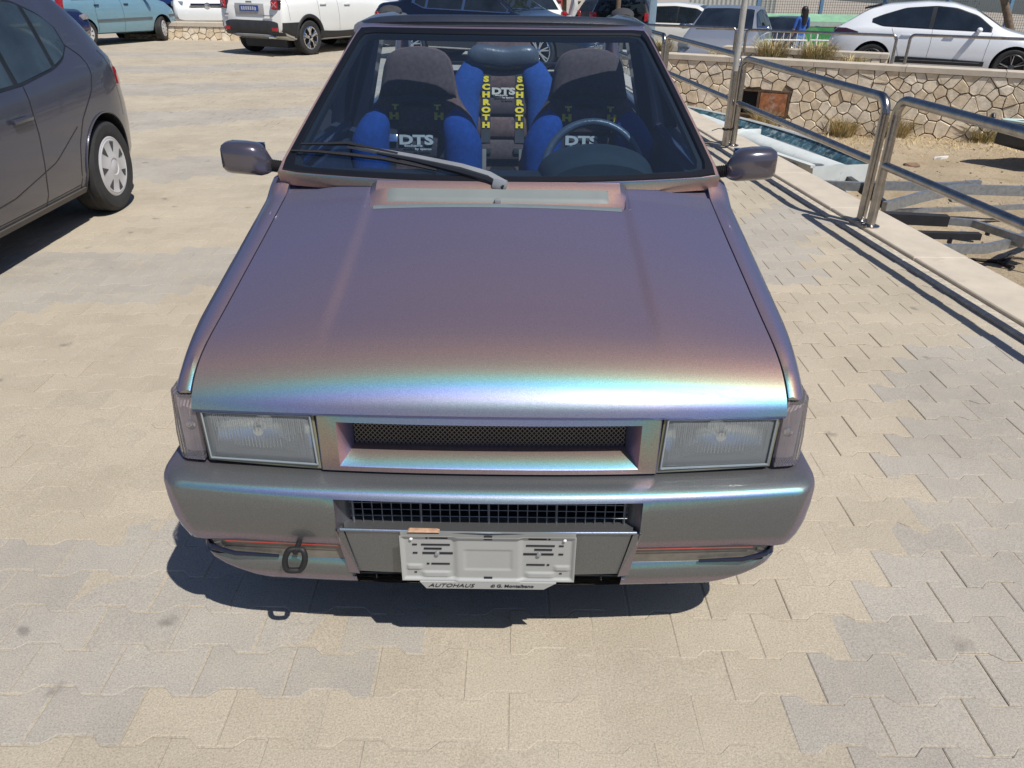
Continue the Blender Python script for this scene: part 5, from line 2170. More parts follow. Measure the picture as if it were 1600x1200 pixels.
for s_ in (-1, 1):
    for (a, b, z, h) in ((.095, .138, .406, .003), (.142, .147, .406, .0035), (.090, .158, .386, .004), (.110, .152, .374, .0045), (.084, .156, .360, .005), (.168, .179, .386, .0035), (.168, .179, .360, .004), (.092, .136, .3265, .004), (.141, .147, .3265, .004), (.172, .178, .299, .003)):
        slot(min(s_ * a, s_ * b), max(s_ * a, s_ * b), z, h)
C('slots', g, SLOT, hold)['kind'] = 'stuff'
g = G()
for z in (.4085, .2865):
    g = G()
    g.hexa([PX(-.010, z - .003, .0098), PX(.010, z - .003, .0098), PX(.010, z - .003, 0), PX(-.010, z - .003, 0), PX(-.010, z + .003, .0098), PX(.010, z + .003, .0098), PX(.010, z + .003, 0), PX(-.010, z + .003, 0)])
    C('clip', g, SLOT, hold)
for s_ in (-1, 1):
    for (x, z, m_r, mm) in ((.121, .360, .0062, GALV), (.181, .405, .0045, mat('white_cap', (.8, .8, .8), .4))):
        C('screw', G().lathe([(0, -.005), (m_r * .8, -.004), (m_r, 0)], 12, Matrix.Translation((s_ * x, PX(0, z, .005)[1], z))), mm, hold)
# advertising strip below
g = G()
g.prism([(-.165, .2755), (.165, .2755), (.135, .2545), (-.150, .2545)], lambda a, b: PX(a, b, .014), lambda a, b: PX(a, b, .009))
strip = C('advert_strip', g, WHITEP, hold, 0)


def textC(name, body, size, m, parent, x, y, z, tilt=0, **kw):
    M = Matrix.Translation((x, y - OY, z)) @ Matrix.Rotation(rad(90 + tilt), 4, 'X')
    return text_mesh(name, body, size, m, parent, M, **kw)


textC('strip_lettering', 'AUTOHAUS', .0155, SLOT, strip, -.090, PX(0, .265, .0148)[1], .2650, shear=.35, sx=1.32, extrude=.0004)
textC('strip_lettering', 'di G. Montalbano', .0125, SLOT, strip, .058, PX(0, .265, .0148)[1], .2650, shear=.1, sx=1.2, extrude=.0004, bold=.0002)
g = G().hexa([(-.19, 1.432, .4145), (-.115, 1.432, .4145), (-.115, 1.445, .4145), (-.19, 1.445, .4145), (-.186, 1.436, .4178), (-.122, 1.436, .4168), (-.122, 1.445, .4168), (-.186, 1.445, .4178)])
C('tape_scrap', g, ORANGE, hold, 0)

# ----- windscreen and its frame
B0, B1 = (.703, 2.552, .998), (.550, 3.262, 1.398)


def wsp(u, v, hw0=.725, hw1=.552, d=0.0):
    """u -1..1 across, v 0 base .. 1 top"""
    x = u * lerp(hw0, hw1, v)
    bw = lerp(.055, .045, v) * (1 - u * u)
    y = lerp(2.552, 3.262, v) - bw
    z = lerp(1.010, 1.398, v) - .018 * (1 - v) * (1 - u * u) + .030 * v * (1 - v)
    return (x, y - d * .49, z + d * .87)


def ws_loop(uin, v0, v1, d, nb_=24, ns=16, rc=.05):
    P_ = []
    def uu(v):
        return uin
    for i in range(nb_):
        t_ = i / nb_
        P_.append((lerp(-1, 1, t_), 0))
    for i in range(ns):
        P_.append((1, i / ns))
    for i in range(nb_):
        P_.append((lerp(1, -1, i / nb_), 1))
    for i in range(ns):
        P_.append((-1, 1 - i / ns))
    out = []
    for (a, b) in P_:
        # round the corners a little
        ca = max(0, abs(a) - (1 - rc)) / rc
        cb = max(0, abs(b - .5) * 2 - (1 - rc * 1.6)) / (rc * 1.6)
        if ca > 0 and cb > 0:
            L_ = math.hypot(ca, cb)
            if L_ > 1:
                ca, cb = ca / L_, cb / L_
                a = math.copysign((1 - rc) + rc * ca, a)
                b = .5 + math.copysign(((1 - rc * 1.6) + rc * 1.6 * cb) / 2, b - .5)
        u = a * uin
        v = lerp(v0, v1, b)
        out.append(wsp(u, v, d=d))
    return out


def loft_loops(name, loops, m, parent=None, sm=40):
    g = G()
    m_ = len(loops[0])
    for L_ in loops:
        g.v += L_
    for i in range(len(loops) - 1):
        for k in range(m_):
            k2 = (k + 1) % m_
            g.f.append((i * m_ + k, i * m_ + k2, (i + 1) * m_ + k2, (i + 1) * m_ + k))
    return C(name, g, m, parent, sm)


fr = loft_loops('windscreen_frame', [ws_loop(1.0, -.024, 1.03, -.050, rc=.02), ws_loop(1.0, -.024, 1.03, -.002, rc=.02), ws_loop(.994, -.021, 1.02, .003, rc=.02), ws_loop(.984, -.016, .985, .002, rc=.03),
                                     ws_loop(.982, -.014, .980, -.010, rc=.03), ws_loop(.94, .01, .955, -.035, rc=.05), ws_loop(.975, -.02, .99, -.040, rc=.05)], PAINT)
SEAL = mat('glazing_seal', (.006, .007, .010), .32, var=.2)
loft_loops('windscreen_seal', [ws_loop(.985, -.017, .985, .001, rc=.03), ws_loop(.980, -.013, .978, .0075, rc=.03), ws_loop(.952, .010, .952, .0075, rc=.05), ws_loop(.946, .016, .944, .001, rc=.05)], SEAL, fr)
loft_loops('inner_frit', [ws_loop(.950, .010, .960, -.003, rc=.04), ws_loop(.926, .028, .940, -.004, rc=.06), ws_loop(.92, .034, .932, -.02, rc=.06)], mat('frit_black', (.006, .008, .012), .5), fr)
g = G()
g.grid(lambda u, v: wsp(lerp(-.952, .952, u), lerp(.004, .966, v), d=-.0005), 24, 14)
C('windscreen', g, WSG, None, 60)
# header: painted strip, then the black deflector bar
g = G()
g.grid(lambda u, v: (lerp(-.548, .548, u), 3.262 - .045 * (1 - (2 * u - 1) ** 2) + .045 * v, lerp(1.400, 1.412, v) + .004 * (1 - (2 * u - 1) ** 2)), 20, 3)
C('roof_header', g, PAINT)
g = G()
rings = []
for i in range(25):
    u = i / 24 * 2 - 1
    x = u * .565
    e = 1 - abs(u) ** 10
    yb = 3.268 - .045 * (1 - u * u) + .03 * abs(u) ** 6
    zb = 1.404 + .006 * (1 - u * u) - .006 * abs(u) ** 4
    h = .030 * (.35 + .65 * e)
    rings.append([(x, yb, zb - .004), (x, yb - .004, zb + h * .30), (x, yb + .010, zb + h * .8), (x, yb + .022, zb + h), (x, yb + .052, zb + h * 1.02), (x, yb + .060, zb + h * .5), (x, yb + .058, zb - .012), (x, yb + .02, zb - .014)])
g.rings(rings)
C('wind_deflector', g, mat('deflector_black', (.022, .028, .042), .33, var=.2, bump=.0008, bscale=200, coat=.3), None, 50)
DPAINT = mat('dark_pillar_trim', (.012, .020, .042), .35, 0.1, var=.2, coat=.4)
for s_ in (-1, 1):
    g = G().tube([(s_ * .553, 3.27, 1.385), (s_ * .560, 3.7, 1.392), (s_ * .560, 4.2, 1.385), (s_ * .560, 4.60, 1.36), (s_ * .60, 4.82, 1.20), (s_ * .66, 5.0, .97)], [.026, .028, .030, .034, .045, .05], 10)
    C('roof_rail', g, PAINT, None, 60)
    g = G()
    g.hexa([(s_ * .640, 3.66, .93), (s_ * .735, 3.66, .93), (s_ * .735, 3.80, .93), (s_ * .640, 3.80, .93), (s_ * .520, 3.60, 1.385), (s_ * .580, 3.60, 1.385), (s_ * .580, 3.72, 1.385), (s_ * .520, 3.72, 1.385)])
    C('centre_pillar', g, DPAINT, None, 30)
    # door frame along the windscreen pillar and window sill
    g = G().tube([(s_ * .700, 2.62, .985), (s_ * .640, 2.88, 1.15), (s_ * .565, 3.22, 1.355), (s_ * .562, 3.40, 1.372), (s_ * .566, 3.62, 1.372)], .017, 8)
    C('door_frame', g, RUBBER, None, 60)
    g = G()
    g.hexa([(s_ * .60, 2.62, .74), (s_ * .735, 2.62, .74), (s_ * .735, 3.70, .74), (s_ * .60, 3.70, .74), (s_ * .665, 2.62, .965), (s_ * .720, 2.62, .985), (s_ * .720, 3.70, .965), (s_ * .655, 3.70, .945)])
    C('door_trim', g, mat('door_trim_blue_black', (.014, .024, .05), .6, var=.3), None, 30)
    # side glass
    P4 = [(.712, 2.70, .985), (.712, 3.64, .960), (.572, 3.60, 1.365), (.575, 3.24, 1.355)]
    g = G()

    def sg(u, v):
        a = Vector(P4[0]).lerp(Vector(P4[1]), u)
        b = Vector(P4[3]).lerp(Vector(P4[2]), u)
        q = a.lerp(b, v)
        return (s_ * (q.x + .012 * math.sin(math.pi * v)), q.y, q.z)
    g.grid(sg, 6, 6)
    C('side_window', g, SIDEG, None, 60)
    # folded soft-top ends on the rails
    g = G()
    rings = []
    for k in range(8):
        t_ = k / 7
        rr = .030 + .018 * math.sin(math.pi * t_) + (.006 if k % 2 else 0)
        c0 = (s_ * .60, 4.28 + .26 * t_, 1.392 + .012 * math.sin(math.pi * t_))
        rings.append([(c0[0] + rr * 1.1 * math.cos(a), c0[1], c0[2] + rr * .6 * math.sin(a)) for a in [2 * math.pi * q / 12 for q in range(12)]])
    g.rings(rings)
    C('folded_roof_end', g, mat('soft_top_cloth', (.045, .045, .05), .9, var=.3, bump=.003, bscale=60), None, 50)
g = G().box((0, 4.62, 1.352), (1.12, .05, .035), None, .01)
C('rear_header', g, PAINT)
g = G().box((0, 4.95, 1.045), (1.28, .05, .05), None, .012)
C('rear_sill_bar', g, DPAINT)
g = G().box((0, 4.90, 1.115), (1.26, .02, .02), None, .005)
C('rear_crossbar', g, BLACK)

# ----- mirrors
for s_ in (-1, 1):
    yc = 2.60
    g = G()
    rings = []
    #   offset across, half width y, half height, centre z
    prof = [(.755, .018, .020, 1.010), (.770, .030, .036, 1.018), (.785, .045, .047, 1.026), (.803, .055, .0500, 1.031), (.840, .060, .0505, 1.034), (.885, .058, .050, 1.035), (.902, .054, .047, 1.035), (.911, .046, .041, 1.035), (.914, .034, .031, 1.035)]
    for (xx, ry_, rz_, cz_) in prof:
        rg = []
        for q in range(20):
            a = 2 * math.pi * q / 20
            ca, sa = math.cos(a), math.sin(a)
            k_ = (abs(ca) ** 4.6 + abs(sa) ** 4.6) ** (-1 / 4.6)
            yy_ = yc + ry_ * ca * k_
            if ca > 0:
                yy_ = yc + ry_ * .6 * ca * k_
            rg.append((s_ * xx, yy_ + (xx - .8) * .12, cz_ + rz_ * sa * k_))
        rings.append(rg)
    g.rings(rings)
    mr = C('door_mirror', g, mat('mirror_shell_paint', (.115, .105, .130), .24, .6, var=.1, scale=6, coat=.9), None, 60)
    C('glass', G().box((s_ * .842, yc + .042, 1.034), (.115, .006, .082), None, .002), MIRG, mr, 0)
    pts, rs = [], []
    for k in range(25):
        pts.append((s_ * lerp(.690, .765, k / 24), yc - .004 + .004 * k / 24, lerp(1.000, 1.008, k / 24)))
        rs.append(.0175 + (.0035 if k % 2 else -.001))
    C('bellows', G().tube(pts, rs, 14), RUBBER, mr, 20)

# ----- wiper
def wq(u, v, d):
    return wsp(u / lerp(.725, .552, v), v, d=d)


arm = [(.022, 2.462, .988), (-.03, 2.490, 1.010), (-.12, 2.520, 1.028), (-.27, 2.555, 1.048), (-.40, 2.585, 1.062), (-.50, 2.612, 1.074)]
g = G()
for i in range(len(arm)):
    pass
rings = []
for i, p_ in enumerate(arm):
    a = Vector(arm[max(0, i - 1)]); b = Vector(arm[min(len(arm) - 1, i + 1)])
    d = (b - a).normalized()
    side = d.cross(Vector((0, -.45, .9))).normalized()
    w_ = lerp(.0135, .0075, i / (len(arm) - 1))
    upv = Vector((0, -.45, .9)) * .006
    p_ = Vector(p_)
    rings.append([p_ + side * w_ - upv, p_ + side * w_ * .8 + upv, p_ - side * w_ * .8 + upv, p_ - side * w_ - upv])
g.rings(rings)
WIP = mat('wiper_arm_grey', (.34, .36, .38), .38, .5, var=.15, coat=.3)
wip = C('wiper_arm', g, WIP, None, 30)
g = G().tube([(.02, 2.458, .978), (-.03, 2.484, .998), (-.12, 2.512, 1.015), (-.27, 2.550, 1.040), (-.40, 2.580, 1.056)], [.011, .014, .013, .009, .005], 8)
C('arm_underside', g, BLACK, wip)
C('pivot_cap', G().box((.005, 2.472, .985), (.05, .04, .03), Matrix.Rotation(rad(12), 3, 'Y'), .008), WIP, wip)
bl = [(-.688, .087), (-.60, .093), (-.48, .088), (-.377, .078), (-.29, .056), (-.20, .030)]
pts = [wq(x, v, .012) for x, v in bl]
C('wiper_blade', G().tube(pts, [.004, .006, .007, .007, .006, .004], 6), RUBBER, wip, 40)
pts = [wq(x, v + .016, .026) for x, v in [(-.655, .095), (-.58, .105), (-.50, .118), (-.42, .100), (-.33, .078)]]
C('blade_bridge', G().tube(pts, [.004, .005, .008, .005, .004], 6), BLACK, wip, 40)

# ----- interior
g = G()
g.rings([[(x, 2.60, .80), (x, 2.60, .925), (x, 2.66, .945), (x, 2.90, .935), (x, 2.97, .90), (x, 2.98, .78)] for x in np.linspace(-.66, .66, 9)])
C('dashboard', g, DARKIN, None, 50)
g = G()
rings = []
for k in range(9):
    t_ = k / 8
    w_ = .205 * math.sin(math.pi * (.18 + .32 * t_)) if False else lerp(.19, .215, t_)
    y = lerp(2.64, 2.92, t_)
    h = .125 * math.sin(math.pi * (.30 + .32 * t_))
    rings.append([(.352 + w_ * math.cos(a), y, .915 + h * max(0, math.sin(a)) ** .85) for a in [math.pi * q / 18 for q in range(19)]] + [(.352 - w_, y, .90), (.352 + w_, y, .90)])
g.rings(rings)
C('instrument_cowl', g, mat('cowl_grey_blue', (.022, .036, .044), .6, var=.2, bump=.0006, bscale=200), None, 50)
g = G()
R_ = Matrix.Rotation(rad(-24), 3, 'X')
pts = [Vector((.355, 3.03, .905)) + R_ @ Vector((.188 * math.cos(a), 0, .188 * math.sin(a))) for a in [2 * math.pi * k / 44 for k in range(45)]]
g.tube(pts, .0155, 10, cap=False)
sw = C('steering_wheel', g, LEATHER, None, 60)
g = G()
for a in (0, math.pi, -math.pi / 2):
    g.tube([Vector((.355, 3.01, .905)) + R_ @ Vector((.05 * math.cos(a), 0, .05 * math.sin(a))), Vector((.355, 3.03, .905)) + R_ @ Vector((.18 * math.cos(a), 0, .18 * math.sin(a)))], .014, 8)
g.box((.355, 2.995, .905), (.13, .05, .11), R_, .02)
C('hub_and_spokes', g, LEATHER, sw, 50)
C('centre_console', G().box((-.0, 3.15, .62), (.22, .7, .30), None, .03), DARKIN)
C('rear_bench', G().box((0, 4.45, .62), (1.25, .45, .22), None, .05), DARKIN)
C('rear_deck', G().box((0, 4.80, .90), (1.25, .32, .03), None, .01), DARKIN)


def sec(cx, cy, cz, hx, hy, n=24, e=2.6, tilt=0.0):
    out = []
    for q in range(n):
        a = 2 * math.pi * q / n
        ca, sa = math.cos(a), math.sin(a)
        k_ = (abs(ca) ** e + abs(sa) ** e) ** (-1 / e)
        out.append((cx + hx * ca * k_, cy + hy * sa * k_ + tilt * abs(ca) ** 2, cz + hy * 0))
    return out


def seat(cx, yb, name='racing_seat', mid=False, sc=1.0, dz=0.0, headm=None):
    lean = .22

    def yy(z):
        return yb + (z - .9) * lean
    keys = [(.50, .235), (.70, .245), (.90, .255), (1.00, .246), (1.05, .215), (1.09, .180), (1.13, .165), (1.18, .156), (1.23, .146), (1.262, .134), (1.285, .112), (1.300, .078), (1.307, .02)]
    if mid:
        keys = [(.50, .22), (.75, .24), (.95, .255), (1.08, .250), (1.16, .215), (1.22, .165), (1.27, .140), (1.30, .120), (1.318, .08), (1.325, .02)]
    g = G()
    rings = []
    zs_ = list(np.linspace(.50, 1.22, 20)) + list(np.linspace(1.235, keys[-2][0], 9)) + [keys[-1][0]]
    kx = [k[0] for k in keys]; kw = [k[1] for k in keys]
    for z in zs_:
        hw = float(np.interp(z, kx, kw))
        th = .055 if z < 1.2 else lerp(.055, .02, (z - 1.2) / .11)
        rings.append(sec(cx, yy(z) + .02, z + dz, hw * sc, th, e=3.0))
    g.rings(rings)
    st = C(name, g, FABRIC2, None, 60)
    # inner back pad with horizontal seams
    hwp = .118 if not mid else .135
    ztop_ = 1.085 if not mid else 1.17
    zc = ztop_
    nseg = 4
    for k in range(nseg):
        z1 = zc - k * .105 - .004
        z0 = zc - (k + 1) * .105 + .004
        g = G()
        rings = []
        for t_, f in ((0, .8), (.12, .97), (.5, 1.0), (.88, .97), (1, .8)):
            z = lerp(z0, z1, t_)
            rings.append(sec(cx, yy(z) - .040 - .008 * (f - .8) / .2, z + dz, hwp * sc * (.97 + .03 * f) * (1 - .10 * (k == 0) * t_), .020 * f, e=4))
        g.rings(rings)
        C('back_pad', g, FABRIC if k % 2 else FABRIC2, st, 60)
    # head pad
    if not mid:
        g = G()
        rings = []
        for t_ in np.linspace(0, 1, 16):
            z = lerp(1.118, 1.3055, t_)
            hw = float(np.interp(z, kx, kw)) * .97
            ts_ = 2 * t_ - 1
            rings.append(sec(cx, yy(z) - .012, z + dz, hw * sc, .012 + .050 * math.sqrt(max(0, 1 - abs(ts_) ** 4)), e=2.8))
        g.rings(rings)
        C('head_pad', g, FABRIC, st, 60)
        g = G().box((cx, yy(1.105) - .034, 1.108 + dz), (.20, .05, .035), None, .012)
        C('harness_opening', g, SLOT, st)
    # blue side bolsters
    for s_ in (-1, 1):
        g = G()
        rings = []
        z0, z1 = (.58, 1.080) if not mid else (.70, 1.225)
        for t_ in np.linspace(0, 1, 26):
            z = lerp(z0, z1, t_)
            top = math.sqrt(max(0, 1 - max(0, (t_ - .70) / .30) ** 2.2))
            r_ = max(.06, top * (.72 + .28 * smoothstep(0, .6, t_)))
            xo_ = (.196 - .030 * smoothstep(.70, 1, t_)) if not mid else (.196 - .050 * smoothstep(.6, 1, t_))
            rings.append(sec(cx + s_ * xo_ * sc, yy(z) - ((.030 + .060 * t_) if not mid else .035) - .02 * r_, z + dz, .080 * r_ * sc, (.075 if not mid else .055) * max(r_, .25), n=20, e=2.3))
        g.rings(rings)
        C('side_bolster', g, BLUE, st, 60)
    # seat squab
    g = G()
    rings = []
    for t_ in np.linspace(0, 1, 8):
        rings.append([(p_[0], yb - .02 - .46 * t_, .47 + dz + (p_[1]) * 1) for p_ in [(q[0], (q[1] - 0)) for q in sec(cx, 0, 0, .23 * sc, .07 * (.7 + .3 * math.sin(math.pi * t_)), e=3)]])
    g.rings(rings)
    C('seat_squab', g, FABRIC, st, 60)
    return st, yy


def strap(st, pts, w=.040, m=WEB, name='harness_strap'):
    g = G()
    rings = []
    pts = [Vector(p_) for p_ in pts]
    for i, p_ in enumerate(pts):
        d = (pts[min(i + 1, len(pts) - 1)] - pts[max(0, i - 1)]).normalized()
        sd = d.cross(Vector((0, 1, 0))).normalized() * w / 2
        t_ = Vector((0, .0018, 0))
        rings.append([p_ - sd - t_, p_ + sd - t_, p_ + sd + t_, p_ - sd + t_])
    g.rings(rings)
    return C(name, g, m, st, 30)


def stacked_letters(st, word, x, y, z, lean, size, step, sx=1.5):
    for i, ch in enumerate(word):
        M = Matrix.Translation((x, y + lean * (-i * step) - OY, z - i * step)) @ Matrix.Rotation(rad(90 - 12), 4, 'X')
        text_mesh('strap_letter', ch, size, YELLOW, st, M, sx=sx, extrude=.0006, bold=.0022)


def logo(st, x, y, z, s_=1.0):
    t_ = textC('seat_logo', 'DTS', .052 * s_, CREAM, st, x, y, z, tilt=-12, sx=1.55, extrude=.0006, bold=.0022)
    textC('seat_logo_small', 'exclusive', .014 * s_, CREAM, st, x - .012 * s_, y - .006, z - .021 * s_, tilt=-12, sx=1.5, extrude=.0005, bold=.0004)
    textC('seat_logo_small', 'by sparco', .012 * s_, CREAM, st, x + .03 * s_, y - .009, z - .034 * s_, tilt=-12, sx=1.5, extrude=.0005, bold=.0004)


SHEEN = mat('polished_buckle', (.8, .82, .84), .12, 1.0, var=.02)
for (cx, nm) in ((-.362, 'l'), (.362, 'r')):
    st, yy = seat(cx, 3.42)
    f = -.072
    # harness hanging out of the opening
    for s_ in (-1, 1):
        if nm == 'l' and s_ > 0:
            pts = [(cx + .078, yy(1.10) - .06, 1.105), (cx + .088, yy(1.06) - .075, 1.06), (cx + .115, yy(1.0) - .085, 1.00), (cx + .128, yy(.94) - .09, .94), (cx + .118, yy(.88) - .10, .88), (cx + .10, yy(.84) - .09, .83)]
        elif nm == 'r' and s_ > 0:
            pts = [(cx + .075, yy(1.10) - .06, 1.105), (cx + .095, yy(1.05) - .075, 1.05), (cx + .12, yy(1.0) - .08, .99), (cx + .13, yy(.9) - .08, .88)]
        else:
            pts = [(cx + s_ * .080, yy(1.10) - .06, 1.105), (cx + s_ * .092, yy(1.06) - .075, 1.06), (cx + s_ * .105, yy(.98) - .075, .98), (cx + s_ * .112, yy(.85) - .075, .85), (cx + s_ * .112, yy(.72) - .075, .72)]
        s1 = strap(st, pts)
        text_mesh('strap_letter', 'H', .036, YELLOW, s1, Matrix.Translation((cx + s_ * .094, yy(1.055) - .088 - OY, 1.050)) @ Matrix.Rotation(rad(78), 4, 'X'), sx=1.5, extrude=.0006, bold=.0025)
        text_mesh('strap_letter', 'T', .026, YELLOW, s1, Matrix.Translation((cx + s_ * .088, yy(1.08) - .086 - OY, 1.085)) @ Matrix.Rotation(rad(70), 4, 'X'), sx=1.5, extrude=.0006, bold=.002)
    strap(st, [(cx - .085, yy(1.1) - .055, 1.105), (cx - .04, yy(1.1) - .075, 1.120), (cx + .02, yy(1.1) - .075, 1.118), (cx + .085, yy(1.1) - .055, 1.105)], .030, name='cross_strap')
    if nm == 'l':
        C('buckle', G().box((cx - .111, yy(.965) - .090, .965), (.058, .010, .034), Matrix.Rotation(rad(-30), 3, 'X'), .003), SHEEN, st)
        C('buckle', G().box((cx + .132, yy(.93) - .11, .925), (.028, .010, .08), Matrix.Rotation(rad(24), 3, 'Y') @ Matrix.Rotation(rad(-10), 3, 'X'), .004), mat('steel_buckle_dull', (.25, .27, .3), .3, .8), st)
        logo(st, cx - .005, yy(.95) - .077, .955, 1.0)
    else:
        logo(st, cx - .03, yy(.94) - .077, .960, .95)
st, yy = seat(-.010, 4.02, mid=True)
for s_ in (-1, 1):
    s1 = strap(st, [(-.010 + s_ * .082, yy(1.20) - .065, 1.20), (-.010 + s_ * .082, yy(1.1) - .068, 1.10), (-.010 + s_ * .083, yy(.95) - .068, .95), (-.010 + s_ * .084, yy(.84) - .068, .84)], .046)
    stacked_letters(s1, 'SCHROTH', -.010 + s_ * .082, yy(1.13) - .074, 1.128, .22, .034, .0345)
    C('buckle', G().box((-.010 + s_ * .084, yy(.80) - .075, .805), (.056, .012, .03), None, .004), mat('steel_buckle_dull', (.25, .27, .3)), st)
logo(st, -.008, yy(1.08) - .078, 1.075, .78)
g = G()
rings = []
for t_ in np.linspace(0, 1, 13):
    x = lerp(-.172, .172, t_)
    r_ = (1 - abs(2 * t_ - 1) ** 6) ** .5 if 0 < t_ < 1 else .15
    rings.append([(-.010 + x, yy(1.24) - .075 + q[0] * (.25 + .75 * r_), 1.226 + q[1] * (.3 + .7 * r_) + .006 * math.sin(t_ * 9)) for q in [(.042 * math.cos(a), .060 * math.sin(a) * (1 + .12 * math.cos(2 * a))) for a in [2 * math.pi * k / 14 for k in range(14)]]])
g.rings(rings)
C('headrest_cushion', g, LEATHER, st, 60)
# belts and clutter low down between the seats
g = G()
for s_ in (-1, 1):
    g.box((-.005 + s_ * .10, 3.62, .80), (.05, .02, .14), Matrix.Rotation(rad(-20), 3, 'X'), .004)
C('lap_strap', g, mat('worn_webbing', (.13, .135, .13), .8, var=.3, bump=.001, bscale=250), None, 30)
C('gear_surround', G().box((0, 3.45, .79), (.12, .16, .05), None, .015), BLACK)
# ------------------------------------------------------------------ boats, trailers and bits in the sandy lot
HULLW = mat('boat_white', (0.62, 0.66, 0.64), 0.45, var=0.10, scale=3, dirt=((0.30, 0.34, 0.36), 7, 0.60), bump=.0015, bscale=25)
HULLT = mat('boat_teal', (0.04, 0.105, 0.14), 0.6, var=0.7, scale=6, dirt=((0.30, 0.38, 0.40), 11, 0.50))
HULLD = mat('boat_dark_hull', (0.028, 0.032, 0.040), 0.55, var=0.3, scale=3)
FLG = mat('boat_floor_grey', (.16, .18, .20), .7, var=.4, scale=20)


def boat_half(t_, Wb, pw=2.2):
    return Wb / 2 * (1 - abs(1 - t_) ** 0 * 0) * max(0.02, (1 - max(0, (t_ - .35) / .65) ** pw)) * (0.80 + .2 * min(1, t_ / .3))


def make_boat(name, label, loc, head, L_, Wb, D_, hull, inner, rim, deckz=-.12, pitch=0.0):
    root = empty(name, loc, head, label=label, cat='boat')
    root.rotation_euler = (0, pitch, head)
    def bring(x, t_):
        w = boat_half(t_, Wb)
        keel = -D_ * (1 - .35 * max(0, (t_ - .6) / .4) ** 2)
        return [(x, w, 0), (x, w * .96, keel * .45), (x, w * .78, keel * .80), (x, w * .35, keel * .97), (x, 0, keel), (x, -w * .35, keel * .97), (x, -w * .78, keel * .80), (x, -w * .96, keel * .45), (x, -w, 0)]
    g = G()
    rows = []
    n = 28
    for i in range(n + 1):
        t_ = i / n
        rows.append(bring(t_ * L_, t_))
    o = 0
    for r_ in rows:
        g.v += r_
    for i in range(n):
        for k in range(8):
            g.f.append((i * 9 + k, i * 9 + k + 1, (i + 1) * 9 + k + 1, (i + 1) * 9 + k))
    g.f.append(tuple(range(9)))
    obj('hull', g, hull, root, 40)
    g = G()
    for s_ in (-1, 1):
        rings = []
        for i in range(n + 1):
            t_ = i / n
            w = boat_half(t_, Wb)
            rings.append([(t_ * L_, s_ * (w + .03), -.02), (t_ * L_, s_ * (w + .035), .012), (t_ * L_, s_ * (w - .02), .022), (t_ * L_, s_ * (w - .035), .0), (t_ * L_, s_ * (w - .01), -.02)])
        g.rings(rings)
    obj('gunwale', g, rim, root, 40)
    for s_ in (-1, 1):
        g = G()
        g.grid(lambda u, v: (u * L_ * .985, s_ * max(.012, boat_half(u, Wb) - .02 - .13 * v), -.01 + (deckz - .02) * v), 28, 3)
        obj('inner_side', g, inner, root, 40)
    g = G()
    g.grid(lambda u, v: (u * L_ * .97, (2 * v - 1) * max(.01, boat_half(u, Wb) - .13), deckz + .02 * math.sin(v * 9)), 28, 6)
    obj('deck', g, FLG if inner is HULLT else inner, root, 40)
    return root


d1 = Vector((1.02, -4.7, 0)).normalized()
b1 = make_boat('dinghy', 'long narrow white dinghy with a blotchy teal inner band lying beyond the kerb', (4.04, 9.55, -.42), math.atan2(4.75, -1.15), 5.0, 1.12, .34, HULLW, HULLT, HULLW)
g = G()
rings = []
for i in range(15):
    t_ = i / 14
    x = lerp(.1, 4.3, t_)
    r_ = .17 if t_ < .93 else .11
    rings.append([(x, .02 + r_ * 1.1 * math.cos(a), -.10 + r_ * .55 * math.sin(a)) for a in [2 * math.pi * q / 16 for q in range(16)]])
g.rings(rings)
obj('buoyancy_tank', g, HULLW, b1, 50)
g = G().box((2.45, 0, -.045), (.05, .46, .11), None, .02)
obj('thwart', g, HULLW, b1, 40)
g = G().lathe([(0, .0), (.07, .0), (.075, .01)], 20, Matrix.Translation((2.65, .05, .0)) @ Matrix.Rotation(rad(90), 4, 'X'))
obj('hatch_hole', g, SLOT, b1, 40)
b2 = make_boat('motor_boat', 'dark-hulled boat with a pale aqua deck, its bow poking in at the right edge', (12.35, 10.75, -.50), math.atan2(1.75, -4.7), 5.1, 1.9, .55, HULLD, mat('aqua_deck', (.45, .58, .56), .5, var=.08), mat('aqua_deck', (.45, .58, .56)), deckz=-.03, pitch=rad(-2))
g = G().box((1.4, .2, -.78), (.12, .12, .30), None, .01)
obj('keel_block', g, mat('weathered_wood', (.16, .10, .07), .9, var=.4), b2, 0)

GALVD = mat('black_bunk_rubber', (.018, .019, .022), .7, var=.3)


def beam(root, pts, w=.05, h=.09, m=GALV, name='beam'):
    g = G()
    pts = [Vector(p_) for p_ in pts]
    rings = []
    for i, p_ in enumerate(pts):
        d = (pts[min(i + 1, len(pts) - 1)] - pts[max(0, i - 1)])
        d.z *= 0
        d.normalize()
        sd = Vector((-d.y, d.x, 0)) * w / 2
        u = Vector((0, 0, h / 2))
        rings.append([p_ - sd - u, p_ + sd - u, p_ + sd + u, p_ - sd + u])
    g.rings(rings)
    return obj(name, g, m, root, 30, root.location)


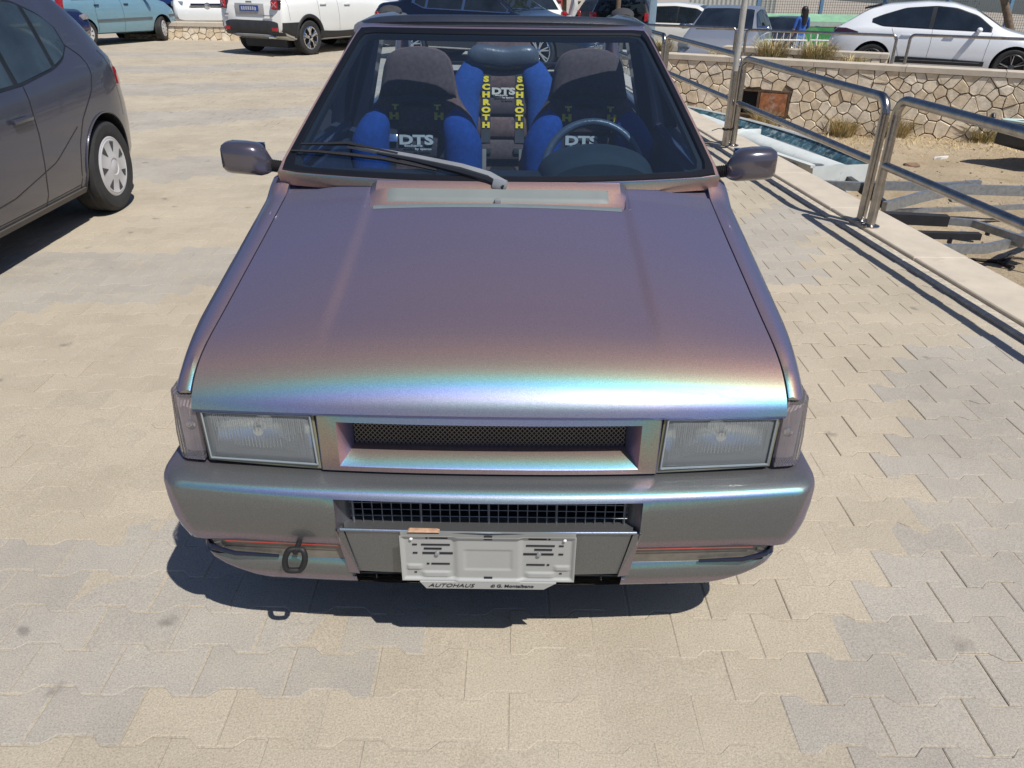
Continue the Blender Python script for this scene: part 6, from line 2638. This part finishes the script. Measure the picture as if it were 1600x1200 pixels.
t1 = empty('boat_trailer', (4.5, 9.0, -.9), 0, label='galvanised boat trailer frame on the sand behind the paired railing posts', cat='trailer')
beam(t1, [(3.30, 9.78, -.50), (4.45, 9.70, -.52)], .07, .11)
beam(t1, [(3.45, 9.22, -.58), (4.15, 9.12, -.58)], .06, .10)
beam(t1, [(4.05, 8.36, -.62), (4.62, 8.74, -.60), (5.20, 9.06, -.58), (5.94, 9.0, -.58), (7.4, 8.6, -.58)], .06, .11)
beam(t1, [(4.30, 9.28, -.60), (5.15, 9.25, -.60), (5.64, 9.40, -.60)], .06, .10)
beam(t1, [(4.35, 8.78, -.78), (5.95, 8.98, -.76), (7.0, 8.9, -.76)], .05, .05)
beam(t1, [(4.12, 9.7, -.60), (4.10, 8.4, -.62)], .06, .08, BLACK, 'crossbeam')
g = G().tube([(4.12, 8.62, -.42), (4.10, 8.60, -.90)], .022, 8)
obj('prop_leg', g, GALV, t1, 40, t1.location)
g = G().box((4.02, 8.75, -.52), (.16, .14, .12), None, .01)
obj('winch_box', g, BLACK, t1, 40, t1.location)
g = G().lathe([(.02, -.05), (.12, -.06), (.15, -.05), (.16, -.02), (.16, .02), (.15, .05), (.12, .06), (.02, .05)], 24, Matrix.Translation((3.75, 8.95, -.72)))
obj('wheel', g, TYRE, t1, 40, t1.location)

t2 = empty('boat_trailer', (4.4, 7.3, -.9), 0, label='nearer boat trailer with black rubber bunks and a curved galvanised frame', cat='trailer')
beam(t2, [(3.30, 7.57, -.50), (4.25, 7.43, -.50)], .10, .10, GALVD, 'bunk_pad')
beam(t2, [(4.25, 7.50, -.52), (4.50, 7.42, -.52), (4.72, 6.98, -.54), (5.0, 6.5, -.54), (5.6, 6.3, -.54)], .05, .07)
beam(t2, [(3.45, 7.20, -.57), (4.42, 7.12, -.56)], .08, .06, GALVD, 'bunk_pad')
beam(t2, [(3.55, 6.92, -.62), (3.98, 6.90, -.62), (4.38, 6.92, -.62), (4.75, 7.08, -.60), (5.1, 7.4, -.60), (5.9, 8.0, -.60)], .05, .085)
beam(t2, [(3.80, 7.55, -.60), (3.84, 6.88, -.66)], .06, .07, BLACK, 'crossbeam')
beam(t2, [(4.72, 7.0, -.60), (5.0, 7.1, -.60)], .12, .04, GALV, 'gusset_plate')
g = G().lathe([(.02, -.05), (.12, -.06), (.15, -.05), (.16, -.02), (.16, .02), (.15, .05), (.12, .06), (.02, .05)], 24, Matrix.Translation((3.50, 7.05, -.74)))
obj('wheel', g, TYRE, t2, 40, t2.location)
g = G()
for p_ in ((4.15, 7.12, -.60), (4.14, 6.92, -.68), (4.6, 7.3, -.57)):
    g.box(p_, (.03, .04, .07), None, .004)
obj('bolts', g, BLACK, t2, 0, t2.location)
g = G().box((3.62, 7.0, -.585), (.05, .02, .03), None, .004)
obj('side_marker', g, mat('amber_lens', (.8, .25, .02), .3), t2, 0, t2.location)

STICK = mat('dark_driftwood', (.045, .035, .03), .9, var=.3)
g = G()
zz = lambda x, y: sand_z(x, y) + .02
for pl_ in ([(4.25, 7.45), (4.45, 7.30), (4.55, 7.28)], [(4.53, 7.32), (4.72, 7.22), (4.90, 7.28), (5.2, 7.22)], [(4.72, 7.22), (4.74, 6.98), (4.66, 6.88)], [(4.74, 7.1), (4.92, 7.35), (4.98, 7.42)]):
    g.tube([(x, y, zz(x, y)) for x, y in pl_], [.014, .020, .012, .008][:len(pl_)], 6)
pp = obj('driftwood_branch', g, STICK, None, 50)
props(pp, 'dark forked branch lying on the sand in front of the nearer boat trailer', 'branch')
g = G().lathe([(0, 0), (.032, .0), (.034, .02), (.034, .15), (.030, .175), (.013, .20), (.013, .225), (0, .225)], 14, Matrix.Translation((4.98, 8.05, -.84)) @ Matrix.Rotation(rad(60), 4, 'Z'))
pp = obj('plastic_bottle', g, mat('blue_plastic', (.12, .28, .48), .2, coat=.5), None, 50)
props(pp, 'crushed pale blue plastic bottle on the sand between the boat trailers', 'bottle')
rnd = random.Random(21)
for k, (x, y, lab, c_) in enumerate(((6.45, 13.9, 'white scrap of paper on the sand nearest the rusty cabinet', (.75, .73, .68)), (7.15, 13.2, 'torn white scrap on the sand left of the dark boat shadow', (.7, .68, .63)),
                                     (6.95, 14.6, 'crumpled pale rag on the dry grass by the wall foot', (.5, .42, .33)), (5.75, 9.9, 'small white scrap on the sand behind the trailers', (.7, .7, .68)), (6.3, 12.4, 'flat brown piece of wood on the sand', (.2, .13, .08)))):
    g = G()
    pts = [(x + .13 * math.cos(a) * rnd.uniform(.5, 1.2), y + .08 * math.sin(a) * rnd.uniform(.6, 1.2)) for a in [2 * math.pi * q / 7 for q in range(7)]]
    g.prism(pts, lambda a, b: (a, b, sand_z(a, b) + .005), lambda a, b: (a, b, sand_z(a, b) + rnd.uniform(.015, .06)))
    pp = obj('litter', g, mat('litter_%s' % ('a', 'b', 'c', 'd', 'e')[k], c_, .8, var=.2), None, 0)
    props(pp, lab, 'litter', 'scraps on the sand')
STONEG = mat('pebble', (.35, .29, .21), .95, var=.3)
g = G()
for k in range(900):
    y = rnd.uniform(4, 16)
    x = xk(y) + .6 + rnd.random() ** 1.3 * 8
    s_ = rnd.uniform(.008, .03)
    g.box((x, y, sand_z(x, y) + s_ * .2), (s_, s_ * rnd.uniform(.6, 1.4), s_ * .7), Matrix.Rotation(rnd.uniform(0, 3), 3, 'Z') @ Matrix.Rotation(rnd.uniform(-.5, .5), 3, 'X'))
pp = obj('gravel', g, STONEG, None, 0)
props(pp, 'small loose pebbles scattered over the sandy lot', 'gravel', kind='stuff')

# dry grass tufts -----------------------------------------------------
STRAW = mat('dry_straw', (.56, .44, .23), .85, var=.35, scale=7, coords='Object')
STRAWG = mat('olive_grass', (.26, .24, .10), .85, var=.4, scale=7, coords='Object')


def tuft(loc, h, r, n, seed, label, m=STRAW, m2=STRAWG, greenf=.35, droop=.5, group=None, w=.006):
    rn = random.Random(seed)
    root = empty('grass_tuft', loc, 0, label=label, cat='grass', group=group)
    for mm, nn in ((m, int(n * (1 - greenf))), (m2, int(n * greenf))):
        g = G()
        for k in range(nn):
            a = rn.uniform(0, 2 * math.pi)
            rr = r * .55 * math.sqrt(rn.random())
            b = Vector((rr * math.cos(a), rr * math.sin(a), -.02))
            a2 = a + rn.uniform(-.7, .7)
            out = Vector((math.cos(a2), math.sin(a2), 0))
            L_ = h * rn.uniform(.55, 1.1)
            sp_ = r * rn.uniform(.2, 1.25)
            p1 = b + out * sp_ * .35 + Vector((0, 0, L_ * .6))
            p2 = b + out * sp_ * 1.0 + Vector((0, 0, L_ * (1 - droop * rn.random() * .5)))
            sd = Vector((-out.y, out.x, 0)) * w * rn.uniform(.6, 1.3)
            g.add([b - sd, b + sd, p1 + sd * .7, p1 - sd * .7, p2], [(0, 1, 2, 3), (3, 2, 4)])
        obj('blades', g, mm, root, 0)
    return root


def onwall(u, dn, z):
    q = FA + WD * u + WN * dn
    return (q.x, q.y, z)


def sandp(x, y):
    return (x, y, sand_z(x, y))


tl = [((6.30, 15.35), .42, .34, 420, 'dry straw tuft with green tips at the wall foot below the rusty door corner', .35),
      ((7.15, 14.95), .46, .34, 460, 'dense dry tuft at the wall foot seen between the paired railing posts and the pipe', .4),
      ((8.45, 14.35), .34, .34, 300, 'greener low tuft at the wall foot near the dark boat', .7),
      ((5.0, 16.0), .5, .35, 300, 'thin dry tuft in front of the open half of the rusty cabinet', .3),
      ((4.5, 16.4), .3, .4, 240, 'low straw patch at the wall foot behind the dinghy', .2)]
for k, (q, h, r, n, lab, gf) in enumerate(tl):
    tuft(sandp(*q), h, r, n, 50 + k, lab, greenf=gf)
tl = [((4.95, .72), .55, .42, 520, 'tall dry feathery grass clump right of the rail gap, above the stone wall'), ((5.75, .70), .55, .45, 560, 'second tall dry grass clump above the wall, nearest the white sports SUV'),
      ((3.0, .35), .42, .24, 260, 'green and straw grass sprig above the left end of the stone wall'), ((4.0, .95), .26, .40, 240, 'thin low straw in front of the silver hatchback'), ((6.35, .9), .26, .3, 200, 'short straw tuft beside the sports SUV rear bumper')]
for k, ((xx, dn), h, r, n, lab) in enumerate(tl):
    q = Vector((xx, wy(xx), 0)) - WN * dn
    tuft((q.x, q.y, .04 if k != 2 else .10), h, r, n, 80 + k, lab, greenf=.35 if k != 2 else .65, w=.007)
# straw ground cover by the wall foot
g = G()
rn = random.Random(9)
for k in range(2600):
    x = rn.uniform(3.6, 10.5)
    y = wy(x) - .45 - abs(rn.gauss(0, .75))
    z = sand_z(x, y)
    a = rn.uniform(0, 6.28)
    L_ = rn.uniform(.04, .15)
    d = Vector((math.cos(a), math.sin(a), rn.uniform(.2, 1.2))).normalized() * L_
    s_ = Vector((-math.sin(a), math.cos(a), 0)) * .006
    b = Vector((x, y, z))
    g.add([b - s_, b + s_, b + d], [(0, 1, 2)])
pp = obj('straw_cover', g, STRAW, None, 0)
props(pp, 'sparse dry straw on the sand along the wall foot', 'straw', kind='stuff')

# ------------------------------------------------------------------ background: hoarding, netting fence, barrier, people, posts
GREEN = mat('green_hoarding', (.05, .27, .09), .6, var=.25, scale=2, dirt=((.16, .36, .18), 1.5, .5))
GREENL = mat('pale_green_rail', (.22, .42, .27), .6, var=.2, scale=3)
zb_ = -.95
hA, hB = Vector((6.9, 28.6, 0)), Vector((14.4, 28.0, 0))
hd_ = (hB - hA).normalized()
root = empty('green_hoarding', (hA.x, hA.y, zb_), 0, label='green boarded fence with a pale top rail behind the white barrier', cat='fence')
for k in range(6):
    a = hA + hd_ * (k * 1.25 + .01)
    b = hA + hd_ * (k * 1.25 + 1.24)
    obj('board', G().hexa([(a.x, a.y, zb_), (b.x, b.y, zb_), (b.x, b.y + .04, zb_), (a.x, a.y + .04, zb_), (a.x, a.y, .18), (b.x, b.y, .18), (b.x, b.y + .04, .18), (a.x, a.y + .04, .18)]), GREEN, root, 0, root.location)
a, b = hA, hA + hd_ * 7.5
obj('sloping_band', G().hexa([(a.x, a.y - .02, .20), (b.x, b.y - .02, .20), (b.x, b.y + .06, .20), (a.x, a.y + .06, .20), (a.x, a.y - .02, .31), (b.x, b.y - .02, .31), (b.x, b.y + .06, .31), (a.x, a.y + .06, .31)]), mat('pale_grey_rail', (.35, .42, .38), .5), root, 0, root.location)
obj('top_band', G().hexa([(a.x, a.y - .01, .31), (b.x, b.y - .01, .31), (b.x, b.y + .5, .52), (a.x, a.y + .5, .52), (a.x, a.y - .01, .33), (b.x, b.y - .01, .33), (b.x, b.y + .5, .54), (a.x, a.y + .5, .54)]), GREENL, root, 0, root.location)

NETM = mat('net_wire', (.16, .16, .15), .6, .3)
FPOST = mat('fence_post_blue', (.13, .24, .38), .5, var=.15)
root = empty('mesh_fence', (13, 30.5, -.9), 0, label='tall wire mesh fence with blue posts across the far background', cat='fence')
xs_ = np.linspace(8.6, 26.5, 9)
for x in xs_:
    obj('post', G().box((x, 30.5, .8), (.12, .12, 3.6), None, .01), FPOST, root, 0, root.location)
g = G()
for z in np.arange(-.5, 2.6, .085):
    g.box((17.5, 30.5, z), (18.0, .008, .010))
for x in np.arange(8.6, 26.4, .085):
    g.box((x, 30.5, 1.0), (.010, .008, 3.2))
o = obj('wire_net', g, NETM, root, 0, root.location)
o['kind'] = 'stuff'

# far pale corrugated screen
CORR = mat('corrugated_screen', (.40, .41, .38), .7, var=.12)
root = empty('corrugated_screen', (8.6, 33, -1.1), 0, label='pale corrugated sheet screen behind the parked silver hatchback', cat='screen')
for k in range(10):
    x = 6.6 + k * .34
    g = G()
    g.grid(lambda u, v: (x + u * .335, 33 + .025 * math.sin(u * 4 * math.pi), lerp(-1.1, 1.6, v)), 12, 1)
    obj('sheet', g, CORR, root, 60, root.location)

# crowd barrier in white tube
WB = mat('white_tube', (.72, .74, .74), .4, var=.05)
bA, bB = Vector((6.45, 22.6, -.62)), Vector((8.0, 22.4, -.62))


def barrier(A, B, z0, z1, lab, n=9):
    root = empty('barrier', (A.x, A.y, z0), 0, label=lab, cat='barrier', group='white crowd barriers')
    d = (B - A)
    obj('frame', G().tube([(A.x, A.y, z0), (A.x, A.y, z1 - .06), (A.x + d.x * .03, A.y + d.y * .03, z1), (B.x - d.x * .03, B.y - d.y * .03, z1), (B.x, B.y, z1 - .06), (B.x, B.y, z0)], .022, 8), WB, root, 50, root.location)
    obj('rail', G().tube([(A.x, A.y, z0 + .2), (B.x, B.y, z0 + .2)], .016, 8), WB, root, 50, root.location)
    for k in range(1, n):
        p_ = A + d * (k / n)
        obj('bar', G().tube([(p_.x, p_.y, z0 + .2), (p_.x, p_.y, z1)], .010, 6), WB, root, 50, root.location)


barrier(bA, bB, -.62, .34, 'long white tubular crowd barrier before the green fence')
barrier(Vector((6.55, 21.8, 0)), Vector((7.5, 21.65, 0)), -.6, .18, 'lower white crowd barrier in front of the long one', 6)
barrier(Vector((7.6, 21.8, 0)), Vector((8.5, 21.6, 0)), -.6, .18, 'white crowd barrier next to the sports SUV tail', 6)


# people ----------------------------------------------------------------
def figure(label, loc, rz, skin, top, bottom, hair, pose='stand', h=1.68, topc=None):
    k = h / 1.70
    P_ = {
        'pelvis': (0, 0, .93), 'waist': (0, 0, 1.08), 'chest': (0, 0, 1.28), 'neck': (0, .01, 1.45), 'head': (0, .02, 1.55), 'crown': (0, .02, 1.66),
        'shL': (-.17, 0, 1.38), 'elL': (-.23, .02, 1.12), 'haL': (-.22, .10, .88), 'shR': (.17, 0, 1.38), 'elR': (.24, .04, 1.13), 'haR': (.16, .20, 1.02),
        'hiL': (-.09, 0, .88), 'knL': (-.10, .03, .48), 'anL': (-.10, -.01, .08), 'toL': (-.11, .13, .03), 'hiR': (.09, 0, .88), 'knR': (.11, .06, .48), 'anR': (.13, .02, .08), 'toR': (.14, .16, .03)}
    rad_ = {'pelvis': .135, 'waist': .12, 'chest': .145, 'neck': .055, 'head': .088, 'crown': .07, 'shL': .062, 'elL': .042, 'haL': .032, 'shR': .062, 'elR': .042, 'haR': .032,
            'hiL': .09, 'knL': .062, 'anL': .042, 'toL': .035, 'hiR': .09, 'knR': .062, 'anR': .042, 'toR': .035}
    E_ = [('pelvis', 'waist'), ('waist', 'chest'), ('chest', 'neck'), ('neck', 'head'), ('head', 'crown'), ('chest', 'shL'), ('shL', 'elL'), ('elL', 'haL'), ('chest', 'shR'), ('shR', 'elR'), ('elR', 'haR'),
          ('pelvis', 'hiL'), ('hiL', 'knL'), ('knL', 'anL'), ('anL', 'toL'), ('pelvis', 'hiR'), ('hiR', 'knR'), ('knR', 'anR'), ('anR', 'toR')]
    names = list(P_)
    me = bpy.data.meshes.new('person')
    me.from_pydata([tuple(c_ * k for c_ in P_[n]) for n in names], [(names.index(a), names.index(b)) for a, b in E_], [])
    o = bpy.data.objects.new('person', me)
    COL.objects.link(o)
    o.location = loc
    o.rotation_euler = (0, 0, rz)
    md = o.modifiers.new('skin', 'SKIN')
    for i, n in enumerate(names):
        me.skin_vertices[0].data[i].radius = (rad_[n] * k, rad_[n] * k * (.75 if n in ('chest', 'waist', 'pelvis') else 1))
    me.skin_vertices[0].data[0].use_root = True
    sb = o.modifiers.new('sub', 'SUBSURF')
    sb.levels = 2
    bake(o)
    me = o.data
    for m_ in (skin, top, bottom):
        me.materials.append(m_)
    for p_ in me.polygons:
        z = p_.center.z / k
        x = abs(p_.center.x / k)
        p_.material_index = 0 if z > 1.44 or (x > .19 and z < 1.10) or z < .0 else (1 if z > .93 else 2)
    me.shade_smooth()
    props(o, label, 'person')
    hg = G()
    rings = []
    for t_ in np.linspace(0, 1, 8):
        r_ = .098 * math.sin(math.pi * (.08 + .84 * t_)) ** .5
        rings.append([(r_ * k * math.cos(a), (-.02 + r_ * math.sin(a)) * k, lerp(1.47, 1.685, t_) * k) for a in [2 * math.pi * q / 12 for q in range(12)]])
    hg.rings(rings)
    hr = obj('hair', hg, hair, o, 60)
    fc = G()
    for s_ in (-1, 1):
        fc.box((s_ * .032 * k, .098 * k, 1.565 * k), (.018, .01, .008))
    fc.box((0, .108 * k, 1.54 * k), (.018, .02, .03)).box((0, .10 * k, 1.51 * k), (.04, .008, .008))
    obj('face', fc, mat('face_features', (.12, .06, .05), .7), o, 0)
    return o, k


SKIN = mat('skin', (.42, .24, .16), .6)
DHAIR = mat('dark_hair', (.012, .009, .008), .5)
FHAIR = mat('fair_hair', (.35, .24, .13), .6)
p1, k = figure('person in a blue top with long dark hair, back turned, beside the white barrier', (8.15, 24.2, -.76), rad(15), SKIN, mat('blue_top', (.03, .11, .42), .8), mat('light_jeans', (.16, .28, .50), .8), DHAIR)
g = G()
g.rings([[(.09 * w_ * math.cos(a), -.09 + .05 * math.sin(a), z) for a in [2 * math.pi * q / 10 for q in range(10)]] for z, w_ in ((1.58, .9), (1.45, 1.0), (1.3, .9), (1.18, .5))])
obj('long_hair', g, DHAIR, p1, 60)
p2, k = figure('person in a black and yellow shirt by the silver hatchback door mirror', (6.35, 22.9, -.74), rad(60), SKIN, mat('black_yellow_shirt', (.03, .02, .012), .8, dirt=((.40, .22, .02), 6, .52)), mat('dark_trousers', (.02, .02, .03), .8), DHAIR)
p3, k = figure('fair-haired person whose head shows behind the sports SUV rear window, left of the pair', (10.95, 26.6, -1.0), rad(160), SKIN, mat('white_top', (.6, .6, .6), .8), mat('dark_trousers', (.02, .02, .03)), FHAIR)
p4, k = figure('fair-haired person whose head shows behind the sports SUV rear window, right of the pair', (11.35, 26.9, -1.0), rad(200), SKIN, mat('pink_top', (.5, .3, .3), .8), mat('dark_trousers', (.02, .02, .03)), FHAIR)

LPM = mat('pale_blue_post', (.28, .40, .50), .45, .2, var=.1)
root = empty('lamp_post', (3.02, 18.95, -.05), 0, label='square pale blue lamp post between the black hatchback and the silver hatchback', cat='lamp post')
obj('column', G().box((3.02, 18.95, 2.5), (.15, .15, 5.2), None, .012), LPM, root, 40, root.location)
obj('base_plate', G().box((3.02, 18.95, -.03), (.3, .3, .03), None, .005), LPM, root, 40, root.location)
obj('lamp_head', G().box((2.77, 18.95, 5.15), (.7, .2, .10), None, .02), LPM, root, 40, root.location)

BARK = mat('bark', (.16, .12, .085), .9, var=.35, bump=.01, bscale=25)
LEAF = mat('leaf_green', (.075, .12, .03), .7, var=.4, scale=5)


def tree(loc, h, tr, cr, label, seed, leaves=1600, cz=None, lean=0.0):
    rn = random.Random(seed)
    root = empty('tree', loc, 0, label=label, cat='tree')
    g = G()
    top = Vector((lean, 0, h * .55))
    g.tube([(0, 0, -.1), (lean * .3, 0, h * .25), tuple(top)], [tr * 1.2, tr, tr * .8], 10)
    tips = []
    for k in range(7):
        a = rn.uniform(0, 6.28)
        e = top + Vector((math.cos(a) * cr * .6, math.sin(a) * cr * .6, h * rn.uniform(.15, .4)))
        g.tube([tuple(top), tuple(top.lerp(e, .5) + Vector((0, 0, .1))), tuple(e)], [tr * .5, tr * .3, tr * .12], 6)
        tips.append(e)
    obj('trunk', g, BARK, root, 50)
    g = G()
    for k in range(leaves):
        c_ = rn.choice(tips) + Vector((rn.gauss(0, cr * .28), rn.gauss(0, cr * .28), rn.gauss(0, cr * .25)))
        a = Matrix.Rotation(rn.uniform(0, 6.28), 3, 'Z') @ Matrix.Rotation(rn.uniform(-1.2, 1.2), 3, 'X')
        s_ = rn.uniform(.06, .13)
        g.add([c_ + a @ Vector(v) for v in ((-s_, -s_ * .5, 0), (s_, -s_ * .5, 0), (s_ * .6, s_ * .6, .02), (-s_ * .6, s_ * .6, .02))], [(0, 1, 2, 3)])
    obj('crown', g, LEAF, root, 0)
    return root


tree((2.52, 21.2, -.25), 4.8, .060, 1.5, 'slim bare-trunked tree standing in front of the black hatchback', 4, 1200)
tree((2.05, 37.0, -.4), 2.6, .12, 1.3, 'small green tree far back between the white city car and the dark car', 5, 2200)
tree((17.0, 28.5, -1.2), 5.2, .13, 2.0, 'leaning tree behind the roof of the white sports SUV', 6, 1500, lean=-1.2)
tree((-14.0, 34.0, 0), 5.5, .18, 2.6, 'large dark tree far behind the parked cars on the left', 8, 3000)
# scooters far back
SCO = mat('scooter_black', (.02, .02, .022), .3, coat=.5)
for k, (x, y, rz, cc, lab) in enumerate(((1.55, 29.5, .5, (.5, .5, .5), 'grey scooter far back, left of the dark car'), (1.0, 30.2, .2, (.45, .04, .03), 'red scooter far back beside the small white hatchback'))):
    root = empty('scooter', (x, y, 0), rz, label=lab, cat='scooter')
    for q in (-.62, .62):
        g = G().lathe([(.13, -.05), (.22, -.06), (.26, -.03), (.26, .03), (.22, .06), (.13, .05)], 20, Matrix.Translation((q, 0, .26)))
        obj('wheel', g, TYRE, root, 40)
    g = G()
    g.rings([[(xx, yy_ * w_, z0 + zz_) for yy_, zz_ in ((-.14, 0), (.14, 0), (.16, hh * .6), (.09, hh), (-.09, hh), (-.16, hh * .6))] for xx, w_, z0, hh in ((-.85, .5, .5, .2), (-.5, 1, .35, .42), (-.1, 1, .3, .42), (.05, .9, .25, .1), (.35, .9, .25, .12), (.45, .9, .3, .6), (.60, .6, .5, .45))])
    obj('body', g, mat('scooter_paint_%s' % ('grey', 'red')[k], cc, .3, coat=.6), root, 40)
    obj('seat', G().box((-.38, 0, .80), (.6, .24, .08), None, .03), SCO, root, 40)
    obj('handlebar', G().tube([(.42, -.32, 1.02), (.50, 0, 1.0), (.42, .32, 1.02)], .018, 8).tube([(.5, 0, 1.0), (.62, 0, .3)], .03, 8), SCO, root, 40)
